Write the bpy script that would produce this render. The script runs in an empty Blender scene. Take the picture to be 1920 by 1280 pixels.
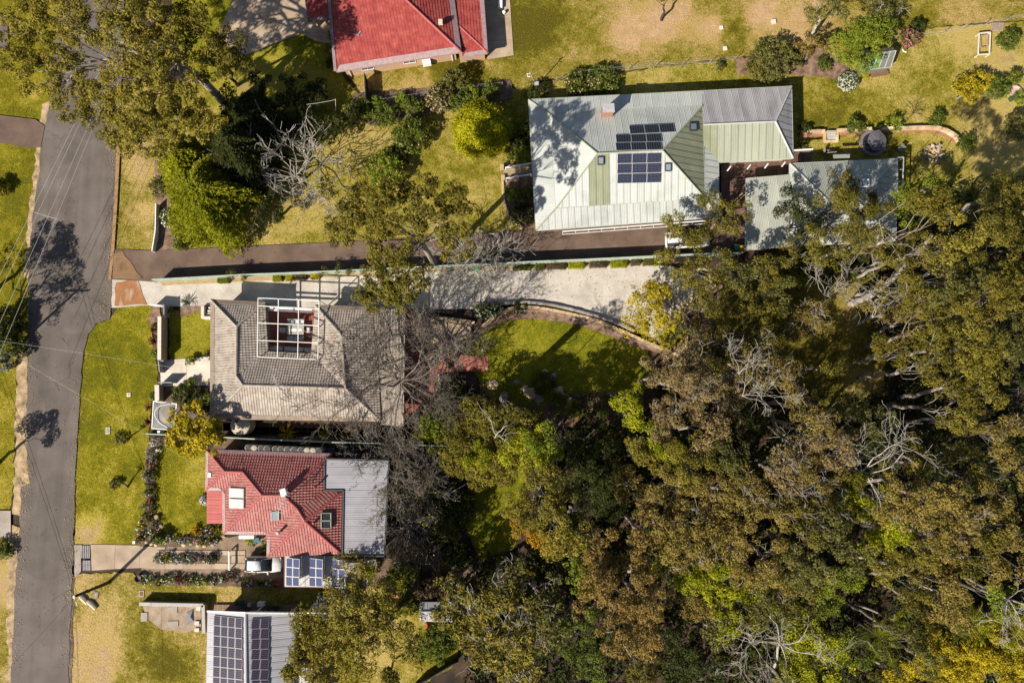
import bpy, bmesh, math, random
import numpy as np
from mathutils import Vector, Matrix
from mathutils.geometry import tessellate_polygon
rng = np.random.default_rng(7)
random.seed(7)
R = math.radians
sc = bpy.context.scene
COL = sc.collection
# ------------------------------------------------------------------ camera, sky, sun, exposure
CAM_H, FPX, TILT = 80.0, 1280.0, math.atan(125 / 1280)
cd = bpy.data.cameras.new("camera"); cam = bpy.data.objects.new("camera", cd); COL.objects.link(cam)
cd.sensor_width = 36; cd.lens = 24.0; cd.clip_start = 1; cd.clip_end = 2000
cam.location = (0, 0, CAM_H); cam.rotation_euler = (TILT, 0, 0)
sc.camera = cam
SUN_EL, SUN_AZ = R(36), R(225)
w = bpy.data.worlds.new("World"); sc.world = w; w.use_nodes = True
nt = w.node_tree; bg = nt.nodes["Background"]
sky = nt.nodes.new("ShaderNodeTexSky"); sky.sky_type = 'NISHITA'; sky.sun_disc = False
sky.sun_elevation = SUN_EL; sky.sun_rotation = SUN_AZ
nt.links.new(sky.outputs[0], bg.inputs[0]); bg.inputs[1].default_value = 0.05
sd = bpy.data.lights.new("sun", 'SUN'); sun = bpy.data.objects.new("sun", sd); COL.objects.link(sun)
sd.energy = 5.0; sd.angle = R(0.5); sd.color = (1.0, 0.93, 0.81)
SUND = Vector((math.cos(SUN_EL) * math.sin(SUN_AZ), math.cos(SUN_EL) * math.cos(SUN_AZ), math.sin(SUN_EL)))
sun.rotation_euler = (-SUND).to_track_quat('-Z', 'Y').to_euler(); sun.location = SUND * 120
vs = sc.view_settings; vs.view_transform = 'Standard'; vs.look = 'None'; vs.exposure = 0.68; vs.gamma = 1; vs.use_curve_mapping = False
sc.cycles.max_bounces = 6; sc.cycles.diffuse_bounces = 2; sc.cycles.glossy_bounces = 2; sc.cycles.transmission_bounces = 4; sc.cycles.transparent_max_bounces = 6
sc.cycles.use_denoising = True

_c, _s = math.cos(TILT), math.sin(TILT)
def P(px, py, z=0.0):
    """survey: photo position -> ground-plan position at height z (metres)"""
    dx, dy = (px - 960) / FPX, -(py - 640) / FPX
    yy, zz = dy * _c + _s, dy * _s - _c
    t = (CAM_H - z) / -zz
    return Vector((t * dx, t * yy, z))
def PP(pts, z=0.0): return [P(p[0], p[1], p[2] if len(p) > 2 else z) for p in pts]

# ------------------------------------------------------------------ materials
MATS = {}
def lin(c): return tuple(((v / 255) / 12.92 if v / 255 <= .04045 else ((v / 255 + .055) / 1.055) ** 2.4) for v in c)
def _n(nt, t, **k):
    n = nt.nodes.new(t)
    for a, b in k.items(): setattr(n, a, b)
    return n
def _math(nt, op, a, b=None, c=None):
    n = nt.nodes.new("ShaderNodeMath"); n.operation = op
    for i, v in enumerate((a, b, c)):
        if v is None: continue
        if isinstance(v, (int, float)): n.inputs[i].default_value = v
        else: nt.links.new(v, n.inputs[i])
    return n.outputs[0]
def _ramp(nt, fac, cols, pos=None):
    r = nt.nodes.new("ShaderNodeValToRGB"); e = r.color_ramp.elements
    n = len(cols)
    pos = pos or [i / max(1, n - 1) for i in range(n)]
    e[0].position = pos[0]; e[0].color = (*cols[0], 1)
    e[1].position = pos[-1]; e[1].color = (*cols[-1], 1)
    for i in range(1, n - 1):
        x = e.new(pos[i]); x.color = (*cols[i], 1)
    nt.links.new(fac, r.inputs[0]); return r.outputs[0]
def _noise(nt, vec, scale, detail=4, rough=.55, dist=0):
    n = nt.nodes.new("ShaderNodeTexNoise"); n.inputs['Scale'].default_value = scale; n.inputs['Detail'].default_value = detail
    n.inputs['Roughness'].default_value = rough; n.inputs['Distortion'].default_value = dist
    nt.links.new(vec, n.inputs['Vector']); return n.outputs['Fac']
def _mix(nt, fac, a, b, mode='MIX'):
    n = nt.nodes.new("ShaderNodeMix"); n.data_type = 'RGBA'; n.blend_type = mode
    for i, v in ((0, fac), (6, a), (7, b)):
        if isinstance(v, (int, float)): n.inputs[i].default_value = v
        elif isinstance(v, tuple): n.inputs[i].default_value = (*v, 1)
        else: nt.links.new(v, n.inputs[i])
    return n.outputs[2]
def _val(nt, col, f):
    h = nt.nodes.new("ShaderNodeHueSaturation"); nt.links.new(col, h.inputs['Color'])
    nt.links.new(f, h.inputs['Value']); return h.outputs[0]
def M(name, cols, scale=1.0, detail=4, rough=.85, bump=0.0, bscale=None, rnd=0.0, objrnd=0.0, metal=0.0, spec=.3, fine=0.0, fscale=14, world=False, stretch=None, lo=.3, hi=.7):
    if name in MATS: return MATS[name]
    m = bpy.data.materials.new(name); m.use_nodes = True; MATS[name] = m
    nt = m.node_tree; b = nt.nodes["Principled BSDF"]
    tc = _n(nt, "ShaderNodeNewGeometry").outputs['Position'] if world else _n(nt, "ShaderNodeTexCoord").outputs['Object']
    if stretch:
        mp = _n(nt, "ShaderNodeMapping"); mp.inputs['Scale'].default_value = stretch; nt.links.new(tc, mp.inputs[0]); tc = mp.outputs[0]
    if len(cols) == 1: cols = [tuple(v * .88 for v in cols[0]), tuple(min(1, v * 1.12) for v in cols[0])]
    f = _noise(nt, tc, scale, detail)
    n = len(cols)
    col = _ramp(nt, f, cols, [lo + (hi - lo) * i / (n - 1) for i in range(n)])
    if fine:
        ff = _noise(nt, tc, fscale, 3, .7)
        col = _val(nt, col, _math(nt, 'MULTIPLY_ADD', ff, fine * 2, 1 - fine))
    if rnd:
        a = _n(nt, "ShaderNodeAttribute", attribute_name="rnd")
        col = _val(nt, col, _math(nt, 'MULTIPLY_ADD', a.outputs['Fac'], rnd * 2, 1 - rnd))
    if objrnd:
        o = _n(nt, "ShaderNodeObjectInfo")
        col = _val(nt, col, _math(nt, 'MULTIPLY_ADD', o.outputs['Random'], objrnd * 2, 1 - objrnd))
    nt.links.new(col, b.inputs['Base Color'])
    b.inputs['Roughness'].default_value = rough; b.inputs['Metallic'].default_value = metal; b.inputs['Specular IOR Level'].default_value = spec
    if bump:
        bn = _n(nt, "ShaderNodeBump"); bn.inputs['Strength'].default_value = bump; bn.inputs['Distance'].default_value = .05
        nt.links.new(_noise(nt, tc, bscale or scale * 4, 5, .65), bn.inputs['Height']); nt.links.new(bn.outputs[0], b.inputs['Normal'])
    return m
def flat(name, c, rough=.6, metal=0.0, spec=.4): return M(name, [c], 3, rough=rough, metal=metal, spec=spec)
def leafmat(name, cols, trans=.25, nscale=.35, nvar=.35, gloss=.05):
    if name in MATS: return MATS[name]
    m = bpy.data.materials.new(name); m.use_nodes = True; MATS[name] = m
    nt = m.node_tree; b = nt.nodes["Principled BSDF"]; out = nt.nodes["Material Output"]
    a = _n(nt, "ShaderNodeAttribute", attribute_name="rnd"); tc = _n(nt, "ShaderNodeTexCoord").outputs['Object']
    ns = _noise(nt, tc, nscale, 3)
    f = _math(nt, 'ADD', _math(nt, 'MULTIPLY', a.outputs['Fac'], 1 - nvar), _math(nt, 'MULTIPLY', _math(nt, 'MULTIPLY_ADD', ns, 2.4, -.7), nvar))
    col = _ramp(nt, f, cols)
    o = _n(nt, "ShaderNodeObjectInfo"); col = _val(nt, col, _math(nt, 'MULTIPLY_ADD', o.outputs['Random'], .3, .85))
    nt.links.new(col, b.inputs['Base Color']); b.inputs['Roughness'].default_value = .5; b.inputs['Specular IOR Level'].default_value = gloss * 2
    tr = _n(nt, "ShaderNodeBsdfTranslucent"); nt.links.new(col, tr.inputs[0])
    mx = _n(nt, "ShaderNodeMixShader"); mx.inputs[0].default_value = trans
    nt.links.new(b.outputs[0], mx.inputs[1]); nt.links.new(tr.outputs[0], mx.inputs[2]); nt.links.new(mx.outputs[0], out.inputs[0])
    return m
def grassmat(name, green, straw, dirt, straw_amt=.5, dirt_amt=.2, deep=None):
    if name in MATS: return MATS[name]
    m = bpy.data.materials.new(name); m.use_nodes = True; MATS[name] = m
    nt = m.node_tree; b = nt.nodes["Principled BSDF"]
    pos = _n(nt, "ShaderNodeNewGeometry").outputs['Position']
    dry = _n(nt, "ShaderNodeAttribute", attribute_name="dry").outputs['Fac']
    n1 = _noise(nt, pos, .16, 5, .6, .4); n2 = _noise(nt, pos, .9, 5, .65); n3 = _noise(nt, pos, 3.5, 4, .7); n4 = _noise(nt, pos, 9, 3, .75)
    s = _math(nt, 'ADD', _math(nt, 'MULTIPLY', n1, .5), _math(nt, 'MULTIPLY', n2, .42))
    s = _math(nt, 'ADD', s, _math(nt, 'MULTIPLY', n3, .34))
    s = _math(nt, 'ADD', s, _math(nt, 'MULTIPLY_ADD', n4, .35, -.175))
    s = _math(nt, 'ADD', s, _math(nt, 'MULTIPLY', dry, .34))
    f = _math(nt, 'MULTIPLY_ADD', s, 3.6, -2.05 + (straw_amt - .5) * 1.6)
    col = _ramp(nt, f, [deep or tuple(v * .5 for v in green), green, straw], [0, .38, .95])
    n5 = _noise(nt, pos, .33, 6, .68, .6)
    d = _math(nt, 'ADD', _math(nt, 'MULTIPLY_ADD', n5, 6, -4.7 + dirt_amt * 2.0), _math(nt, 'MULTIPLY', dry, 2.1))
    d = _math(nt, 'ADD', d, _math(nt, 'MULTIPLY_ADD', n3, 3.4, -1.75))
    cl = _n(nt, "ShaderNodeClamp"); nt.links.new(d, cl.inputs[0])
    dcol = _val(nt, _mix(nt, 0.0, dirt, dirt), _math(nt, 'MULTIPLY_ADD', n2, .9, .55))
    col = _mix(nt, _math(nt, 'MULTIPLY', cl.outputs[0], .9), col, dcol)
    col = _val(nt, col, _math(nt, 'MULTIPLY_ADD', n4, 1.3, .35))
    nt.links.new(col, b.inputs['Base Color']); b.inputs['Roughness'].default_value = .95; b.inputs['Specular IOR Level'].default_value = .1
    bn = _n(nt, "ShaderNodeBump"); bn.inputs['Strength'].default_value = .9; bn.inputs['Distance'].default_value = .12
    nt.links.new(_noise(nt, pos, 6, 4, .8), bn.inputs['Height']); nt.links.new(bn.outputs[0], b.inputs['Normal'])
    return m

# ------------------------------------------------------------------ object helpers
def tag(o, label=None, cat=None, group=None, kind=None):
    for k, v in (('label', label), ('category', cat), ('group', group), ('kind', kind)):
        if v: o[k] = v
    return o
def empty(name, loc, label, cat, group=None):
    o = bpy.data.objects.new(name, None); COL.objects.link(o); o.location = loc; o.empty_display_size = .2
    return tag(o, label, cat, group)
def origin_of(parent):
    v = Vector((0, 0, 0)); p = parent
    while p is not None: v += p.location; p = p.parent
    return v
def link(name, me, mat, parent=None, loc=None):
    o = bpy.data.objects.new(name, me); COL.objects.link(o)
    if mat is not None:
        if len(me.materials) == 0: me.materials.append(mat)
        elif me.materials[0] is not mat:
            o.material_slots[0].link = 'OBJECT'; o.material_slots[0].material = mat
    if parent is not None: o.parent = parent
    if loc is not None: o.location = loc
    return o
class MB:
    """mesh builder in world coordinates"""
    def __init__(s): s.v = []; s.f = []; s.r = []
    def quad(s, pts, r=None):
        i = len(s.v); s.v += [tuple(p) for p in pts]; s.f.append(tuple(range(i, i + len(pts)))); s.r.append(random.random() if r is None else r)
    def prism(s, pts, z0, z1, r=None):
        """closed prism over a ground polygon (list of Vectors or pairs)"""
        n = len(pts); a = sum(pts[i][0] * pts[(i + 1) % n][1] - pts[(i + 1) % n][0] * pts[i][1] for i in range(n))
        if a < 0: pts = pts[::-1]
        i = len(s.v); rr = random.random() if r is None else r
        s.v += [(p[0], p[1], z0) for p in pts] + [(p[0], p[1], z1) for p in pts]
        for k in range(n): s.f.append((i + k, i + (k + 1) % n, i + n + (k + 1) % n, i + n + k)); s.r.append(rr)
        tris = tessellate_polygon([[Vector((p[0], p[1], 0)) for p in pts]])
        for t in tris:
            pa, pb, pc = (pts[q] for q in t)
            if (pb[0] - pa[0]) * (pc[1] - pa[1]) - (pb[1] - pa[1]) * (pc[0] - pa[0]) < 0: t = t[::-1]
            s.f.append(tuple(i + n + q for q in t)); s.r.append(rr); s.f.append(tuple(i + q for q in t[::-1])); s.r.append(rr)
    def obox(s, c, ax, ay, az, r=None):
        """box: centre, three half-axis vectors"""
        c = Vector(c); ax, ay, az = Vector(ax), Vector(ay), Vector(az); i = len(s.v); rr = random.random() if r is None else r
        for z in (-1, 1):
            for x, y in ((-1, -1), (1, -1), (1, 1), (-1, 1)): s.v.append(tuple(c + ax * x + ay * y + az * z))
        for f in ((3, 2, 1, 0), (4, 5, 6, 7), (0, 1, 5, 4), (1, 2, 6, 5), (2, 3, 7, 6), (3, 0, 4, 7)): s.f.append(tuple(i + q for q in f)); s.r.append(rr)
    def box(s, x, y, z, sx, sy, sz, rot=0.0, r=None):
        """x,y centre, z bottom, full sizes"""
        cx, sn = math.cos(rot), math.sin(rot)
        s.obox((x, y, z + sz / 2), (cx * sx / 2, sn * sx / 2, 0), (-sn * sy / 2, cx * sy / 2, 0), (0, 0, sz / 2), r)
    def bar(s, a, b, wd, ht, r=None):
        """bar from a to b, centred, width wd, height ht"""
        a, b = Vector(a), Vector(b); d = (b - a)
        if d.length < 1e-5: return
        u = d.normalized(); sd_ = u.cross(Vector((0, 0, 1)))
        if sd_.length < 1e-3: sd_ = Vector((1, 0, 0))
        sd_.normalize(); up = sd_.cross(u)
        s.obox((a + b) / 2, d / 2, sd_ * wd / 2, up * ht / 2, r)
    def tube(s, path, radii, k=6, cap=True, r=None):
        path = [Vector(p) for p in path]; n = len(path)
        if not hasattr(radii, '__len__'): radii = [radii] * n
        i0 = len(s.v); rr = random.random() if r is None else r
        ref = None
        for j, p in enumerate(path):
            d = path[min(j + 1, n - 1)] - path[max(j - 1, 0)]
            d = d.normalized() if d.length > 1e-9 else Vector((0, 0, 1))
            if ref is None: ref = Vector((1, 0, 0)) if abs(d.x) < .8 else Vector((0, 1, 0))
            a = d.cross(ref); a.normalize(); b = d.cross(a); ref = -b if False else ref
            for q in range(k):
                t = 2 * math.pi * q / k; s.v.append(tuple(p + (a * math.cos(t) + b * math.sin(t)) * radii[j]))
        for j in range(n - 1):
            for q in range(k):
                q2 = (q + 1) % k; s.f.append((i0 + j * k + q, i0 + j * k + q2, i0 + (j + 1) * k + q2, i0 + (j + 1) * k + q)); s.r.append(rr)
        if cap:
            s.f.append(tuple(i0 + q for q in range(k))[::-1]); s.r.append(rr)
            s.f.append(tuple(i0 + (n - 1) * k + q for q in range(k))); s.r.append(rr)
    def lathe(s, c, prof, k=20, r=None, cap=True):
        c = Vector(c); i0 = len(s.v); n = len(prof); rr = random.random() if r is None else r
        for rad, z in prof:
            for q in range(k): t = 2 * math.pi * q / k; s.v.append((c.x + rad * math.cos(t), c.y + rad * math.sin(t), c.z + z))
        for j in range(n - 1):
            for q in range(k): q2 = (q + 1) % k; s.f.append((i0 + j * k + q, i0 + j * k + q2, i0 + (j + 1) * k + q2, i0 + (j + 1) * k + q)); s.r.append(rr)
        if cap:
            s.f.append(tuple(i0 + q for q in range(k))[::-1]); s.r.append(rr)
            s.f.append(tuple(i0 + (n - 1) * k + q for q in range(k))); s.r.append(rr)
    def rock(s, c, rx, ry, rz, seed=0):
        """faceted uneven boulder"""
        rg = random.Random(seed); k, rows = 8, 4; i0 = len(s.v); c = Vector(c); a0 = rg.random() * 6
        for j in range(rows):
            ph = (j / (rows - 1)) * math.pi * .52
            for q in range(k):
                t = a0 + 2 * math.pi * q / k; f = rg.uniform(.78, 1.12)
                s.v.append((c.x + math.cos(t) * math.cos(ph) * rx * f, c.y + math.sin(t) * math.cos(ph) * ry * f, c.z + math.sin(ph) * rz * rg.uniform(.85, 1.1)))
        rr = rg.random()
        for j in range(rows - 1):
            for q in range(k): q2 = (q + 1) % k; s.f.append((i0 + j * k + q, i0 + j * k + q2, i0 + (j + 1) * k + q2, i0 + (j + 1) * k + q)); s.r.append(rr)
        s.f.append(tuple(i0 + (rows - 1) * k + q for q in range(k))); s.r.append(rr)
    def mesh(s, name, off=Vector((0, 0, 0)), smooth=False):
        me = bpy.data.meshes.new(name); ox, oy, oz = off
        me.from_pydata([(v[0] - ox, v[1] - oy, v[2] - oz) for v in s.v], [], s.f)
        a = me.attributes.new("rnd", 'FLOAT', 'FACE'); a.data.foreach_set("value", s.r)
        if smooth: me.polygons.foreach_set("use_smooth", [True] * len(me.polygons))
        me.update(); return me
    def build(s, name, mat, parent=None, smooth=False, label=None, cat=None, group=None, kind=None, own=None):
        """as a part: origin at the parent's; as a thing: origin at own or the mesh's base"""
        if parent is not None: off = origin_of(parent); o = link(name, s.mesh(name, off, smooth), mat, parent)
        else:
            if own is None:
                xs = [v[0] for v in s.v]; ys = [v[1] for v in s.v]; own = Vector(((min(xs) + max(xs)) / 2, (min(ys) + max(ys)) / 2, min(v[2] for v in s.v)))
            o = link(name, s.mesh(name, own, smooth), mat, None, own)
        return tag(o, label, cat, group, kind)
def smoothline(pts, step=.5, jit=0.0, closed=True):
    """subdivided, optionally jittered outline (ground edges are never ruler straight)"""
    out = []; n = len(pts)
    for i in range(n if closed else n - 1):
        a, b = Vector(pts[i]), Vector(pts[(i + 1) % n]); L = (b - a).length; k = max(1, int(L / step))
        for j in range(k):
            p = a.lerp(b, j / k)
            if jit: p = p + Vector((random.uniform(-jit, jit), random.uniform(-jit, jit), 0))
            out.append(p)
    if not closed: out.append(Vector(pts[-1]))
    return out
def spline(pts, n=8):
    """Catmull-Rom through ground points"""
    pts = [Vector(p) for p in pts]; out = []
    for i in range(len(pts) - 1):
        p0, p1, p2, p3 = pts[max(i - 1, 0)], pts[i], pts[i + 1], pts[min(i + 2, len(pts) - 1)]
        for j in range(n):
            t = j / n; out.append(.5 * ((2 * p1) + (p2 - p0) * t + (2 * p0 - 5 * p1 + 4 * p2 - p3) * t * t + (3 * p1 - p0 - 3 * p2 + p3) * t ** 3))
    out.append(pts[-1]); return out
SHEETS = [0]
def sheet(name, pts, z, mat, grid=0, jit=0.0, step=.6, dry=(), kind='structure', parent=None, thick=0, **tg):
    """a ground sheet (pts are photo positions), optionally gridded with a 'dry' attribute"""
    if name != 'ground': SHEETS[0] += 1; z += SHEETS[0] * (.004 if name == 'lawn' else .0006)
    pl = [P(x, y, z) for x, y in pts]
    if jit: pl = smoothline(pl, step, jit)
    bm = bmesh.new(); vs_ = [bm.verts.new(p) for p in pl]
    tris = tessellate_polygon([pl])
    for t in tris:
        try:
            f = bm.faces.new([vs_[q] for q in t])
        except ValueError: pass
    bm.normal_update()
    for f in bm.faces:
        if f.normal.z < 0: f.normal_flip()
    if grid:
        xs = [p.x for p in pl]; ys = [p.y for p in pl]
        x = min(xs) + grid
        while x < max(xs): bmesh.ops.bisect_plane(bm, geom=bm.verts[:] + bm.edges[:] + bm.faces[:], plane_co=(x, 0, 0), plane_no=(1, 0, 0)); x += grid
        y = min(ys) + grid
        while y < max(ys): bmesh.ops.bisect_plane(bm, geom=bm.verts[:] + bm.edges[:] + bm.faces[:], plane_co=(0, y, 0), plane_no=(0, 1, 0)); y += grid
    if thick:
        r = bmesh.ops.extrude_face_region(bm, geom=bm.faces[:])
        for g in r['geom']:
            if isinstance(g, bmesh.types.BMVert): g.co.z += thick
        bmesh.ops.recalc_face_normals(bm, faces=bm.faces[:])
    me = bpy.data.meshes.new(name)
    off = origin_of(parent) if parent is not None else Vector((0, 0, 0))
    for v in bm.verts: v.co -= off
    bm.to_mesh(me); bm.free()
    if grid:
        co = np.empty(len(me.vertices) * 3, np.float32); me.vertices.foreach_get("co", co); co = co.reshape(-1, 3)
        d = np.zeros(len(co))
        for (x, y, rad, amt) in dry:
            p = P(x, y, 0); r_ = rad / 16; d += amt * np.exp(-((co[:, 0] - p.x) ** 2 + (co[:, 1] - p.y) ** 2) / (r_ * r_))
        a = me.attributes.new("dry", 'FLOAT', 'POINT'); a.data.foreach_set("value", d.astype(np.float32))
    o = link(name, me, mat, parent)
    if parent is None: tag(o, tg.get('label'), tg.get('cat'), tg.get('group'), kind)
    return o
def inside(pt, poly):
    x, y = pt[0], pt[1]; c = False; n = len(poly); j = n - 1
    for i in range(n):
        xi, yi, xj, yj = poly[i][0], poly[i][1], poly[j][0], poly[j][1]
        if (yi > y) != (yj > y) and x < (xj - xi) * (y - yi) / (yj - yi) + xi: c = not c
        j = i
    return c
# ------------------------------------------------------------------ vegetation builders
def leaf_mesh(name, c, n, L, W, rnd, td=None, off=(0, 0, 0)):
    N = len(c); c = np.asarray(c, float) - np.array(off)
    n = n / (np.linalg.norm(n, axis=1, keepdims=True) + 1e-9)
    if td is None: td = rng.normal(size=(N, 3))
    t = td - n * np.sum(td * n, axis=1, keepdims=True); t /= (np.linalg.norm(t, axis=1, keepdims=True) + 1e-9)
    b = np.cross(n, t); L = np.asarray(L).reshape(-1, 1); W = np.asarray(W).reshape(-1, 1)
    v = np.empty((N, 4, 3)); v[:, 0] = c - t * L / 2; v[:, 1] = c + b * W / 2 - n * W * .2; v[:, 2] = c + t * L / 2; v[:, 3] = c - b * W / 2 - n * W * .2
    me = bpy.data.meshes.new(name)
    me.vertices.add(4 * N); me.vertices.foreach_set("co", v.astype(np.float32).ravel())
    me.loops.add(4 * N); me.loops.foreach_set("vertex_index", np.arange(4 * N, dtype=np.int32))
    me.polygons.add(N); me.polygons.foreach_set("loop_start", np.arange(0, 4 * N, 4, dtype=np.int32))
    me.update(calc_edges=True)
    a = me.attributes.new("rnd", 'FLOAT', 'FACE'); a.data.foreach_set("value", np.clip(rnd, 0, 1).astype(np.float32))
    return me
def unit(n, zmin=-1.0):
    z = rng.uniform(zmin, 1, n); a = rng.uniform(0, 2 * np.pi, n); r = np.sqrt(np.maximum(0, 1 - z * z))
    return np.stack([r * np.cos(a), r * np.sin(a), z], 1)
def clump_leaves(centres, radii, dens, L, flat=.7, zmin=-.25):
    """leaves on the shells of many little clumps"""
    C, N_, LL, RR = [], [], [], []
    for p, rc in zip(centres, radii):
        k = max(8, int(dens * rc * rc)); d = unit(k, zmin); q = rc * rng.uniform(.3, 1.0, k) ** .45
        C.append(p + d * q[:, None] * np.array([1, 1, flat])); N_.append(d * .7 + rng.normal(size=(k, 3)) * .5 + np.array([0, 0, .3]))
        LL.append(L * rng.uniform(.65, 1.3, k)); RR.append(rng.uniform(0, .65, k) + rng.uniform(0, .35))
    return np.concatenate(C), np.concatenate(N_), np.concatenate(LL), np.concatenate(RR)
def auto_clusters(c, Rm, n, drop=.45, rmin=.3, rmax=.46, lay=.5):
    """limb-end masses of a crown centred on c (top), radius Rm"""
    out = []; k = 0; tries = 0; sq = rng.uniform(.8, 1.2); ang = rng.uniform(0, 3.14)
    while len(out) < n and tries < 400:
        tries += 1
        a = rng.uniform(0, 2 * np.pi); d = Rm * math.sqrt(rng.uniform(0, 1)) * .78; r = Rm * rng.uniform(rmin, rmax)
        x, y = d * math.cos(a) * sq, d * math.sin(a) / sq
        x, y = x * math.cos(ang) - y * math.sin(ang), x * math.sin(ang) + y * math.cos(ang)
        if any((x - o[0]) ** 2 + (y - o[1]) ** 2 < (.62 * max(r, o[3])) ** 2 for o in out): continue
        z = -(d / Rm) ** 2 * Rm * drop - r * .7 - rng.uniform(0, lay) * Rm * .35
        out.append((x, y, z, r))
    return [(c[0] + o[0], c[1] + o[1], c[2] + o[2], o[3]) for o in out]
def wob(a, b, n, amt, sag=0.0):
    a, b = Vector(a), Vector(b); L = (b - a).length; out = []
    for i in range(n + 1):
        t = i / n; p = a.lerp(b, t); k = amt * L * math.sin(t * math.pi)
        out.append(p + Vector((rng.normal() * k, rng.normal() * k, rng.normal() * k * .5 - sag * L * math.sin(t * math.pi))))
    out[0] = a; out[-1] = b; return out
def limb_path(a, b, n=5, bow=.15):
    """limb that leaves steeply and flattens out"""
    a, b = Vector(a), Vector(b); out = []; off = Vector((rng.normal(), rng.normal(), 0)) * (b - a).length * .07
    for i in range(n + 1):
        t = i / n; p = a.lerp(b, t); p.z += (b - a).length * bow * math.sin(t * math.pi) * (1 - .3 * t); out.append(p + off * math.sin(t * math.pi) + Vector((rng.normal(), rng.normal(), rng.normal())) * .05 * (b - a).length * math.sin(t * math.pi))
    return out
def twigs(mb, p, d, L, r, lev, spread=.7, kids=4, shrink=.6, up=.1, rmin=.014, seg=4):
    d = Vector(d).normalized(); path = [Vector(p)]; cur = d.copy()
    for i in range(seg):
        cur = (cur + Vector((rng.normal(), rng.normal(), rng.normal())) * .27 + Vector((0, 0, up * .3))).normalized(); path.append(path[-1] + cur * L / seg)
    rad = [max(rmin, r * (1 - .55 * i / seg)) for i in range(seg + 1)]
    mb.tube(path, rad, 5 if r > .06 else 3, cap=False)
    if lev <= 0: return
    for k in range(kids):
        t = rng.uniform(.3, 1.0) if k else 1.0
        i = min(seg, int(t * seg)); q = path[i]; dd = (path[i] - path[max(0, i - 1)]).normalized() if i else d
        nd = (dd + Vector((rng.normal(), rng.normal(), rng.normal() * .7)) * spread + Vector((0, 0, up))).normalized()
        twigs(mb, q, nd, L * shrink * rng.uniform(.7, 1.2), rad[i] * rng.uniform(.5, .75), lev - 1, spread, kids, shrink, up, rmin, max(2, seg - 1))
BARK = {}
def barks():
    BARK['pale'] = M('bark_pale', [(.20, .165, .13), (.36, .31, .26)], 3, bump=.4)
    BARK['grey'] = M('bark_grey', [(.09, .075, .06), (.2, .175, .15)], 4, bump=.5)
    BARK['dark'] = M('bark_dark', [(.035, .028, .022), (.09, .07, .055)], 4, bump=.5)
    BARK['twig'] = M('bark_twig', [(.1, .08, .065), (.22, .18, .145)], 3, bump=.4)
    BARK['white'] = M('bark_bleached', [(.24, .215, .18), (.44, .4, .34)], 3, bump=.3)
barks()
LM = {
 'O': leafmat('leaf_olive', [(.038, .035, .006), (.15, .128, .018), (.33, .265, .045)]),
 'G': leafmat('leaf_grey_green', [(.036, .038, .011), (.125, .12, .03), (.27, .245, .07)]),
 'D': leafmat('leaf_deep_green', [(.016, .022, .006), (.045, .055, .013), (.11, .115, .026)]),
 'B': leafmat('leaf_brown_tinged', [(.046, .035, .009), (.155, .116, .024), (.3, .225, .058), (.16, .147, .02)]),
 'P': leafmat('leaf_pinkish_brown', [(.066, .046, .016), (.18, .13, .052), (.31, .22, .1), (.17, .15, .034)]),
 'R': leafmat('leaf_rust', [(.06, .036, .01), (.175, .116, .028), (.3, .2, .06), (.17, .145, .024)]),
 'A': leafmat('leaf_gold_olive', [(.055, .05, .007), (.21, .175, .024), (.4, .32, .06)]),
 'L': leafmat('leaf_lime', [(.065, .082, .004), (.26, .27, .01), (.54, .5, .03)]),
 'Y': leafmat('leaf_yellow', [(.16, .14, .008), (.42, .33, .015), (.68, .5, .025)]),
 'N': leafmat('leaf_orange', [(.14, .08, .006), (.42, .22, .012), (.6, .34, .02)]),
 'C': leafmat('leaf_conifer', [(.06, .068, .003), (.24, .245, .01), (.46, .44, .025)]),
 'S': leafmat('leaf_shrub_green', [(.035, .05, .007), (.1, .13, .018), (.24, .27, .045)]),
 'V': leafmat('leaf_silver', [(.1, .11, .08), (.2, .21, .16), (.34, .35, .28)]),
 'M': leafmat('leaf_maroon', [(.05, .014, .012), (.13, .03, .028), (.2, .07, .05)]),
 'GB': leafmat('leaf_golden_bush', [(.14, .15, .003), (.4, .38, .008), (.66, .58, .03)]),
 'YG': leafmat('leaf_golden', [(.1, .09, .005), (.38, .3, .014), (.66, .48, .03)]),
 'LS': leafmat('leaf_light_green', [(.055, .075, .006), (.18, .22, .018), (.34, .37, .045)]),
 'RB': leafmat('leaf_hedge_brown', [(.06, .04, .02), (.12, .085, .05), (.17, .13, .07)]),
 'OB': leafmat('leaf_mixed_red_green', [(.05, .04, .012), (.1, .1, .02), (.22, .1, .05)]),
 'W': leafmat('blossom_white', [(.5, .48, .42), (.75, .72, .66)]),
 'K': leafmat('blossom_pink', [(.45, .08, .14), (.65, .22, .3)]),
 'U': leafmat('blossom_purple', [(.22, .12, .26), (.4, .28, .42)]),
 'E': leafmat('blossom_red', [(.4, .04, .02), (.6, .1, .05)]),
 'J': leafmat('blossom_peach', [(.5, .3, .2), (.68, .48, .36)]),
}
def finish_tree(name, label, base, trunk_mb, bark, leaves, mat, group, cat='tree', extra=None):
    t = empty(name, base, label, cat, group)
    if trunk_mb is not None and trunk_mb.f: trunk_mb.build('trunk', BARK[bark], t, smooth=True)
    if leaves is not None:
        c, n, L, r, asp = leaves
        link('crown', leaf_mesh('crown', c, n, L, L * asp, r, None, base), LM[mat], t)
    return t
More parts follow.
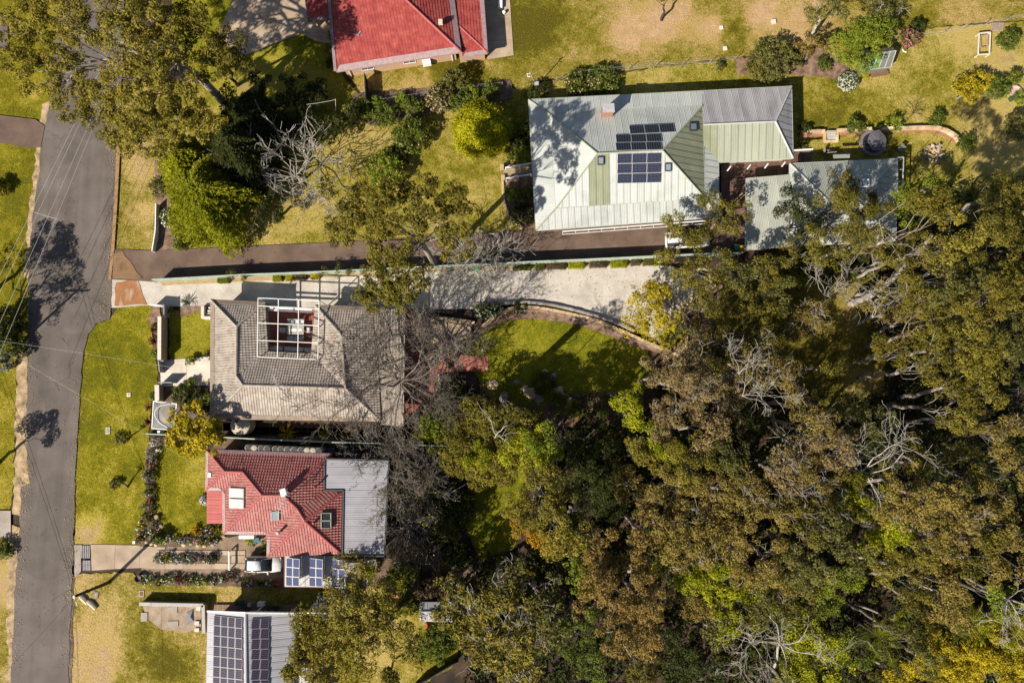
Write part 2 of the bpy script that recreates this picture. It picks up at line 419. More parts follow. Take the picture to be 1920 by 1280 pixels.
def gum(label, base, clusters, mat='O', bark='grey', rt=.22, L=.3, dens=240, cs=.62, group=None, snags=0, asp=.38, name='gum_tree', forkz=None, trunk=None, mat2=None, sub=5.0, flat=.7, pal=.3):
    """eucalypt: leaning trunk, bowed limbs, leaf clumps at the limb ends (clusters: x, y, z, r in metres)"""
    base = Vector(base); mb = MB()
    cen = Vector((sum(c[0] for c in clusters) / len(clusters), sum(c[1] for c in clusters) / len(clusters), 0))
    zt = max(c[2] for c in clusters); fork = base.lerp(Vector((cen.x, cen.y, 0)), .6); fork.z = forkz or zt * .52
    path = [Vector(p) for p in trunk] if trunk else wob(base, fork, 5, .03)
    fork = path[-1]; n = len(path)
    mb.tube(path, [rt * (1.25 if i == 0 else 1 - .35 * i / n) for i in range(n)], 8)
    S, SR = [], []; tip = path[-2] if n > 2 else path[0]
    for (x, y, z, r) in clusters:
        cc = Vector((x, y, z - r * .2)); st = fork if rng.random() < .7 else fork.lerp(tip, .5)
        lp = limb_path(st, cc, 5, .08); rl = max(.04, rt * .3 * min(1.2, r / 2))
        mb.tube(lp, [rl * (1 - .14 * i) for i in range(6)], 5)
        k = max(4, int(sub * r * r)); d = unit(k, .0); d[:, 2] *= .75
        pts = np.array([x, y, z]) + d * (r * rng.uniform(.62, 1.05, (k, 1))) * np.array([1, 1, flat])
        S.append(pts); SR.append(cs * rng.uniform(.6, 1.35, k))
        for q in pts[rng.random(k) < pal]:
            mb.tube([lp[3], Vector(q).lerp(lp[3], .45) + Vector((0, 0, .1)), Vector(q) + Vector((0, 0, rng.uniform(-.1, .3)))], [rl * .45, rl * .3, .018], 3, cap=False)
        for _ in range(snags):
            twigs(mb, cc, Vector((rng.normal(), rng.normal(), 1.0)), r * 1.25, .05, 2, .6, 3, .6, .1, .02)
    S = np.concatenate(S); SR = np.concatenate(SR)
    c, nn, LL, rr = clump_leaves(S, SR, dens, L, flat=.72)
    t = finish_tree(name, label, base, mb, bark, (c, nn, LL, rr, asp), mat, group)
    return t
def crown_at(px, py, rpx, h):
    """crown top centre and radius in metres from the photo survey"""
    c = P(px, py, h - rpx / 16 * .35); return Vector((c.x, c.y, h)), rpx / 16 * (CAM_H - h + 2) / CAM_H
def tree_auto(px, py, rpx, h, mat, label, n=None, group=None, bark='grey', snags=0, base=None, **k):
    c, Rm = crown_at(px, py, rpx, h)
    n = n or max(4, int(3.2 + Rm * .95))
    cl = auto_clusters(c, Rm, n, k.pop('drop', .7), k.pop('rmin', .3), k.pop('rmax', .46))
    b = P(*base, 0) if base else Vector((c.x + rng.normal() * .5, c.y + rng.normal() * .5, 0))
    return gum(label, b, cl, mat, bark, rt=min(.45, .1 + Rm * .045), group=group, snags=snags, **k)
def bare_tree(label, base, hub, reach, n, lev=3, bark='grey', r0=.16, kids=5, el=(.1, .9), name='bare_tree', group=None, spread=.55, shrink=.58, rt=.25, buds=None, dirs=None, up=.12, rmin=.016):
    base, hub = Vector(base), Vector(hub); mb = MB()
    p = wob(base, hub, 4, .03); mb.tube(p, [rt * (1.2 - .12 * i) for i in range(5)], 8)
    a0 = rng.uniform(0, 6)
    for i in range(n):
        if dirs: a, e, ln = dirs[i % len(dirs)]; a = R(a); 
        else: a = a0 + 2 * math.pi * i / n + rng.normal() * .25; e = rng.uniform(*el); ln = reach * rng.uniform(.45, .62)
        d = Vector((math.cos(a) * math.cos(e), math.sin(a) * math.cos(e), math.sin(e)))
        twigs(mb, hub, d, ln, r0 * rng.uniform(.6, 1), lev, spread, kids, shrink, up, rmin, 5)
    t = empty(name, base, label, 'tree', group)
    mb.build('branches', BARK[bark], t, smooth=True)
    if buds:
        mat, k = buds; vv = np.array(mb.v); far = vv[np.linalg.norm(vv - np.array(hub), axis=1) > reach * .35]
        c = far[rng.integers(0, len(far), k)] + rng.normal(size=(k, 3)) * .12
        tag(link('buds', leaf_mesh('buds', c, unit(k, -.2), np.full(k, .2), np.full(k, .09), rng.random(k), None, base), LM[mat], t), kind='stuff')
    return t
def shrub(label, px, py, rpx, h, mat='S', cat='shrub', name='shrub', group=None, flowers=None, dens=230, L=.24, cs=.32, flat=None, squash=None, asp=.5, up=.0):
    """leafy shrub; flowers: (material, number)"""
    b = P(px, py, h * .5); b.z = 0; r = rpx / 16; sx, sy = squash or (1, 1)
    k = max(10, int(9 * r * r / (cs * cs) * .35)); d = unit(k, -.1)
    pts = np.array([b.x, b.y, h * .35]) + d * rng.uniform(.55, 1, (k, 1)) * np.array([r * sx, r * sy, h * .62])
    c, n, LL, rr = clump_leaves(pts, cs * rng.uniform(.7, 1.3, k), dens, L, .8)
    c[:, 2] = np.maximum(c[:, 2], .04)
    t = empty(name, b, label, cat, group)
    link('foliage', leaf_mesh('foliage', c, n, LL, LL * asp, rr, None, b), LM[mat], t)
    mb = MB()
    for i in range(4):
        q = pts[rng.integers(0, k)]; mb.tube([b + Vector((rng.normal() * .05, rng.normal() * .05, 0)), b.lerp(Vector(q), .5) + Vector((0, 0, .1)), Vector(q)], [.04, .03, .012], 4, cap=False)
    mb.build('stems', BARK['dark'], t)
    if flowers:
        fm, fk = flowers; d = unit(fk, .05); q = np.array([b.x, b.y, h * .38]) + d * np.array([r * sx, r * sy, h * .72]) * rng.uniform(.9, 1.05, (fk, 1))
        # every blossom is three crossed petals
        q3 = np.repeat(q, 3, 0) + rng.normal(size=(fk * 3, 3)) * .04
        link('blossoms', leaf_mesh('blossoms', q3, np.repeat(d, 3, 0) + rng.normal(size=(fk * 3, 3)) * .4 + np.array([0, 0, .5]), np.full(fk * 3, .15), np.full(fk * 3, .11), rng.random(fk * 3), None, b), LM[fm], t)
    return t
def hedge_block(label, corners, h, mat, group):
    """clipped hedge with flat sides"""
    pl = [P(x, y, h) for x, y in corners]; c0 = sum(pl, Vector()) / len(pl); c0.z = 0
    o, ex, ey = pl[0], pl[1] - pl[0], pl[-1] - pl[0]; A = ex.length * ey.length; k = int(420 * (A + (ex.length + ey.length) * h * 1.4))
    s, t_, z = rng.uniform(0, 1, k), rng.uniform(0, 1, k), rng.uniform(.06, 1, k); face = rng.integers(0, 6, k)
    z[face < 3] = rng.uniform(.9, 1.03, (face < 3).sum()); s[face == 3] = rng.uniform(0, .06, (face == 3).sum()); s[face == 4] = rng.uniform(.94, 1, (face == 4).sum()); t_[face == 5] = np.where(rng.random((face == 5).sum()) < .5, rng.uniform(0, .08, (face == 5).sum()), rng.uniform(.92, 1, (face == 5).sum()))
    ex2, ey2, o2 = np.array(ex), np.array(ey), np.array(o)
    c = o2 + s[:, None] * ex2 + t_[:, None] * ey2; c[:, 2] = z * h
    out = (c - np.array([c0.x, c0.y, h * .5])); n = out + rng.normal(size=(k, 3)) * .6 + np.array([0, 0, .6])
    t = empty('hedge', c0, label, 'hedge', group)
    link('foliage', leaf_mesh('foliage', c, n, .15 * rng.uniform(.7, 1.3, k), .09 * rng.uniform(.7, 1.3, k), rng.random(k), None, c0), LM[mat], t)
    mb = MB(); ins = [c0 + (p - c0) * .86 for p in pl]; mb.prism([(p.x, p.y) for p in ins], .0, h * .86); mb.build('branches', BARK['dark'], t)
    return t
def rosette(label, px, py, rpx, mat, n=26, h=.6, cat='plant', name='strappy_plant', group=None, wd=.09, flower=None):
    """arching strap leaves from one crown"""
    b = P(px, py, h * .4); b.z = 0; r = rpx / 16; mb = MB()
    for i in range(n):
        a = rng.uniform(0, 6.283); ln = r * rng.uniform(.6, 1.1); hh = h * rng.uniform(.5, 1.1); sx, sy = math.cos(a), math.sin(a); px_, py_ = -sy, sx; rr = rng.random()
        pr = [(.03, .02, .4), (.4, hh * .85, 1), (.75, hh * .95, .8), (1.0, hh * .55, .08)]
        for (t0, z0, w0), (t1, z1, w1) in zip(pr[:-1], pr[1:]):
            mb.quad([(b.x + sx * ln * t0 - px_ * wd * w0 / 2, b.y + sy * ln * t0 - py_ * wd * w0 / 2, z0), (b.x + sx * ln * t0 + px_ * wd * w0 / 2, b.y + sy * ln * t0 + py_ * wd * w0 / 2, z0 + .015),
                     (b.x + sx * ln * t1 + px_ * wd * w1 / 2, b.y + sy * ln * t1 + py_ * wd * w1 / 2, z1 + .015), (b.x + sx * ln * t1 - px_ * wd * w1 / 2, b.y + sy * ln * t1 - py_ * wd * w1 / 2, z1)], rr)
    return mb.build(name, LM[mat], None, label=label, cat=cat, group=group, own=b)
FROND = {}
def frond_mesh():
    if 'm' in FROND: return FROND['m']
    mb = MB(); n = 22
    for i in range(n):
        t0 = i / n; x = .1 + t0 * 1.9; z = .55 * math.sin(t0 * 2.2) - .1 * t0; wd = .42 * math.sin(min(1, t0 * 1.15 + .08) * math.pi) ** .6 * (1 - .35 * t0) + .03
        for s in (-1, 1):
            rr = random.random()
            mb.quad([(x, 0, z), (x + .07, s * wd * .5, z + .03), (x + .13, s * wd, z - .06), (x + .045, s * wd * .5, z + .0)], rr)
    mb.tube([(0, 0, 0), (.6, 0, .33), (1.2, 0, .52), (2.0, 0, .32)], [.02, .018, .014, .006], 3)
    FROND['m'] = mb.mesh('frond'); return FROND['m']
def tree_fern(label, px, py, rpx, h, mat='L', n=11, group=None):
    c = P(px, py, h); b = Vector((c.x, c.y, 0)); t = empty('tree_fern', b, label, 'tree fern', group); s = rpx / 16 / 2.0
    mb = MB(); mb.tube([b, b + Vector((.05, .02, h * .5)), b + Vector((0, 0, h))], [.16, .12, .1], 8); mb.build('trunk', BARK['dark'], t)
    a0 = rng.uniform(0, 6)
    for i in range(n):
        o = link('frond', frond_mesh(), LM[mat], t); o.location = (0, 0, h - .05); o.rotation_euler = (rng.normal() * .12, rng.uniform(-.25, .15), a0 + 6.283 * i / n + rng.normal() * .1); k = s * rng.uniform(.85, 1.1); o.scale = (k, k, k)
    return t

# ------------------------------------------------------------------ roof and house builders
def newell(vs_):
    n = Vector((0, 0, 0))
    for i in range(len(vs_)):
        a, b = vs_[i], vs_[(i + 1) % len(vs_)]
        n += Vector(((a.y - b.y) * (a.z + b.z), (a.z - b.z) * (a.x + b.x), (a.x - b.x) * (a.y + b.y)))
    n.normalize(); return n if n.z > 0 else -n
def plane_frame(vs_, run=None):
    n = newell(vs_); o = sum(vs_, Vector()) / len(vs_)
    g = Vector((0, 0, 1)) - n * n.z
    ed = vs_[1] - vs_[0]
    if run: g = Vector(run); g = g - n * g.dot(n)
    elif abs(ed.z) < .12 and ed.length > .5:          # courses follow the eave
        q = Vector((-ed.y, ed.x, 0)); q = -q if q.dot(g) < 0 else q; g = q - n * q.dot(n)
    elif g.length < .02: g = Vector((0, 1, 0)); g = g - n * g.dot(n)
    g.normalize(); e = g.cross(n); e.normalize()
    return o, e, g, n
def clip_mesh(bm, poly):
    """keep what lies inside a convex 2-D outline"""
    a = sum(poly[i][0] * poly[(i + 1) % len(poly)][1] - poly[(i + 1) % len(poly)][0] * poly[i][1] for i in range(len(poly)))
    if a < 0: poly = poly[::-1]
    for i in range(len(poly)):
        p, q = poly[i], poly[(i + 1) % len(poly)]; dx, dy = q[0] - p[0], q[1] - p[1]
        if dx * dx + dy * dy < 1e-8 or not bm.verts: continue
        bmesh.ops.bisect_plane(bm, geom=bm.verts[:] + bm.edges[:] + bm.faces[:], plane_co=(p[0], p[1], 0), plane_no=(dy, -dx, 0), clear_outer=True, dist=1e-5)
def put(bm, name, frame, mat, parent, kind=None, hashf=None, smooth=False):
    if not bm.faces: bm.free(); return None
    o, e, g, n = frame; me = bpy.data.meshes.new(name)
    r = [hashf(f.calc_center_median()) if hashf else .5 for f in bm.faces]
    off = origin_of(parent) if parent is not None else Vector((0, 0, 0))
    for v in bm.verts: v.co = o + e * v.co.x + g * v.co.y + n * v.co.z - off
    bm.to_mesh(me); bm.free(); a = me.attributes.new("rnd", 'FLOAT', 'FACE'); a.data.foreach_set("value", r)
    return tag(link(name, me, mat, parent), kind=kind)
def h2(i, j): return ((math.sin(i * 12.9898 + j * 78.233) * 43758.5453) % 1.0)
def to2(vs_, fr): o, e, g, n = fr; return [((v - o).dot(e), (v - o).dot(g)) for v in vs_]
def tile_slope(parent, pts, mat, tw=.3, th=.34, roll=.05, lift=.05, deck=None, name='roof_tiles'):
    """one roof plane of separate lapped tiles; pts are (px, py, z)"""
    vs_ = PP(pts); fr = plane_frame(vs_); p2 = to2(vs_, fr)
    u0, u1 = min(p[0] for p in p2), max(p[0] for p in p2); v0, v1 = min(p[1] for p in p2), max(p[1] for p in p2)
    bm = bmesh.new(); prof = [(0, 0), (.5, 0.0), (.72, roll), (.92, roll)] if roll else [(0, 0), (.93, 0), (.94, -.02), (.999, -.02)]
    nu, nv = int((u1 - u0) / tw) + 2, int((v1 - v0) / th) + 2
    for j in range(nv):
        a, b = v0 + j * th, v0 + (j + 1) * th + .01; row = []
        us = [(u0 + (i + pu) * tw, pz, i) for i in range(nu) for pu, pz in prof]
        lo_ = [bm.verts.new((u, a, z + lift)) for u, z, i in us]; hi_ = [bm.verts.new((u, b, z)) for u, z, i in us]; bt = [bm.verts.new((u, a, z - .01)) for u, z, i in us]
        for k in range(len(us) - 1):
            bm.faces.new((lo_[k], lo_[k + 1], hi_[k + 1], hi_[k])); bm.faces.new((bt[k], bt[k + 1], lo_[k + 1], lo_[k]))
    clip_mesh(bm, p2)
    o = put(bm, name, fr, mat, parent, 'stuff', lambda c: h2(math.floor((c.x - u0) / tw), math.floor((c.y - v0) / th)))
    slab(parent, vs_, deck or mat, .1, up=-.09); return o
def slab(parent, vs_, mat, t, name='roof_deck', up=0.0):
    n = newell(vs_); mb = MB(); top = [v - n * .012 + n * up for v in vs_]; bot = [v - n * t for v in top]
    if (top[1] - top[0]).cross(top[2] - top[1]).dot(n) < 0: top, bot = top[::-1], bot[::-1]
    mb.quad(top); mb.quad(bot[::-1])
    for i in range(len(top)): j = (i + 1) % len(top); mb.quad([top[i], bot[i], bot[j], top[j]])
    return mb.build(name, mat, parent)
def sheet_slope(parent, pts, mat, wd=.76, ribs=4, rh=.01, deck=None, name='roof_sheet', run=None, mats=None, z0=0.0):
    """one roof plane of separate ribbed steel sheets running down the slope"""
    vs_ = PP(pts); fr = plane_frame(vs_, run); p2 = to2(vs_, fr)
    u0, u1 = min(p[0] for p in p2), max(p[0] for p in p2); v0, v1 = min(p[1] for p in p2) - .1, max(p[1] for p in p2) + .1
    n = max(1, round((u1 - u0) / wd)); wd = (u1 - u0) / n; rb = wd / ribs
    for i in range(n):
        bm = bmesh.new(); us = []
        for k in range(ribs):
            s = u0 + i * wd + k * rb; b = .016 if k == 0 else 0
            us += [(s + .005, rh + b), (s + rb * .22, rh + b), (s + rb * .36, 0), (s + rb * .9, 0)]
        us.append((u0 + (i + 1) * wd - .012, 0))
        a = [bm.verts.new((u, v0, z + z0)) for u, z in us]; c = [bm.verts.new((u, v1, z + z0)) for u, z in us]
        for k in range(len(us) - 1): bm.faces.new((a[k], a[k + 1], c[k + 1], c[k]))
        clip_mesh(bm, p2); rv = h2(i, 3 + len(p2))
        put(bm, name, fr, mats(i, n) if mats else mat, parent, None, lambda c, rv=rv: rv)
    if deck is not False: slab(parent, vs_, deck or mat, .07, up=-.12)
def ridge(parent, pts, mat, r=.14, seg=.42, name='ridge_cap', lift=.03):
    """lapped ridge or hip capping"""
    vs_ = PP(pts); mb = MB()
    for a, b in zip(vs_[:-1], vs_[1:]):
        L = (b - a).length; n = max(1, int(L / seg)) if seg else 1
        for i in range(n):
            p, q = a.lerp(b, i / n), a.lerp(b, min(1, (i + 1.12) / n)); p = p + Vector((0, 0, lift)); q = q + Vector((0, 0, lift))
            mb.tube([p, q], [r * 1.08, r * .9] if seg else [r, r], 7)
    return mb.build(name, mat, parent)
def gutter(parent, pts, mat, closed=False, wd=.13, ht=.12, dz=-.07, name='gutter'):
    vs_ = PP(pts); mb = MB(); n = len(vs_)
    for i in range(n if closed else n - 1):
        a, b = vs_[i] + Vector((0, 0, dz)), vs_[(i + 1) % n] + Vector((0, 0, dz)); d = (b - a).normalized() * wd * .49
        mb.bar(a + d, b - d, wd, ht)
    return mb.build(name, mat, parent)
def inset(poly, d):
    n = len(poly); a = sum(poly[i].x * poly[(i + 1) % n].y - poly[(i + 1) % n].x * poly[i].y for i in range(n)); s = 1 if a > 0 else -1; out = []
    for i in range(n):
        p, c, q = poly[i - 1], poly[i], poly[(i + 1) % n]; e1, e2 = (c - p).normalized(), (q - c).normalized()
        n1, n2 = Vector((-e1.y, e1.x, 0)) * s, Vector((-e2.y, e2.x, 0)) * s; k = 1 + n1.dot(n2)
        out.append(c + (n1 + n2) * (d / max(.3, k)))
    return out
def walls(parent, pts, h, mat, d=.5, name='wall', z0=-.1):
    pl = inset([Vector((p.x, p.y, 0)) for p in PP(pts, h)], d); mb = MB(); mb.prism([(p.x, p.y) for p in pl], z0, h - .12); mb.build(name, mat, parent); return pl
def opening(parent, a, b, t, sill, wd, ht, frame, glass, name='window', panes=2):
    """a framed opening set on the wall from a to b"""
    u = (b - a).normalized(); nrm = Vector((u.y, -u.x, 0)); c = a.lerp(b, t) + Vector((0, 0, sill + ht / 2)); mb = MB()
    for s in (-1, 1): mb.obox(c + u * s * (wd / 2 - .03) + nrm * .03, u * .03, nrm * .04, (0, 0, ht / 2)); mb.obox(c + Vector((0, 0, s * (ht / 2 - .03))) + nrm * .03, u * (wd / 2 - .061), nrm * .04, (0, 0, .03))
    for k in range(1, panes): mb.obox(c + u * (wd * (k / panes - .5)) + nrm * .03, u * .025, nrm * .038, (0, 0, ht / 2 - .062))
    o = mb.build(name, frame, parent); g = MB(); g.obox(c + nrm * .012, u * (wd / 2 - .05), nrm * .01, (0, 0, ht / 2 - .05)); g.build('pane', glass, o); return o
PANEL = {}
def solar_panels(parent, corners, nx, ny, cell, frame_m, gap=.018, lift=.1, skip=()):
    """nx by ny framed panels over a quad (tl, tr, br, bl as px, py, z); each panel a part with its cells a sub-part"""
    tl, tr, br, bl = PP(corners); n = newell([tl, tr, br, bl]); off = origin_of(parent)
    for j in range(ny):
        for i in range(nx):
            if (i, j) in skip: continue
            q = lambda s, t: tl.lerp(tr, s).lerp(bl.lerp(br, s), t)
            a, b, c, d = q(i / nx, j / ny), q((i + 1) / nx, j / ny), q((i + 1) / nx, (j + 1) / ny), q(i / nx, (j + 1) / ny)
            cen = (a + b + c + d) / 4 + n * lift; ux, uy = (b - a + c - d) / 4, (a - d + b - c) / 4
            key = (round(ux.length, 2), round(uy.length, 2), cell.name, frame_m.name)
            if key not in PANEL:
                lx, ly = ux.length - gap / 2, uy.length - gap / 2; m1, m2 = MB(), MB(); m1.obox((0, 0, 0), (lx, 0, 0), (0, ly, 0), (0, 0, .02)); m2.obox((0, 0, .02), (lx - .03, 0, 0), (0, ly - .03, 0), (0, 0, .006)); PANEL[key] = (m1.mesh('solar_panel'), m2.mesh('cells'))
            o = link('solar_panel', PANEL[key][0], frame_m, parent); x = ux.normalized(); y = n.cross(x)
            o.matrix_local = Matrix.Translation(cen - off) @ Matrix((x, y, n)).transposed().to_4x4()
            link('cells', PANEL[key][1], cell, o)
def skylight(parent, pts, frame_m, glass, n=1):
    vs_ = PP(pts); nrm = newell(vs_); mb = MB()
    for i in range(4): a, b = vs_[i] + nrm * .2, vs_[(i + 1) % 4] + nrm * .2; d = (b - a).normalized() * .05; mb.bar(a - d, b - d, .1, .2)
    o = mb.build('skylight', frame_m, parent); c = sum(vs_, Vector()) / 4; ins = [c + (v - c) * .9 for v in vs_]; slab(o, ins, glass, .02, 'pane', .27); return o
# ------------------------------------------------------------------ ground, lawns, road
soil_litter = M('forest_litter', [(.018, .012, .008), (.045, .027, .016), (.085, .05, .028)], .5, 6, bump=.6, bscale=5, fine=.5, fscale=9, world=True)
soil = M('garden_soil', [(.06, .038, .024), (.13, .085, .055), (.2, .135, .09)], 1.2, 5, bump=.6, bscale=7, fine=.5, fscale=12, world=True)
mulch = M('bark_mulch', [(.1, .055, .035), (.2, .125, .085), (.3, .2, .14)], 1.6, 5, bump=.7, bscale=9, fine=.6, fscale=14, world=True)
tanstrip = M('sandy_shoulder', [(.16, .11, .06), (.38, .27, .15), (.55, .4, .24)], 1.1, 6, bump=.6, bscale=7, fine=.45, fscale=10, world=True)
g_verge = grassmat('grass_verge', (.21, .18, .008), (.4, .305, .055), (.42, .29, .13), .52, .1, (.11, .105, .006))
g_front = grassmat('grass_front', (.21, .182, .008), (.4, .315, .055), (.43, .3, .14), .52, .1, (.115, .112, .006))
g_straw = grassmat('grass_straw', (.2, .168, .016), (.45, .32, .12), (.43, .29, .16), .72, .45)
g_field = grassmat('grass_field', (.19, .16, .014), (.41, .28, .1), (.48, .31, .17), .66, .55)
g_lush = grassmat('grass_lush', (.19, .178, .008), (.32, .27, .035), (.3, .2, .1), .55, 0.0, (.1, .11, .007))
g_yard = grassmat('grass_yard', (.2, .172, .014), (.43, .325, .1), (.36, .23, .13), .68, .2)
g_moss = grassmat('grass_clearing', (.17, .135, .02), (.3, .22, .06), (.26, .15, .075), .5, .3)
sheet('ground', [(-1500, -1200), (3500, -1200), (3500, 2600), (-1500, 2600)], -.02, soil_litter)
Z1, Z2, Z3, Z4 = .0, .07, .11, .15
def lawn(pts, mat, dry=(), z=Z1, grid=.8, jit=.12): return sheet('lawn', pts, z, mat, grid, jit, .5, dry)
lawn([(-160, -120), (130, -120), (105, 190), (80, 330), (62, 480), (52, 640), (32, 660), (26, 900), (20, 960), (-160, 960)], g_verge, [(20, 880, 60, .3), (60, 180, 25, .4)])
lawn([(-160, 990), (18, 990), (30, 1060), (22, 1180), (15, 1400), (-160, 1400)], g_straw, [(10, 1100, 40, .5)])
lawn([(205, 160), (300, 160), (305, 300), (292, 470), (208, 470)], g_straw, [(262, 320, 28, .55), (270, 400, 22, .45), (240, 280, 30, .3)])
lawn([(300, 150), (700, 190), (960, 165), (1000, 185), (1005, 440), (690, 455), (470, 465), (300, 468)], g_yard, [(700, 260, 40, .35), (640, 270, 40, .3), (600, 380, 40, .3)])
lawn([(330, -120), (640, -120), (640, 140), (690, 195), (400, 200), (320, 60)], g_lush, [(500, 150, 60, .7), (590, 180, 60, .6), (450, 170, 40, .6)], grid=.6)
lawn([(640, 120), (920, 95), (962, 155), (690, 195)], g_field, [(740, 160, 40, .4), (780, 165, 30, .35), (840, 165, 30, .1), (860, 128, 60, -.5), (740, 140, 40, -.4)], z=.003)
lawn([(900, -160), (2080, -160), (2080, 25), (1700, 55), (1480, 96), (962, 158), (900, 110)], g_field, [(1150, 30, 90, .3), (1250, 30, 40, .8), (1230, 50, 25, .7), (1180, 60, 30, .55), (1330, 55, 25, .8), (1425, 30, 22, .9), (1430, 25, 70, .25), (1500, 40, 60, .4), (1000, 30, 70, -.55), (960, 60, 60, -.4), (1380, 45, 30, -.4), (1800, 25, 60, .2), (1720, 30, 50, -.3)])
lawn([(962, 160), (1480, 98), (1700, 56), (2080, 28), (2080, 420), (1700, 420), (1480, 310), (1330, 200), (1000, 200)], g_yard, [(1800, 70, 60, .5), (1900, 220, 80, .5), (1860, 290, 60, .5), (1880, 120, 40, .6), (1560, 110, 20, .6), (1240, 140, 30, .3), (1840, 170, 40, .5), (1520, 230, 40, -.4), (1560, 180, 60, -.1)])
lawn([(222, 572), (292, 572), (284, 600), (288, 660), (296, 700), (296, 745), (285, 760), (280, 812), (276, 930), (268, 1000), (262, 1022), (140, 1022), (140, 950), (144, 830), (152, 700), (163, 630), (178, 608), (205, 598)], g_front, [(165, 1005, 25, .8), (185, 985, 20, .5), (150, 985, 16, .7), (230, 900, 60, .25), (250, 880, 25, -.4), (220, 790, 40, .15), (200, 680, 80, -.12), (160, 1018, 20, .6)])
lawn([(318, 580), (396, 580), (396, 672), (318, 678)], g_lush, [(370, 620, 50, .15)], grid=.5)
lawn([(286, 845), (330, 828), (392, 836), (392, 990), (345, 1012), (300, 1002), (286, 960)], g_front, [(350, 900, 30, .25), (345, 955, 18, .3), (365, 860, 16, .1)])
lawn([(866, 640), (905, 612), (960, 594), (1010, 590), (1060, 597), (1110, 610), (1160, 630), (1215, 655), (1225, 700), (1205, 742), (1050, 742), (1030, 760), (930, 760), (890, 700)], g_lush, [(1000, 660, 60, .12), (1150, 700, 60, .15)], grid=.6)
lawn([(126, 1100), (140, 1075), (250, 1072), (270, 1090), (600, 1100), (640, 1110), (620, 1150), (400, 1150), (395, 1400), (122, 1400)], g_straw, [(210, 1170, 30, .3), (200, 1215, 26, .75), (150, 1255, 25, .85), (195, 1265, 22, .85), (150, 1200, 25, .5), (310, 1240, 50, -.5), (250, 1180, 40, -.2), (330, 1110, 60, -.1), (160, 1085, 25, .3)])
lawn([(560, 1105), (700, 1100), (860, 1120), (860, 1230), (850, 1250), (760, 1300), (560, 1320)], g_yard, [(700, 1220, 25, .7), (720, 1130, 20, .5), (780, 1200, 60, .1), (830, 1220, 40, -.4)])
lawn([(880, 880), (985, 870), (990, 960), (960, 1030), (900, 1050), (870, 980)], g_lush, [(960, 980, 20, .3)], grid=.5)
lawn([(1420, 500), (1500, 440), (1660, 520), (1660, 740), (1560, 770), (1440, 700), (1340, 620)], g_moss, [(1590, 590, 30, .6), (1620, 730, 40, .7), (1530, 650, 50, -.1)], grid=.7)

asphalt = M('asphalt', [(.1, .082, .07), (.128, .106, .092), (.15, .125, .11)], .35, 6, bump=.25, bscale=22, fine=.28, fscale=16, world=True)
asph_brown = M('asphalt_brown', [(.1, .066, .05), (.14, .092, .068), (.18, .125, .092)], .4, 6, bump=.25, bscale=20, fine=.3, fscale=14, world=True)
conc_cream = M('concrete_cream', [(.5, .42, .34), (.62, .54, .45), (.7, .63, .54)], .5, 6, bump=.15, bscale=14, fine=.22, fscale=9, world=True)
conc_tan = M('concrete_tan', [(.3, .22, .155), (.4, .3, .21), (.5, .38, .28)], .5, 6, bump=.2, bscale=14, fine=.25, fscale=11, world=True)
conc_grey = M('concrete_grey', [(.24, .2, .165), (.33, .28, .235), (.4, .34, .29)], .6, 6, bump=.2, bscale=14, fine=.25, fscale=11, world=True)
conc_stain = M('concrete_stained', [(.42, .33, .24), (.34, .16, .07), (.3, .13, .05), (.5, .4, .3)], .55, 6, bump=.2, bscale=12, fine=.3, fscale=5, world=True, stretch=(1, .35, 1))
clay_pave = M('clay_paving', [(.26, .075, .05), (.36, .11, .075), (.42, .15, .1)], .8, 5, fine=.25, fscale=9, world=True)
def crazy():
    m = M('concrete_stencilled', [(.38, .335, .29), (.5, .45, .39), (.57, .52, .46)], .5, 6, fine=.2, fscale=9, world=True); nt = m.node_tree; b = nt.nodes["Principled BSDF"]
    src = b.inputs['Base Color'].links[0].from_socket; v = _n(nt, "ShaderNodeTexVoronoi", feature='DISTANCE_TO_EDGE'); v.inputs['Scale'].default_value = 2.6
    nt.links.new(_n(nt, "ShaderNodeNewGeometry").outputs['Position'], v.inputs['Vector'])
    nt.links.new(_mix(nt, _math(nt, 'MULTIPLY', _math(nt, 'LESS_THAN', v.outputs['Distance'], .035), .55), src, (.38, .31, .24)), b.inputs['Base Color']); return m
conc_stencil = crazy()
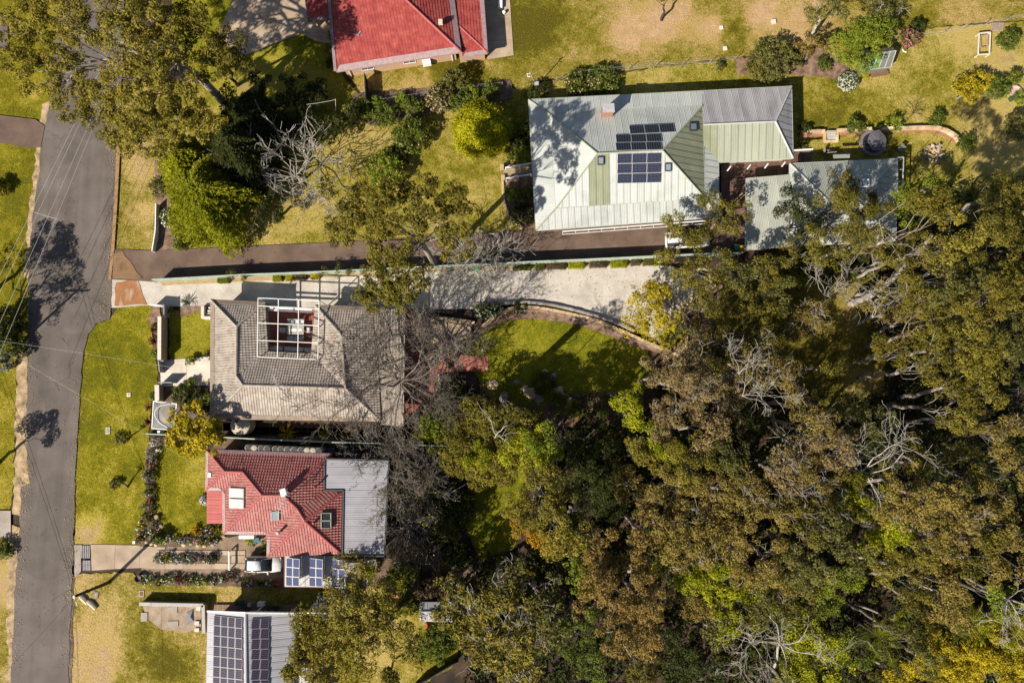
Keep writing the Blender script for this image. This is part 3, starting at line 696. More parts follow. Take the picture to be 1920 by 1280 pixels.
def road_wear():
    """wheel tracks, patches and cracks of the old seal"""
    nt = asphalt.node_tree; b = nt.nodes["Principled BSDF"]; src = b.inputs['Base Color'].links[0].from_socket; pos = _n(nt, "ShaderNodeNewGeometry").outputs['Position']
    mp = _n(nt, "ShaderNodeMapping"); mp.inputs['Scale'].default_value = (1, .03, 1); mp.inputs['Rotation'].default_value = (0, 0, R(-3)); nt.links.new(pos, mp.inputs[0])
    tr = _noise(nt, mp.outputs[0], .9, 4, .6); col = _val(nt, src, _math(nt, 'MULTIPLY_ADD', tr, .7, .66))
    v = _n(nt, "ShaderNodeTexVoronoi", feature='DISTANCE_TO_EDGE'); v.inputs['Scale'].default_value = .22; w_ = _n(nt, "ShaderNodeVectorMath", operation='ADD'); nz = _n(nt, "ShaderNodeTexNoise"); nz.inputs['Scale'].default_value = .8; nt.links.new(pos, nz.inputs['Vector']); nt.links.new(pos, w_.inputs[0]); nt.links.new(nz.outputs['Color'], w_.inputs[1]); nt.links.new(w_.outputs[0], v.inputs['Vector'])
    crack = _math(nt, 'MULTIPLY', _math(nt, 'LESS_THAN', v.outputs['Distance'], .008), _math(nt, 'GREATER_THAN', _noise(nt, pos, .12, 2), .57)); col = _mix(nt, _math(nt, 'MULTIPLY', crack, .55), col, (.03, .026, .024))
    pt = _noise(nt, pos, .09, 2, .3); col = _val(nt, col, _math(nt, 'MULTIPLY_ADD', _math(nt, 'GREATER_THAN', pt, .56), -.12, 1.04)); nt.links.new(col, b.inputs['Base Color'])
road_wear()
road_r = [(236, -140), (232, 60), (224, 262), (219, 320), (214, 470), (206, 598), (180, 606), (165, 626), (157, 660), (151, 720), (146, 800), (140, 900), (138, 1000), (136, 1085), (131, 1160), (128, 1290), (124, 1420)]
road_l = [(112, -140), (106, 60), (92, 200), (80, 250), (72, 330), (60, 410), (53, 520), (52, 640), (50, 760), (50, 860), (56, 905), (39, 915), (37, 985), (30, 1070), (26, 1150), (20, 1290), (14, 1420)]
sheet('road', road_r + road_l[::-1], Z3, asphalt, jit=.1, step=.7)
sheet('road_shoulder', [(54, 640), (52, 760), (54, 860), (60, 908), (42, 918), (38, 965), (22, 962), (28, 860), (30, 740), (34, 655)], Z2, tanstrip, jit=.2)
sheet('road_shoulder', [(36, 985), (40, 1000), (33, 1070), (29, 1150), (24, 1290), (18, 1400), (2, 1400), (12, 1290), (14, 1120), (18, 985)], Z2, tanstrip, jit=.25)
sheet('road_shoulder', [(96, 190), (84, 250), (78, 320), (62, 420), (57, 520), (44, 520), (54, 400), (64, 320), (72, 240), (78, 195)], Z2, tanstrip, jit=.2)
sheet('road_shoulder', [(128, 1080), (140, 1080), (137, 1160), (134, 1290), (132, 1400), (122, 1400)], Z2, soil, jit=.12)
dwl = sheet('driveway', [(-160, 203), (0, 216), (66, 224), (84, 236), (76, 276), (58, 278), (0, 268), (-160, 255)], Z4, asph_brown)
sheet('driveway', [(-160, 20), (14, 30), (14, 92), (-160, 85)], Z4, asphalt)
sheet('footpath', [(-160, 955), (20, 957), (20, 1008), (-160, 1006)], Z4, conc_grey)
sheet('soil_bed', [(290, 260), (312, 280), (340, 470), (284, 470), (292, 380)], Z2, mulch, jit=.1)

def slabs(name, pts, z, du, su, sv, mat, th=.03, gap=.03, base=None, piece='slab'):
    """a paved surface laid as separate slabs: grid cells clipped to the outline"""
    root = sheet(name, pts, z, base or soil); pl = [P(x, y, z) for x, y in pts]
    e = Vector((math.cos(R(du)), math.sin(R(du)), 0)); g = Vector((-e.y, e.x, 0)); o = pl[0]
    U = [(p - o).dot(e) for p in pl]; V = [(p - o).dot(g) for p in pl]; tr = tessellate_polygon([pl])
    i0, i1 = math.floor(min(U) / su), math.ceil(max(U) / su); j0, j1 = math.floor(min(V) / sv), math.ceil(max(V) / sv)
    for i in range(i0, i1):
        for j in range(j0, j1):
            bm = bmesh.new(); vv = [bm.verts.new((a, b, 0)) for a, b in zip(U, V)]
            for t in tr:
                try: bm.faces.new([vv[q] for q in t])
                except ValueError: pass
            k = gap / 2; clip_mesh(bm, [(i * su + k, j * sv + k), ((i + 1) * su - k, j * sv + k), ((i + 1) * su - k, (j + 1) * sv - k), (i * su + k, (j + 1) * sv - k)])
            if not bm.faces or sum(f.calc_area() for f in bm.faces) < .02: bm.free(); continue
            bmesh.ops.dissolve_limit(bm, angle_limit=.01, verts=bm.verts[:], edges=bm.edges[:])
            bm.normal_update()
            for f in bm.faces:
                if f.normal.z < 0: f.normal_flip()
            r = bmesh.ops.extrude_face_region(bm, geom=bm.faces[:])
            for q in r['geom']:
                if isinstance(q, bmesh.types.BMVert): q.co.z += th
            rv = h2(i, j); put(bm, piece, (o, e, g, Vector((0, 0, 1))), mat, root, None, lambda c, rv=rv: rv)
    return root
# house drives and paths
slabs('driveway', [(468, -60), (578, -60), (578, 42), (566, 62), (480, 97), (436, 112), (408, 62)], Z2, -45, 3.4, 3.4, conc_tan)
slabs('footpath', [(566, 62), (578, 42), (622, 36), (620, 82), (600, 80), (580, 72)], Z2, 0, 2.4, 6, conc_tan)
slabs('footpath', [(900, -60), (952, -60), (963, 104), (914, 112)], Z2, 3, 4, 3.2, conc_tan)
sheet('driveway', [(212, 468), (238, 468), (290, 470), (480, 461), (690, 451), (1000, 430), (1240, 415), (1405, 395), (1412, 466), (1312, 480), (960, 497), (610, 514), (285, 528), (210, 524)], Z3, asph_brown)
sheet('driveway_stain', [(212, 476), (228, 470), (244, 490), (256, 510), (270, 522), (212, 523)], Z4, M('stained_asphalt', [(.14, .08, .04), (.24, .14, .07), (.1, .068, .05)], .5, 6, fine=.3, world=True), jit=.08)
dw2 = [(206, 524), (265, 524), (300, 530), (470, 523), (770, 508), (965, 500), (1235, 492), (1330, 520), (1338, 540), (1296, 565), (1258, 612), (1240, 640), (1190, 616), (1140, 598), (1080, 578), (1010, 566), (960, 566), (905, 579), (760, 579), (395, 573), (300, 575), (270, 572), (216, 577), (206, 577)]
slabs('driveway', dw2, Z2, -2, 10.4, 20, conc_stencil, .02, .03, base=conc_grey)
sheet('driveway_stain', [(216, 528), (258, 526), (268, 555), (276, 570), (246, 571), (216, 574)], Z2 + .032, conc_stain, jit=.12)
sheet('garden_bed', [(300, 527), (470, 517), (770, 501), (1300, 478), (1300, 492), (1235, 496), (965, 504), (770, 512), (470, 527), (305, 535)], Z3 + .02, M('bed_gravel', [(.3, .2, .09), (.42, .29, .14)], 2, 5, fine=.4, world=True))
sheet('garden_bed', [(284, 574), (300, 574), (302, 672), (285, 668), (288, 650), (292, 630), (278, 600)], Z2, mulch, jit=.1)
sheet('garden_bed', [(336, 574), (392, 574), (392, 582), (372, 582), (352, 590), (336, 596)], Z2, mulch, jit=.08)
slabs('footpath', [(300, 676), (398, 668), (398, 722), (302, 724)], Z2, 0, 3.2, 3.2, conc_cream)
sheet('garden_bed', [(300, 724), (398, 722), (398, 800), (300, 800)], Z1, soil, jit=.05)
# red paving and terraces behind the grey roof
slabs('terrace', [(757, 580), (785, 580), (785, 660), (915, 668), (915, 695), (820, 697), (822, 730), (795, 752), (760, 790)], Z2, 2, .95, .95, clay_pave, .03, .03)
slabs('patio', [(770, 590), (885, 600), (880, 655), (785, 660)], Z1, 8, 1.15, 1.15, conc_tan, .03, .05)
sheet('garden_bed', [(895, 612), (920, 598), (962, 578), (1012, 577), (1080, 588), (1140, 606), (1190, 628), (1290, 668), (1275, 672), (1190, 650), (1120, 620), (1060, 604), (1000, 597), (950, 602), (905, 622), (872, 648)], Z2, mulch, jit=.06)
sheet('garden_bed', [(1190, 616), (1260, 600), (1292, 556), (1345, 530), (1400, 560), (1400, 660), (1290, 672), (1230, 640)], Z1 + .006, mulch, jit=.1)
sheet('garden_bed', [(900, 700), (960, 706), (1012, 700), (1060, 735), (1210, 740), (1180, 800), (900, 800)], Z1 + .006, M('dark_mulch', [(.06, .032, .022), (.14, .075, .05), (.2, .12, .08)], 1.4, 5, fine=.5, bump=.6, world=True), jit=.15)
# drive of the red tiled house
slabs('driveway', [(170, 1020), (266, 1022), (310, 1023), (310, 1029), (292, 1031), (292, 1066), (265, 1064), (215, 1066), (172, 1069)], Z2, 0, 2.85, 6, conc_tan, .03)
sheet('yard', [(285, 1026), (470, 1000), (540, 1000), (540, 1100), (270, 1100), (265, 1062), (292, 1064)], Z1 + .004, M('yard_dirt', [(.14, .095, .062), (.23, .165, .11), (.3, .22, .15)], .9, 6, fine=.4, world=True, bump=.4), jit=.1)
slabs('wheel_track', [(292, 1031), (460, 1032), (460, 1040), (292, 1040)], Z2, 0, 3.2, 3, conc_tan, .03)
slabs('wheel_track', [(292, 1055), (460, 1056), (460, 1066), (292, 1066)], Z2, 0, 3.2, 3, conc_tan, .03)
slabs('wheel_track', [(434, 1041), (460, 1041), (460, 1055), (434, 1055)], Z2, 0, 3.2, 3, conc_tan, .03)
sheet('driveway', [(139, 1022), (152, 1022), (152, 1070), (140, 1082)], Z3, conc_grey, jit=.06)
sheet('side_path', [(400, 815), (640, 820), (640, 850), (400, 840)], Z1, soil)
slabs('side_path', [(400, 790), (480, 800), (720, 806), (720, 816), (480, 813), (400, 806)], Z2, 0, 1.1, 1.1, conc_tan, .03)
sheet('garden_bed', [(285, 822), (300, 815), (330, 826), (300, 838), (288, 860), (290, 940), (296, 990), (330, 1010), (392, 985), (418, 985), (418, 1008), (400, 1022), (300, 1026), (262, 1024), (252, 1005), (272, 960), (274, 840)], Z2, soil, jit=.08)
sheet('garden_bed', [(292, 1041), (405, 1041), (405, 1055), (292, 1055)], Z2 + .004, soil)
sheet('garden_bed', [(258, 1080), (450, 1082), (540, 1090), (540, 1102), (440, 1099), (258, 1095)], Z2, soil, jit=.06)
sheet('garden_bed', [(940, 312), (1004, 300), (1006, 430), (980, 432), (960, 410), (946, 380)], Z2, mulch, jit=.06)
sheet('garden_bed', [(660, 175), (960, 150), (960, 185), (830, 210), (700, 235), (660, 220)], Z2, soil, jit=.15)
sheet('clearing', [(1380, 110), (1540, 90), (1600, 130), (1590, 150), (1480, 140), (1380, 140)], Z2, mulch, jit=.2)
sheet('yard', [(700, 1045), (860, 1040), (900, 1080), (860, 1130), (700, 1110)], Z1 + .004, soil, jit=.2)
sheet('yard', [(600, 1100), (690, 1100), (690, 1052), (640, 1045), (600, 1060)], Z1 + .006, conc_grey)

# kerb stones along the road
kb = sheet('kerb', [(219, 262), (226, 262), (220, 380), (214, 470), (208, 524), (203, 524), (208, 470), (214, 380)], Z4, M('kerb_rust', [(.2, .11, .045), (.34, .21, .1), (.24, .12, .05)], .8, 5, fine=.3, world=True))
kline = spline([P(x, y, 0) for x, y in [(223, 262), (219, 340), (214, 440), (207, 524), (205, 560), (203, 597)]], 6)
for i in range(0, len(kline) - 1, 1):
    mb = MB(); d = (kline[i + 1] - kline[i]).normalized() * .012; mb.bar(kline[i] + Vector((0, 0, .05)) + d, kline[i + 1] + Vector((0, 0, .05)) - d, .16 if i < 18 else .5, .14)
    mb.build('kerb_stone', MATS['kerb_rust'] if i < 18 else conc_tan, kb)

# grass tufts: short blades that catch the low sun
def tufts(regions, mat, dens, hgt=.1):
    C, N_ = [], []
    for poly in regions:
        pl = [P(x, y, 0) for x, y in poly]; xs = [p.x for p in pl]; ys = [p.y for p in pl]; A = (max(xs) - min(xs)) * (max(ys) - min(ys)); k = int(A * dens)
        q = np.stack([rng.uniform(min(xs), max(xs), k), rng.uniform(min(ys), max(ys), k)], 1); keep = np.array([inside(p, pl) for p in q]); C.append(q[keep])
    q = np.concatenate(C); k = len(q); c = np.concatenate([q, np.full((k, 1), hgt * .35)], 1); td = np.concatenate([rng.normal(size=(k, 2)) * .8, np.ones((k, 1))], 1)
    nn = np.concatenate([rng.normal(size=(k, 2)), np.full((k, 1), .4)], 1)
    tag(link('grass_tufts', leaf_mesh('grass_tufts', c, nn, hgt * rng.uniform(.6, 1.6, k), .06 * rng.uniform(.6, 1.5, k), rng.random(k), td), mat), kind='stuff')
tuft_a = leafmat('blade_green', [(.15, .14, .008), (.28, .245, .018), (.45, .37, .07)], .3, .2, .6)
tuft_b = leafmat('blade_straw', [(.18, .145, .015), (.38, .285, .075), (.56, .43, .17)], .3, .2, .6)
tufts([[(292, 572), (284, 600), (290, 660), (296, 745), (280, 812), (268, 1000), (262, 1020), (142, 1020), (146, 830), (154, 700), (165, 632), (205, 600)],
       [(288, 845), (390, 838), (390, 985), (345, 1008), (290, 980)], [(870, 642), (960, 596), (1060, 599), (1160, 632), (1212, 655), (1200, 738), (960, 740)]], tuft_a, 26, .09)
tufts([[(130, 1102), (250, 1075), (600, 1103), (395, 1150), (392, 1285), (130, 1285)], [(910, 0), (1700, 0), (1480, 94), (965, 155)], [(1500, 98), (1700, 58), (1915, 45), (1915, 300), (1500, 300)],
       [(560, 200), (950, 185), (940, 430), (690, 448), (480, 458), (560, 400)], [(222, 250), (296, 270), (286, 465), (215, 465)], [(0, 290), (60, 290), (45, 600), (0, 600)], [(0, 660), (30, 660), (22, 950), (0, 950)], [(0, 140), (70, 140), (70, 218), (0, 214)], [(640, 1120), (855, 1125), (850, 1240), (720, 1280), (640, 1280)]], tuft_b, 15, .11)
# ------------------------------------------------------------------ houses
red_tile = M('tile_red', [(.24, .035, .032), (.32, .055, .048), (.37, .085, .065)], 1.2, 5, rnd=.12, rough=.7, fine=.15, fscale=8)
def worn_tile():
    m = M('tile_red_worn', [(.25, .07, .065), (.32, .105, .095), (.36, .135, .12)], 1.0, 5, rnd=.16, rough=.65); nt = m.node_tree; b = nt.nodes["Principled BSDF"]
    src = b.inputs['Base Color'].links[0].from_socket; tc = _n(nt, "ShaderNodeTexCoord").outputs['Object']; f = _noise(nt, tc, 4.2, 3, .6); a = _n(nt, "ShaderNodeAttribute", attribute_name="rnd").outputs['Fac']
    k = _math(nt, 'SUBTRACT', _math(nt, 'MULTIPLY_ADD', f, 3.2, -1.35), _math(nt, 'MULTIPLY', a, .55)); c = _n(nt, "ShaderNodeClamp"); nt.links.new(k, c.inputs[0])
    nt.links.new(_mix(nt, c.outputs[0], src, (.46, .29, .22)), b.inputs['Base Color']); return m
red_worn = worn_tile()
red_cap = M('ridge_red', [(.34, .085, .08), (.4, .115, .105)], 1.5, rough=.6, fine=.1)
taupe_tile = M('tile_taupe', [(.26, .215, .175), (.33, .28, .235), (.39, .335, .285)], .9, 5, rnd=.16, rough=.75, fine=.15, fscale=7)
taupe_cap = M('ridge_taupe', [(.3, .25, .2), (.42, .36, .3)], 1.4, rough=.7, fine=.12)
guard_m = M('gutter_mesh', [(.3, .2, .2), (.4, .29, .28)], 3, fine=.3, fscale=20, rough=.5)
cream_steel = M('steel_cream_green', [(.36, .375, .345), (.44, .455, .425), (.47, .475, .45)], .45, 6, rnd=.06, rough=.5, fine=.12, fscale=6)
green_steel = M('steel_sage', [(.21, .22, .14), (.27, .28, .19)], .6, 5, rnd=.08, rough=.55, fine=.1)
grey_steel = M('steel_weathered_grey', [(.23, .215, .22), (.32, .305, .31), (.37, .35, .36)], .7, 6, rnd=.1, rough=.5, fine=.18, fscale=5, stretch=(1, .25, 1))
teal_steel = M('steel_pale_teal', [(.31, .32, .275), (.4, .41, .35)], .6, 6, rnd=.08, rough=.5, fine=.14)
slate_steel = M('steel_slate', [(.26, .25, .275), (.33, .32, .345)], .5, 4, rnd=.06, rough=.45, fine=.06)
pale_steel = M('steel_pale_grey', [(.34, .33, .35), (.42, .41, .43)], .5, 4, rnd=.05, rough=.45, fine=.05)
trim_dark = flat('trim_charcoal', (.05, .05, .055)); trim_white = flat('trim_white', (.72, .7, .66)); trim_sage = flat('trim_sage', (.32, .34, .25)); trim_taupe = flat('trim_taupe', (.22, .17, .135))
glass = flat('glass', (.045, .055, .06), rough=.08, spec=.8); glass_sky = flat('glass_roof', (.2, .24, .28), rough=.1, spec=.8)
def brickmat(name, c1, c2, mortar):
    m = bpy.data.materials.new(name); m.use_nodes = True; nt = m.node_tree; b = nt.nodes["Principled BSDF"]; g = _n(nt, "ShaderNodeTexCoord").outputs['Object']
    sp = _n(nt, "ShaderNodeSeparateXYZ"); nt.links.new(g, sp.inputs[0]); cb = _n(nt, "ShaderNodeCombineXYZ"); nt.links.new(_math(nt, 'ADD', sp.outputs[0], sp.outputs[1]), cb.inputs[0]); nt.links.new(sp.outputs[2], cb.inputs[1])
    t = _n(nt, "ShaderNodeTexBrick"); nt.links.new(cb.outputs[0], t.inputs['Vector']); t.inputs['Scale'].default_value = 1; t.inputs['Brick Width'].default_value = .24; t.inputs['Row Height'].default_value = .086; t.inputs['Mortar Size'].default_value = .012
    for k, c in (('Color1', c1), ('Color2', c2), ('Mortar', mortar)): t.inputs[k].default_value = (*c, 1)
    nt.links.new(t.outputs[0], b.inputs['Base Color']); b.inputs['Roughness'].default_value = .9
    bn = _n(nt, "ShaderNodeBump"); bn.inputs['Strength'].default_value = .5; bn.inputs['Distance'].default_value = .01; bn.invert = True; nt.links.new(t.outputs['Fac'], bn.inputs['Height']); nt.links.new(bn.outputs[0], b.inputs['Normal']); return m
brick_tan = brickmat('brick_tan', (.5, .29, .17), (.42, .23, .13), (.45, .35, .25)); brick_red = brickmat('brick_red', (.3, .1, .06), (.36, .13, .08), (.35, .28, .22)); render_tan = M('render_tan', [(.3, .22, .15), (.36, .27, .19)], 2, fine=.1)
board_cream = M('board_cream', [(.5, .47, .4), (.58, .55, .47)], 1, fine=.1)
def cellmat(name, base, line, nx, ny):
    """solar cells: a fine grid of thin lines printed on dark glass"""
    m = bpy.data.materials.new(name); m.use_nodes = True; nt = m.node_tree; b = nt.nodes["Principled BSDF"]; g = _n(nt, "ShaderNodeTexCoord").outputs['Generated']; sp = _n(nt, "ShaderNodeSeparateXYZ"); nt.links.new(g, sp.inputs[0])
    def ln(o, n, w_): return _math(nt, 'LESS_THAN', _math(nt, 'FRACT', _math(nt, 'MULTIPLY', o, n)), w_)
    f = _math(nt, 'MAXIMUM', ln(sp.outputs[0], nx, .09), ln(sp.outputs[1], ny, .09)); nt.links.new(_mix(nt, f, base, line), b.inputs['Base Color']); b.inputs['Roughness'].default_value = .22; b.inputs['Specular IOR Level'].default_value = .5; return m
cell_black = cellmat('cells_black', (.008, .009, .014), (.11, .11, .12), 6, 10); cell_blue = cellmat('cells_blue', (.05, .058, .13), (.2, .21, .28), 1, 8); cell_navy = cellmat('cells_navy', (.012, .015, .035), (.14, .15, .19), 10, 6); cell_purple = cellmat('cells_purple_black', (.032, .024, .045), (.2, .19, .21), 1, 5)
alu = flat('aluminium', (.55, .54, .53), rough=.35, metal=.3); alu_dull = flat('aluminium_dull', (.36, .35, .35), rough=.4, metal=.2); steel_dk = flat('dark_frame', (.07, .07, .075), rough=.4)
white_paint = flat('white_paint', (.78, .76, .72)); grey_paint = flat('grey_paint', (.26, .26, .28))

def guard(parent, a, b, inn, wd=.55, lift=.075):
    """gutter mesh strip along the eave a-b, lying on the slope towards inn"""
    A, B, C = PP([a, b, inn]); n = newell([A, B, C]); e = (B - A).normalized(); u = n.cross(e)
    if (C - A).dot(u) < 0: u = -u
    k = .12
    return slab(parent, [A + e * k * 0 - u * .06, B - u * .06, B + u * wd - e * wd, A + u * wd + e * wd], guard_m, .02, 'gutter_guard', lift)

# ---- brick house with the red shingle roof at the top of the picture
hA = empty('house', P(740, 20, 0), 'brick house with a red shingled hip roof above the dry field', 'house')
za, zr = 2.9, 5.9
S = [(630, 134, za), (864, 97, za), (735, -25, zr), (618, -5, zr)]
tile_slope(hA, S, red_tile, .36, .36, 0, .03)
tile_slope(hA, [(836, -110, za), (864, 97, za), (735, -25, zr)], red_tile, .36, .36, 0, .05)
tile_slope(hA, [(618, -5, zr), (735, -25, zr), (836, -110, za), (604, -130, za)], red_tile, .36, .36, 0, .03)
ridge(hA, [(864, 97, za), (735, -25, zr), (836, -110, za)], red_cap); ridge(hA, [(735, -25, zr), (618, -5, zr)], red_cap)
guard(hA, (630, 134, za), (864, 97, za), (735, -25, zr), .62); guard(hA, (864, 97, za), (836, -110, za), (735, -25, zr), .62)
gutter(hA, [(630, 135, za), (865, 98, za), (837, -110, za)], guard_m, dz=-.06)
mb = MB(); a, b = PP([(629, 134, za), (617, -5, zr)]); mb.bar(a, b, .35, .2); mb.build('barge_board', M('barge_mauve', [(.2, .14, .16), (.26, .19, .2)], 2), hA)
walls(hA, [(634, 132, za), (862, 96, za), (836, -100, za), (606, -120, za)], za, brick_tan, .55)
# porch roof and lead valley on the west side, lower roof on the east side
tile_slope(hA, [(572, -20, 2.7), (578, 34, 2.7), (622, 30, 3.1), (620, -20, 3.1)], red_tile, .36, .36, 0, .03)
gutter(hA, [(572, -20, 2.7), (578, 36, 2.7), (622, 32, 3.0)], MATS['barge_mauve'], wd=.3)
mb = MB(); p0, p1 = P(624, 34, 3.35), P(674, 64, 4.35)
for i in range(7): q = p0.lerp(p1, (i + .5) / 7) + Vector((0, 0, .06)); d = (p1 - p0) / 14; mb.obox(q, d * 1.05, Vector((-d.y, d.x, 0)).normalized() * .3, (0, 0, .015))
mb.build('lead_flashing', M('lead', [(.3, .27, .3), (.4, .37, .4)], 3), hA)
mb = MB()
for x, y in ((596, 50), (616, 48)): p = P(x, y, 0); mb.box(p.x, p.y, 0, .28, .28, 2.7)
mb.build('porch_post', brick_tan, hA)
z1, z2 = 2.35, 2.85
tile_slope(hA, [(867, 107, z1), (914, 99, z1), (862, 50, z2)], red_tile, .36, .36, 0, .03)
tile_slope(hA, [(902, -60, z1), (914, 99, z1), (862, 50, z2), (848, -60, z2)], red_tile, .36, .36, 0, .05)
ridge(hA, [(914, 99, z1), (862, 50, z2)], red_cap, .1); guard(hA, (914, 99, z1), (902, -60, z1), (848, -60, z2), .45); guard(hA, (867, 107, z1), (914, 99, z1), (862, 50, z2), .4)
gutter(hA, [(867, 108, z1), (915, 100, z1), (903, -60, z1)], guard_m)
walls(hA, [(856, 105, z1), (913, 97, z1), (902, -55, z1), (850, -50, z1)], z1, brick_tan, .3)
wl = [Vector((p.x, p.y, 0)) for p in inset([Vector((p.x, p.y, 0)) for p in PP([(634, 132, za), (862, 96, za), (836, -100, za), (606, -120, za)])], .55)]
opening(hA, wl[0], wl[1], .58, 1.0, 1.5, 1.1, white_paint, glass); opening(hA, wl[0], wl[1], .2, 1.0, 1.5, 1.1, white_paint, glass)
opening(hA, wl[1], wl[2], .3, .9, 1.8, 1.2, white_paint, glass); opening(hA, wl[3], wl[0], .5, .9, 1.8, 1.2, white_paint, glass)
u = (wl[1] - wl[0]).normalized(); nr = Vector((u.y, -u.x, 0))
mb = MB(); c = wl[0].lerp(wl[1], .73) + nr * .3; mb.obox(c + Vector((0, 0, .95)), u * .5, nr * .25, (0, 0, .4)); mb.build('air_conditioner', white_paint, hA)
for t in (.035, .965):
    mb = MB(); c = wl[0].lerp(wl[1], t) + nr * .12; mb.tube([c + Vector((0, 0, .1)), c + Vector((0, 0, 2.6)), c + nr * .5 + Vector((0, 0, 2.85))], .06, 6); mb.build('downpipe', trim_white, hA)
mb = MB(); c = P(826, 42, 4.1); mb.box(c.x, c.y, c.z - .2, .5, .5, .45); mb.build('roof_vent', M('vent_cream', [(.5, .48, .36)], 2), hA)

# ---- long pale steel roofed house
hB = empty('house', P(1160, 300, 0), 'long house under a pale cream-green steel hip roof with black solar panels', 'house')
e, k, r = 2.6, 3.2, 5.7
E0, E1, E2, E3 = (991, 187, e), (1317, 171, e), (1348, 407, e), (1005, 432, e)
K0, K1, K2, K3 = (1030, 214, k), (1317, 199, k), (1322, 372, k), (1042, 391, k); R0, R1 = (1120, 288, r), (1242, 282, r)
def ms(i, n): return green_steel if i in (5, 6) else cream_steel
sheet_slope(hB, [K0, K1, R1, R0], cream_steel); sheet_slope(hB, [K3, K2, R1, R0], cream_steel, wd=.8, mats=lambda i, n: green_steel if .235 < (i + .5) / n < .345 else cream_steel)
sheet_slope(hB, [K0, K3, R0], cream_steel); sheet_slope(hB, [K1, K2, R1], green_steel)
sheet_slope(hB, [E0, E1, K1, K0], cream_steel, deck=trim_sage); sheet_slope(hB, [E0, E3, K3, K0], cream_steel); sheet_slope(hB, [E3, E2, K2, K3], cream_steel); sheet_slope(hB, [(1347, 297, e), E2, K2, (1321, 276, k)], cream_steel)
for pts in ([K0, R0, R1, K1], [K3, R0], [K2, R1], [E0, K0], [E3, K3], [E2, K2]): ridge(hB, pts, trim_sage, .09, 0)
mb = MB(); vv = PP([(x, y, z - .06) for x, y, z in (K0, K1, K2, K3)])
for i in range(4): mb.bar(vv[i], vv[(i + 1) % 4], .05, .16)
mb.build('pitch_break', trim_sage, hB)
gutter(hB, [E3, E0, (1484, 162, e)], trim_sage); gutter(hB, [(1347, 297, e), E2, E3], cream_steel)
walls(hB, [K0, K1, K2, K3], k, board_cream, .35); pl = [Vector((p.x, p.y, 0)) for p in PP([(1044, 230), (1310, 214), (1310, 362), (1050, 378)], 1.5)]
for i, t in ((3, .3), (3, .7), (1, .5), (2, .2), (2, .5), (2, .8)): pass
# verandah posts, each a part
for x, y in ((1000, 200), (1003, 300), (1012, 420), (1090, 416), (1180, 410), (1270, 404), (1335, 399)):
    p = P(x, y, e); mb = MB(); mb.box(p.x + (.25 if x < 1010 else 0), p.y + .2, 0, .12, .12, e - .05); mb.build('verandah_post', trim_white, hB)
mb = MB(); a, b = PP([(1055, 434, 2.1), (1322, 414, 2.1)]); mb.bar(a, b, .12, .1); c = Vector((0, -.35, 0)); mb.bar(a + c, b + c, .06, .06)
for i in range(12): q = a.lerp(b, i / 11); mb.bar(q, q + c, .05, .05)
mb.build('awning_rail', trim_white, hB)
sheet_slope(hB, [(1317, 171, e), (1484, 162, e), (1454, 228, 3.9), (1319, 234, 3.9)], grey_steel, wd=.82); sheet_slope(hB, [(1484, 162, e), (1487, 297, e), (1454, 228, 3.9)], grey_steel, wd=.82)
sheet_slope(hB, [(1319, 234, 3.9), (1454, 228, 3.9), (1487, 297, e), (1348, 304, e), (1319, 278, 3.1)], green_steel, wd=.82, mats=lambda i, n: green_steel if i < 2 else MATS['steel_sage_pale'] if 'steel_sage_pale' in MATS else M('steel_sage_pale', [(.3, .31, .23), (.37, .38, .3)], .6, 5, rnd=.08, rough=.5, fine=.15, stretch=(1, .2, 1)))
for pts in ([(1484, 162, e), (1454, 228, 3.9), (1487, 297, e)], [(1319, 234, 3.9), (1454, 228, 3.9)]): ridge(hB, pts, cream_steel, .1, 0)
gutter(hB, [(1484, 162, e), (1487, 297, e), (1348, 304, e)], cream_steel); wb = walls(hB, [(1310, 172, e), (1484, 162, e), (1487, 297, e), (1330, 304, e)], e, board_cream, .5)
for i in range(4):
    for t in (.3, .7): opening(hB, wb[i], wb[(i + 1) % 4], t, .9, 1.4, 1.1, trim_white, glass) if i in (1, 2) or i == 3 and False else None
z = lambda y, k_=0: None
def zN(x, y): return k + (r - k) * max(0, min(1, (y - (206 - (x - 1160) * .05)) / 80))
def zS(x, y): return k + (r - k) * max(0, min(1, (382 - (x - 1160) * .07 - y) / 97))
q4 = lambda x0, x1, y0, y1, f, s=0: [(x0, y0, f(x0, y0)), (x1, y0 - s, f(x1, y0 - s)), (x1, y1 - s, f(x1, y1 - s)), (x0, y1, f(x0, y1))]
solar_panels(hB, q4(1154.5, 1240, 254, 284, zN, 2), 3, 2, cell_black, alu); solar_panels(hB, q4(1180, 1264, 237, 253, zN, 4), 3, 1, cell_black, alu)
solar_panels(hB, q4(1157, 1240, 288, 344, zS, 2), 3, 3, cell_navy, alu)
skylight(hB, q4(1120.5, 1131, 294.5, 308, zS), trim_dark, glass_sky); skylight(hB, q4(1246.5, 1257, 307, 320, zS), trim_dark, glass_sky)
skylight(hB, [(1291, 233, 3.95), (1303, 233, 3.6), (1304, 246, 3.6), (1292, 246, 3.95)], trim_dark, glass_sky)
c = P(1140, 206, 4.6); mb = MB(); mb.box(c.x, c.y, 3.0, 1.2, .9, 2.0, .05); ch = mb.build('chimney', brick_red, hB); mb = MB(); mb.box(c.x, c.y, 5.05, 1.35, 1.05, .06, .05); mb.box(c.x, c.y, 5.0, .7, .5, .05, .05); mb.build('chimney_cap', alu, ch)
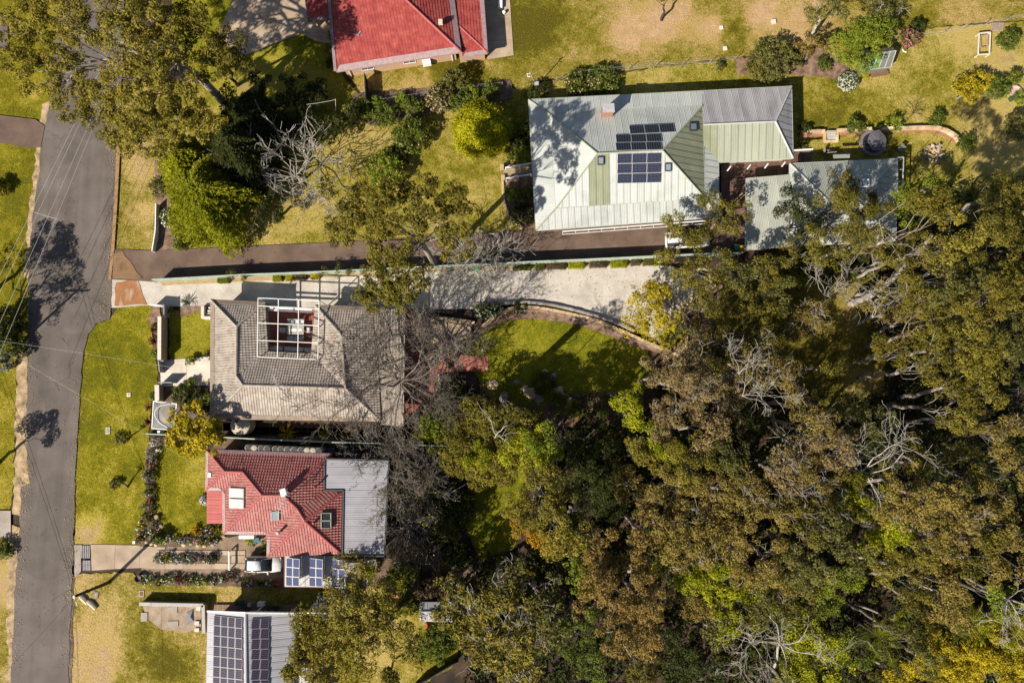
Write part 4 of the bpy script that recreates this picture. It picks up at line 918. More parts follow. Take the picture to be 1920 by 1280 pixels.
# bridge deck joining the two
deck_m = M('deck_timber', [(.09, .048, .034), (.15, .085, .06), (.19, .11, .08)], .9, 5, objrnd=.15, fine=.2, stretch=(3, .4, 1))
dk = empty('deck', P(1410, 330, 0), 'dark brown timber deck between the pale and teal roofed houses', 'deck')
def boards(root, pts, zt, ang, wd, mat, gap=.012, name='board', th=.04):
    pl = [P(x, y, zt) for x, y in pts]; e_ = Vector((math.cos(R(ang)), math.sin(R(ang)), 0)); g_ = Vector((-e_.y, e_.x, 0)); o_ = pl[0]; V2 = [((p - o_).dot(e_), (p - o_).dot(g_)) for p in pl]
    u0, u1 = min(v[0] for v in V2), max(v[0] for v in V2); v0, v1 = min(v[1] for v in V2), max(v[1] for v in V2); n = int((u1 - u0) / wd) + 1
    for i in range(n):
        bm = bmesh.new(); vv = [bm.verts.new((x, y, 0)) for x, y in ((u0 + i * wd + gap, v0), (u0 + (i + 1) * wd - gap, v0), (u0 + (i + 1) * wd - gap, v1), (u0 + i * wd + gap, v1))]; bm.faces.new(vv); clip_mesh(bm, V2)
        if not bm.faces: bm.free(); continue
        r_ = bmesh.ops.extrude_face_region(bm, geom=bm.faces[:])
        for q in r_['geom']:
            if isinstance(q, bmesh.types.BMVert): q.co.z -= th
        bmesh.ops.recalc_face_normals(bm, faces=bm.faces[:]); put(bm, name, (o_, e_, g_, Vector((0, 0, 1))), mat, root)
boards(dk, [(1352, 308), (1484, 298), (1484, 328), (1398, 334), (1400, 372), (1372, 395), (1352, 395)][:3] + [(1352, 334)], .6, 88, .22, deck_m); boards(dk, [(1352, 335), (1398, 334), (1400, 400), (1352, 400)], .6, 90, .22, deck_m); boards(dk, [(1480, 282), (1520, 280), (1520, 302), (1480, 304)], .5, 90, .3, deck_m)
mb = MB(); a, b = PP([(1476, 283, 2.4), (1524, 280, 2.4)]); mb.bar(a, b, .18, .12); mb.bar(*PP([(1494, 283, 1.2), (1500, 280, 2.4)]), .1, .1); mb.build('handrail', trim_white, dk)
for x, y in ((1370, 312), (1407, 309), (1440, 307), (1472, 304)): mb = MB(); mb.bar(P(x, y, 2.5), P(x - 6, y + 8, 2.5), .14, .2); mb.build('rafter_end', trim_white, dk)
mb = MB(); a, b = PP([(1392, 362, 2.2), (1360, 392, 1.9)]); mb.bar(a, b, .1, .1); mb.bar(a + Vector((.25, -.2, 0)), b + Vector((.25, -.2, 0)), .1, .1); mb.build('stair_rail', M('raw_timber', [(.3, .2, .12), (.4, .29, .18)], 2), dk)

# ---- teal house and its carport roof
hC = empty('house', P(1585, 380, 0), 'smaller house under a pale teal steel roof, half hidden by gum crowns', 'house')
c0, c1, c2, c3 = (1481, 307, 2.7), (1681, 298, 2.7), (1680, 453, 2.7), (1480, 460, 2.7); q0, q1 = (1556, 380, 5.0), (1607, 376, 5.0)
for f in ([c0, c1, q1, q0], [c1, c2, q1], [c2, c3, q0, q1], [c3, c0, q0]): sheet_slope(hC, f, teal_steel, wd=.8)
for f in ([c0, q0, q1, c1], [c3, q0], [c2, q1]): ridge(hC, f, cream_steel, .1, 0)
gutter(hC, [c0, c1, c2, c3], cream_steel, True); wc = walls(hC, [c0, c1, c2, c3], 2.7, board_cream, .5)
for i in range(4):
    for t in (.25, .75): opening(hC, wc[i], wc[(i + 1) % 4], t, .9, 1.5, 1.2, trim_white, glass)
skylight(hC, [(1612, 339, 4.0), (1627, 339, 4.0), (1627, 352, 4.3), (1612, 352, 4.3)], trim_white, glass_sky)
sheet_slope(hC, [(1399, 334, 2.75), (1481, 327, 2.75), (1480, 462, 2.9), (1397, 470, 2.9)], teal_steel, wd=.8, name='carport_sheet')
for x, y in ((1401, 340), (1401, 465)): p = P(x, y, 2.7); mb = MB(); mb.box(p.x + .2, p.y, 0, .12, .12, 2.65); mb.build('carport_post', trim_sage, hC)
mb = MB(); a = PP([(1563, 297, 2.65), (1593, 296, 2.65), (1594, 289, 2.5), (1562, 290, 2.5)]); mb.quad(a); mb.quad([v - Vector((0, 0, .05)) for v in a][::-1]); mb.build('window_hood', teal_steel, hC)
mb = MB(); vv = PP([(1682, 296, 2.6), (1694, 295, 2.6), (1692, 370, 2.6), (1683, 371, 2.6)])
for i in range(4): mb.bar(vv[i], vv[(i + 1) % 4], .1, .12)
for t in (.3, .6): mb.bar(vv[0].lerp(vv[3], t), vv[1].lerp(vv[2], t), .08, .1)
mb.box(vv[1].x, vv[1].y, 0, .1, .1, 2.6); mb.box(vv[2].x, vv[2].y, 0, .1, .1, 2.6); mb.build('side_pergola', cream_steel, hC)

# ---- taupe tiled courtyard house
hD = empty('house', P(560, 690, 0), 'house with a taupe tiled hip roof around an open courtyard', 'house')
z0, zw, zs = 2.7, 3.95, 4.3
TL, BL = (396, 562, z0), (395, 784, z0); A, B, C, D, E = (444, 612, zw), (443, 703, zw), (456, 722, zs), (648, 728, zs), (641, 629, zw)
NW, SWc, SEc, NE, FE, SE = (497, 567, z0), (502, 659, z0), (584, 663, z0), (591, 572, z0), (704, 577, z0), (713, 789, z0)
T = taupe_tile; TW = dict(roll=.04, lift=.03)
for f in ([BL, TL, A, B], [B, C, BL], [SE, BL, C, D], [SWc, NW, A, B], [TL, NW, A], [SEc, SWc, B, C, D], [NE, SEc, D, E], [NE, FE, E], [FE, SE, D, E]): tile_slope(hD, f, T, **TW)
for f in ([TL, A, B, C, D, E], [BL, C], [A, NW], [E, NE], [E, FE], [D, SE]): ridge(hD, f, taupe_cap, .15)
gutter(hD, [NW, TL, BL, SE, FE, NE], trim_taupe); gutter(hD, [NE, SEc, SWc, NW], trim_taupe)
for a, b, c in ((BL, SE, C), (BL, TL, A), (TL, NW, A), (NE, FE, E)): guard_m_ = guard_m; guard(hD, a, b, c, .5)
for o in hD.children:
    if o.name.startswith('gutter_guard'): o.data.materials[0] = M('gutter_mesh_brown', [(.2, .15, .11), (.29, .22, .17)], 3, fine=.3, fscale=20)
wd_ = walls(hD, [TL, NW, SWc, SEc, NE, FE, SE, BL], z0, render_tan, .5)
for i, j, t in ((7, 0, .3), (7, 0, .75), (6, 7, .25), (6, 7, .5), (6, 7, .8), (5, 6, .3), (5, 6, .7), (1, 2, .5), (3, 4, .5)): opening(hD, wd_[j], wd_[i], t, .9, 1.7, 1.2, trim_dark, glass) if inside((wd_[i].lerp(wd_[j], t) + Vector(((wd_[j] - wd_[i]).y, -(wd_[j] - wd_[i]).x, 0)).normalized() * -.1), wd_) is False else opening(hD, wd_[i], wd_[j], t, .9, 1.7, 1.2, trim_dark, glass)
mb = MB(); cf = PP([(494, 572), (592, 578), (590, 668), (496, 664)], .15); mb.prism([(p.x, p.y) for p in cf], 0, .15); mb.build('courtyard_floor', clay_pave, hD)
# white steel frame over the courtyard: every rail a part
fr = PP([(484, 558.5), (598.6, 564), (596, 674), (482.6, 669)], 3.75); fl = lambda s, t: fr[0].lerp(fr[1], s).lerp(fr[3].lerp(fr[2], s), t)
for s in (0, 1 / 3, 2 / 3, 1): mb = MB(); mb.bar(fl(s, 0), fl(s, 1), .075, .13); mb.build('frame_rail', white_paint, hD)
for t in (0, .136, .425, .72, 1):
    for i in range(3): mb = MB(); a, b = fl(i / 3, t), fl((i + 1) / 3, t); d = (b - a).normalized() * .055; mb.bar(a + d, b - d, .075, .12); mb.build('frame_rail', white_paint, hD)
for s, t in ((0, 0), (1, 0), (0, 1), (1, 1), (0, .425), (1, .425), (0, .72), (1, .72), (1 / 3, 1), (2 / 3, 1)): mb = MB(); q = fl(s, t); mb.box(q.x, q.y, 2.75 if t else .1, .09, .09, 3.75 - .07 - (2.75 if t else .1)); mb.build('frame_post', trim_dark if t else white_paint, hD)
for y, zz, m_ in ((577, 2.35, white_paint), (581, 2.0, white_paint)): mb = MB(); a, b = PP([(503, y, zz), (585, y + 4, zz)]); mb.bar(a, b, .16, .12); mb.build('gate_beam', m_, hD)
for x0, x1 in ((503, 530), (533, 569), (571, 583)): mb = MB(); a, b = PP([(x0, 652 + (x0 - 503) * .05, .5), (x1, 652 + (x1 - 503) * .05, .5)]); mb.bar(a, b, .5, .08); mb.bar(a - Vector((0, 0, .2)), b - Vector((0, 0, .2)), .4, .3); mb.build('wall_bench', white_paint, hD)
# slatted verandah roof on the east side
pf = [P(x, y, 2.62) for x, y in ((706, 578), (759, 580), (755, 799), (714, 796))]
slat_m = M('slat_taupe', [(.34, .28, .23), (.46, .4, .34)], 1.5, objrnd=.12, fine=.1)
for i in range(18): s = (i + .5) / 18; mb = MB(); mb.bar(pf[0].lerp(pf[1], s), pf[3].lerp(pf[2], s), .1, .06); mb.build('roof_batten', slat_m, hD)
mb = MB()
for t in (.01, .25, .5, .75, .99): mb.bar(pf[0].lerp(pf[3], t) - Vector((0, 0, .1)), pf[1].lerp(pf[2], t) - Vector((0, 0, .1)), .08, .14)
mb.build('verandah_beam', trim_taupe, hD)
mb = MB(); mb.bar(pf[1], pf[2], .16, .16); mb.build('verandah_fascia', slat_m, hD)
for t in (.02, .35, .68, .98): q = pf[1].lerp(pf[2], t); mb = MB(); mb.box(q.x, q.y, 0, .12, .12, 2.5); mb.build('verandah_post', trim_taupe, hD)
mb = MB(); vb = PP([(707, 582, 2.38), (752, 584, 2.38), (750, 795, 2.38), (716, 790, 2.38)]); mb.quad(vb); mb.quad([v - Vector((0, 0, .03)) for v in vb][::-1]); mb.build('verandah_ceiling', M('poly_brown', [(.2, .15, .13), (.28, .22, .19)], 1), hD)
def antenna(parent, px, py, zb, ht, n=6, ang=0.3, ln=1.6):
    b = P(px, py, zb); mb = MB(); mb.tube([b, b + Vector((0, 0, ht))], .035, 5); c = b + Vector((0, 0, ht)); u_ = Vector((math.cos(ang), math.sin(ang), 0)); v_ = Vector((-u_.y, u_.x, 0)); mb.bar(c - u_ * ln / 2, c + u_ * ln / 2, .045, .045)
    for i in range(n): q = c + u_ * ln * (i / (n - 1) - .5); w_ = .75 - .45 * i / n; mb.bar(q - v_ * w_, q + v_ * w_, .03, .03)
    return mb.build('antenna', alu, parent)
antenna(hD, 532, 722, 4.3, 2.2, 7, 2.0, 2.0)

# ---- red tiled house below it
hE = empty('house', P(520, 940, 0), 'house with a weathered red tiled hip roof and a grey flat extension', 'house')
z0 = 2.7; nw, ne = (387.7, 843, z0), (623, 851, z0); a, b, c, d = (421.6, 883.6, 3.8), (455.5, 884.7, 3.8), (491.6, 928.4, 4.85), (531, 928.4, 4.85); P1 = (455, 845.3, z0)
e1, f1 = (572, 977, 4.3), (557, 953, 4.25)
for f in ([nw, P1, b, a], [P1, ne, d, c, b], [nw, (386, 918.6, z0), a], [(386, 918.6, z0), (418, 918.6, z0), (453, 886, 3.8), a], [(418, 918.6, z0), (419, 999.5, z0), c, b], [(419, 999.5, z0), (502, 1000.5, z0), (555, 956, 4.2), d, c],
          [(610, 866, 3.05), (609, 919, 3.0), f1, d], [(502, 1000.5, z0), (501.4, 1043, z0), e1, f1], [(501.4, 1043, z0), (639, 1037, z0), e1], [(609, 919, 3.0), (641, 923, z0), e1, f1], [(641, 923, z0), (639, 1037, z0), e1]): tile_slope(hE, f, red_worn, .3, .34, .05, .045, deck=red_cap)
for f in ([nw, a, b, c, d, ne], [a, (386, 918.6, z0)], [c, (419, 999.5, z0)], [d, f1, e1, (501.4, 1043, z0)], [e1, (639, 1037, z0)], [e1, (641, 923, z0)]): ridge(hE, f, red_cap, .14)
for x, y, q in ((nw, ne, d), (nw, (386, 918.6, z0), a), ((386, 918.6, z0), (418, 918.6, z0), a), ((418, 918.6, z0), (419, 999.5, z0), c), ((419, 999.5, z0), (502, 1000.5, z0), c), ((502, 1000.5, z0), (501.4, 1043, z0), e1)): guard(hE, x, y, q, .36, .09)
gutter(hE, [ne, nw, (386, 918.6, z0), (418, 918.6, z0), (419, 999.5, z0), (502, 1000.5, z0), (501.4, 1043, z0), (639, 1037, z0)], guard_m)
we = walls(hE, [nw, ne, (640, 923, z0), (639, 1037, z0), (501.4, 1043, z0), (502, 1000.5, z0), (419, 999.5, z0), (418, 918.6, z0), (386, 918.6, z0)], z0, brick_red, .45)
for i, t in ((0, .2), (0, .5), (0, .8), (3, .5), (5, .5), (6, .5), (8, .5)):
    opening(hE, we[(i + 1) % 9], we[i], t, .9, 1.4, 1.2, white_paint, glass)
zf = 3.25; sheet_slope(hE, [(609.7, 860.6, zf), (729, 862.8, zf - .06), (726, 919, zf - .06), (608.6, 918.6, zf)], slate_steel, wd=.76, run=(1, 0, 0), name='flat_roof_sheet'); sheet_slope(hE, [(644.7, 918.6, zf), (726, 919, zf - .06), (721, 1041, zf - .06), (642.5, 1041, zf)], slate_steel, wd=.76, run=(1, 0, 0), name='flat_roof_sheet')
mb = MB(); vv = PP([(x, y, zf + .02) for x, y in ((609, 860), (608, 919), (644, 919), (642, 1041), (721, 1042), (729.5, 862.5))])
for i in range(6): mb.bar(vv[i], vv[(i + 1) % 6], .17, .22)
mb.build('parapet_trim', trim_dark, hE)
walls(hE, [(612, 863, zf), (727, 865, zf), (719, 1039, zf), (646, 1039, zf), (648, 916, zf), (612, 916, zf)], zf - .15, brick_red, .3)
tq = [(387.7, 981, 2.45), (387.7, 920.8, 2.45), (417.6, 921.4, 2.6), (417.6, 981, 2.6)]; sheet_slope(hE, tq, M('awning_red', [(.42, .1, .09), (.48, .13, .115)], 1, rnd=.04, rough=.5), wd=.5, ribs=3, rh=.015, name='awning_sheet')
for x, y in ((389, 923), (389, 978)): p = P(x, y, 2.4); mb = MB(); mb.box(p.x + .1, p.y, 0, .09, .09, 2.35); mb.build('awning_post', white_paint, hE)
zW = lambda x: 2.7 + (x - 418) / 73 * 2.1
cell_pale = M('collector_pale', [(.46, .45, .44), (.55, .54, .53)], 1.5, fine=.08, rough=.3)
for y0, y1 in ((914, 932), (934, 952)):
    vv = [(429, y0, zW(429) + .32), (457, y0 + 1.5, zW(457) + .32), (457, y1 + 1.5, zW(457) + .32), (429, y1, zW(429) + .32)]; o = slab(hE, PP(vv), alu, .08, 'hot_water_collector'); cc = sum(PP(vv), Vector()) / 4; slab(o, [cc + (v - cc) * .92 for v in PP(vv)], cell_pale, .02, 'pane', .035)
zSm = lambda y: 2.7 + (1000 - y) / 72 * 2.15
skylight(hE, [(510.5, 957, zSm(957)), (524, 957, zSm(957)), (524, 972, zSm(972)), (510.5, 972, zSm(972))], M('sage_frame', [(.3, .32, .27)], 2), glass_sky)
zEs = lambda x: 2.7 + (640 - x) / 68 * 1.6
for y0, y1 in ((961, 974.5), (976, 989)): skylight(hE, [(602, y0, zEs(602)), (620, y0, zEs(620)), (620, y1, zEs(620)), (602, y1, zEs(602))], MATS['sage_frame'], glass)
for x, y, m_, rr in ((511, 913, red_cap, .18), (588, 980, red_cap, .16), (521.5, 998, alu, .2), (590, 912, red_cap, .12)): p = P(x, y, 4.2); mb = MB(); mb.lathe((p.x, p.y, 3.4), [(rr * .7, 0), (rr * .7, .75), (rr, .78), (rr, .95), (rr * .5, 1.05)], 10); mb.build('vent_pipe', m_, hE)
p = P(534, 922, 5); mb = MB(); mb.box(p.x, p.y, 4.4, .5, .7, 1.1, .3); mb.box(p.x, p.y, 5.5, .62, .82, .07, .3); mb.build('chimney', white_paint, hE)
antenna(hE, 540, 936, 4.6, 1.8, 8, 1.2, 2.2)
p = P(393.5, 890, 3); mb = MB(); mb.box(p.x, p.y, 2.85, .35, .5, .3); mb.build('meter_box', white_paint, hE)
# carport with three tilted solar racks
cp = empty('carport', P(590, 1068, 0), 'flat white carport roof carrying three tilted racks of blue solar panels', 'carport')
sheet_slope(cp, [(534, 1040, 2.4), (640, 1042, 2.4), (650, 1100, 2.4), (534, 1099, 2.4)], M('steel_offwhite', [(.46, .44, .42), (.54, .52, .5)], .8, fine=.15, rnd=.06), wd=.76, run=(0, 1, 0))
gutter(cp, [(533, 1040, 2.4), (533, 1099.5, 2.4), (650, 1101, 2.4)], M('gutter_brown', [(.2, .08, .06)], 2), wd=.1)
for x, y in ((536, 1097), (590, 1098), (646, 1098), (536, 1043)): q = P(x, y, 2.3); mb = MB(); mb.box(q.x, q.y, 0, .09, .09, 2.3); mb.build('carport_post', alu, cp)
for x0, x1, y0 in ((537.5, 562.7, 1044.5), (581, 606, 1045.5), (622.5, 648.5, 1047.5)):
    q = [(x0, y0, 2.6), (x1, y0 + 3, 3.55), (x1 - 1, y0 + 54, 3.55), (x0 - 1, y0 + 53, 2.6)]; solar_panels(cp, q, 2, 3, cell_blue, white_paint, .02, .06)
    mb = MB(); vv = PP(q)
    for t in (.02, .34, .66, .98): a_, b_ = vv[0].lerp(vv[3], t), vv[1].lerp(vv[2], t); mb.bar(a_, b_, .05, .05); mb.box(b_.x, b_.y, 2.45, .05, .05, b_.z - 2.47)
    mb.build('rack', alu, cp)

# ---- grey steel roof at the bottom
hF = empty('house', P(470, 1240, 0), 'house with a pale grey gable roof nearly covered in dark solar panels', 'house')
zr = 4.15; sheet_slope(hF, [(384, 1420, 2.8), (390, 1146, 2.8), (461, 1149, zr), (463, 1420, zr)], pale_steel, wd=.76); sheet_slope(hF, [(554, 1150, 2.8), (548, 1420, 2.8), (463, 1420, zr), (461, 1149, zr)], pale_steel, wd=.76)
ridge(hF, [(461, 1149, zr), (463, 1420, zr)], pale_steel, .13, 0)
zL = lambda x: 2.8 + (x - 389) / 72 * 1.35; zRr = lambda x: 2.8 + (554 - x) / 93 * 1.35
solar_panels(hF, [(402, 1152, zL(402)), (455.5, 1158, zL(455)), (456, 1312, zL(456)), (399.5, 1306, zL(400))], 4, 8, cell_purple, alu_dull, .012, .12); solar_panels(hF, [(470.5, 1159, zRr(470)), (504.5, 1158, zRr(504)), (503.5, 1312, zRr(503)), (470.5, 1312, zRr(470))], 2, 8, cell_purple, alu_dull, .012, .12)
mb = MB(); vv = PP([(389, 1145, 2.85), (461, 1148, zr + .06), (554.5, 1149, 2.85)]); mb.bar(vv[0], vv[1], .16, .2); mb.bar(vv[1], vv[2], .16, .2); mb.build('barge_board', white_paint, hF)
gutter(hF, [(390, 1146, 2.8), (384, 1420, 2.8)], pale_steel); gutter(hF, [(554, 1150, 2.8), (548, 1420, 2.8)], trim_dark)
wf = walls(hF, [(392, 1150, 2.8), (552, 1153, 2.8), (547, 1415, 2.8), (386, 1415, 2.8)], 2.8, render_tan, .5)
for i in range(4):
    for t in (.3, .7): opening(hF, wf[(i + 1) % 4], wf[i], t, .9, 1.5, 1.2, trim_white, glass)
mb = MB(); mb.bar(*PP([(470, 1146, 2.6), (612, 1149, 2.6)]), .12, .14); mb.build('verandah_beam', white_paint, hF)
for x, y in ((480, 1147), (545, 1148), (610, 1149)): q = P(x, y, 2.5); mb = MB(); mb.box(q.x, q.y, 0, .1, .1, 2.5); mb.build('verandah_post', white_paint, hF)
mb = MB()
for i in range(9): a_, b_ = PP([(554, 1152 + i * 5, 2.5), (566, 1153 + i * 5, 2.4)]); mb.bar(a_, b_, .06, .1)
mb.build('side_slats', white_paint, hF)
dF = empty('deck', P(490, 1138, 0), 'narrow timber deck along the north side of the grey solar roof', 'deck'); boards(dF, [(402, 1133), (556, 1133), (556, 1148), (400, 1146)], .3, 0, .3, M('deck_tan', [(.2, .13, .08), (.27, .18, .12)], 1, objrnd=.15, fine=.15))
# ------------------------------------------------------------------ fences, walls, kerbside
fence_green = M('fence_green', [(.34, .4, .32), (.44, .5, .41)], 1.5, rnd=.05, fine=.1, rough=.5); fence_dark = M('fence_charcoal', [(.035, .03, .03), (.06, .052, .05)], 2, fine=.15)
sand_stone = M('sandstone', [(.36, .24, .13), (.52, .38, .22), (.6, .48, .31)], 1.2, 5, rnd=.14, fine=.3, fscale=9, bump=.4); grey_rock = M('grey_rock', [(.15, .12, .1), (.3, .25, .21), (.4, .35, .3)], 1.4, 5, rnd=.15, fine=.3, bump=.5); pink_brick = M('brick_paver_red', [(.34, .13, .09), (.45, .2, .14)], 2, rnd=.15, fine=.2)
sleeper_m = M('sleeper_grey', [(.2, .16, .125), (.33, .27, .21)], 2, rnd=.12, fine=.3, bump=.3); raw_timber = M('raw_timber', [(.3, .2, .12), (.4, .29, .18)], 2); rust = M('rust_brown', [(.14, .07, .04), (.22, .12, .07)], 2)
conc_block = M('concrete_block', [(.36, .33, .3), (.46, .43, .39)], 2, rnd=.1, fine=.2)
def panel_fence(label, line, h, mat, step, name='fence', cat='fence', cap=True, th=.05, post=None, z=0.0, ribs=True):
    """sheet panels between posts with a capping rail; each panel, post and rail a part"""
    pts = [Vector((p.x, p.y, z)) for p in PP(line, h)]; t = empty(name, sum(pts, Vector()) / len(pts), label, cat); walk = []
    for a, b in zip(pts[:-1], pts[1:]):
        n = max(1, round((b - a).length / step)); walk += [a.lerp(b, i / n) for i in range(n)]
    walk.append(pts[-1])
    for a, b in zip(walk[:-1], walk[1:]):
        d = (b - a).normalized(); mb = MB(); L = (b - a).length; n = 10 if ribs else 1; nn = Vector((-d.y, d.x, 0))
        for i in range(n): q, r = a + d * (.04 + (L - .08) * i / n), a + d * (.04 + (L - .08) * (i + 1) / n); mb.obox((q + r) / 2 + Vector((0, 0, h / 2)) + nn * (.012 if i % 2 else -.012), (r - q) / 2, nn * th / 2, (0, 0, h / 2 - .03))
        mb.build('fence_panel', mat, t)
        if cap: mb = MB(); mb.bar(a + d * .04 + Vector((0, 0, h)), b - d * .04 + Vector((0, 0, h)), .12, .06); mb.build('fence_rail', mat, t)
    for q in walk: mb = MB(); mb.box(q.x, q.y, z, .09, .09, h + .04); mb.build('fence_post', post or mat, t)
    return t
def wire_fence(label, line, h, step, lean=0.0):
    pts = [Vector((p.x, p.y, 0)) for p in PP(line, h * .5)]; t = empty('wire_fence', sum(pts, Vector()) / len(pts), label, 'fence'); walk = []
    for a, b in zip(pts[:-1], pts[1:]): n = max(1, round((b - a).length / step)); walk += [a.lerp(b, i / n) for i in range(n)]
    walk.append(pts[-1])
    for q in walk: mb = MB(); mb.tube([q, q + Vector((rng.normal() * .05 + lean, rng.normal() * .05, h))], .045, 5); mb.build('fence_post', sleeper_m, t)
    for a, b in zip(walk[:-1], walk[1:]):
        mb = MB()
        for k in (.25, .6, .95): mb.tube([a + Vector((0, 0, h * k)), b + Vector((0, 0, h * k))], .012, 3)
        mb.build('wire', alu, t)
    return t
def low_wall(label, line, h, mat, w_=.35, step=.8, name='retaining_wall', cat='wall', piece='stone', z=0.0, closed=False, smooth=True, off=.0):
    """wall laid from separate stones"""
    pts = PP(line, h); pts = [Vector((p.x, p.y, z)) for p in (spline(pts, 8) if smooth and len(pts) > 2 else pts)]
    L = [0.0]
    for a, b in zip(pts[:-1], pts[1:]): L.append(L[-1] + (b - a).length)
    def at(s):
        for i in range(len(L) - 1):
            if s <= L[i + 1] or i == len(L) - 2: return pts[i].lerp(pts[i + 1], max(0, min(1, (s - L[i]) / max(1e-6, L[i + 1] - L[i]))))
    n = max(1, round(L[-1] / step)); t = empty(name, pts[len(pts) // 2], label, cat)
    for i in range(n):
        a, b = at(L[-1] * i / n), at(L[-1] * (i + 1) / n); d = (b - a).normalized() * .012; mb = MB(); hh = h * random.uniform(.93, 1.06); dz = Vector((0, 0, hh / 2))
        mb.bar(a + d + dz, b - d + dz, w_ * random.uniform(.92, 1.08), hh); mb.build(piece, mat, t)
    return t
panel_fence('long pale green sheet metal fence between the dark driveway and the cream driveway', [(285, 524), (460, 514.5), (605, 509), (760, 501.5), (960, 492), (1100, 486), (1310, 476), (1392, 473)], 1.8, fence_green, 2.4)
panel_fence('green-topped sheet fence between the taupe courtyard house and the red tiled house', [(408, 819), (500, 824), (622, 829), (700, 831), (760, 833.5), (860, 836.5)], 1.7, fence_green, 2.4)
panel_fence('tall dark timber screen standing south of the brick house', [(683, 138), (686, 190)], 1.7, fence_dark, 1.1, name='screen_fence')
panel_fence('low white fence at the south end of the street hedge line', [(285, 470), (291, 432), (292, 382)], .9, white_paint, 1.6, ribs=False)
panel_fence('short grey slatted gate panel beside the cream driveway entrance', [(307, 571), (307.5, 592)], 1.3, grey_paint, 1.4, name='gate', cat='gate')
panel_fence('short white-capped fence end between front lawn and cream driveway', [(281, 571), (304, 573)], 1.3, white_paint, 1.5, name='front_fence')
panel_fence('grey metal gate at the south end of the long front wall', [(297, 677), (299, 697)], 1.2, grey_paint, 1.4, name='gate', cat='gate')
panel_fence('open grey gate leaf casting a slanted shadow on the cream path', [(296, 717), (322, 717)], 1.2, grey_paint, 1.7, name='gate', cat='gate')
panel_fence('thin green fence panel south of the netted frame', [(273, 813), (312, 815)], 1.1, fence_green, 1.3)
panel_fence('dark fence behind the bottom back yard lawn', [(775, 1290), (850, 1245), (858, 1242)], 1.5, fence_dark, 2.4)
wire_fence('wire boundary fence below the brick house', [(686, 190), (720, 188), (800, 176), (880, 163), (942, 158)], 1.0, 2.9)
wire_fence('leaning wire boundary fence between the long roof and the dry field', [(1040, 152), (1100, 136), (1177, 128), (1227, 122), (1278, 120), (1330, 116), (1376, 110)], 1.2, 3.0, .25)
wire_fence('wire fence running to the right edge above the greenhouse', [(1670, 72), (1770, 60), (1850, 44), (1925, 28)], 1.1, 2.9, .2)
def wall_block(label, line, h, w_, top, name='front_wall'):
    a, b = [Vector((p.x, p.y, 0)) for p in PP(line, h)]; t = empty(name, (a + b) / 2, label, 'wall'); mb = MB(); mb.bar(a + Vector((0, 0, h / 2)), b + Vector((0, 0, h / 2)), w_, h); mb.build('wall_body', render_tan, t); d = (b - a).normalized() * .03; mb = MB(); mb.bar(a - d + Vector((0, 0, h + .04)), b + d + Vector((0, 0, h + .04)), w_ + .1, .08); mb.build('wall_capping', top, t)
cap_cream = M('capping_cream', [(.55, .5, .42), (.66, .61, .53)], 2, fine=.1)
wall_block('long cream-capped front wall beside the inner front lawn', [(299.5, 594), (299, 674)], 1.5, .32, cap_cream); wall_block('short white-capped front wall above the netted frame', [(294.5, 722), (295, 751)], 1.1, .4, cap_cream)
# raised L-shaped planter by the taupe roof
t = empty('planter', P(385, 586, 0), 'cream L-shaped planter steps at the taupe roof corner', 'planter')
for a, b in (((379.5, 574), (379.5, 597)), ((382, 595.5), (397, 595.5))): mb = MB(); q, r = PP([a, b], .6); mb.bar(q - Vector((0, 0, .3)), r - Vector((0, 0, .3)), .35, .6); mb.build('planter_wall', cap_cream, t)
for y, x in ((577, 391), (583, 388), (588.5, 385.5)): mb = MB(); q, r = PP([(x, y), (397, y)], .3); mb.bar(q - Vector((0, 0, .15)), r - Vector((0, 0, .15)), .22, .3); mb.build('step', cap_cream, t)
# curved walls of the cream drive and the lawn
low_wall('curved stone retaining wall along the south edge of the cream driveway', [(903, 584), (925, 573), (960, 567), (1010, 568), (1060, 577), (1110, 590), (1150, 603), (1190, 620)], .45, grey_rock, .3, .75)
low_wall('curved pale sandstone edging between dark bed and mulch strip', [(905, 612), (930, 592), (962, 576), (1012, 577), (1080, 590), (1130, 604), (1180, 626), (1230, 648), (1280, 668)], .4, sand_stone, .28, .8, name='garden_edging')
low_wall('sandstone wall curving round the east end of the cream driveway', [(1262, 612), (1276, 588), (1290, 566), (1312, 545), (1342, 534)], .5, sand_stone, .5, .8)
low_wall('straight sandstone edge on the east side of the lime plant bed', [(1283, 582), (1287, 620), (1287, 645), (1276, 660)], .4, sand_stone, .28, .7, name='garden_edging')
t = empty('retaining_wall', P(1120, 740, 0), 'rough dark stone wall along the bottom edge of the curved lawn', 'wall')
dark_rock = M('dark_rock', [(.06, .045, .035), (.13, .105, .085), (.22, .18, .15)], 1.6, 5, rnd=.25, fine=.3, bump=.5)
for i in range(24): p = P(1036 + i * 7.2, 741 - i * .12 + random.uniform(-2, 2), .3); mb = MB(); mb.rock((p.x, p.y, -.02), random.uniform(.26, .42), random.uniform(.2, .34), random.uniform(.3, .5), 100 + i); mb.build('stone', dark_rock, t)
low_wall('tan stone edging curving round the bed west of the pale steel roof', [(942, 338), (944, 370), (950, 395), (962, 412), (980, 428)], .35, sand_stone, .3, .7, name='garden_edging')
low_wall('curved brick retaining wall at the east end of the upper lawn terrace', [(1655, 241), (1700, 239), (1750, 238), (1775, 243), (1795, 255), (1802, 264)], .7, sand_stone, .35, .6)
low_wall('short brick retaining wall between the pale grey roof and the garden steps', [(1513, 246), (1548, 245)], .7, sand_stone, .35, .6); low_wall('short brick wall between garden steps and trampoline', [(1570, 244), (1585, 243), (1635, 241)], .7, sand_stone, .35, .6)
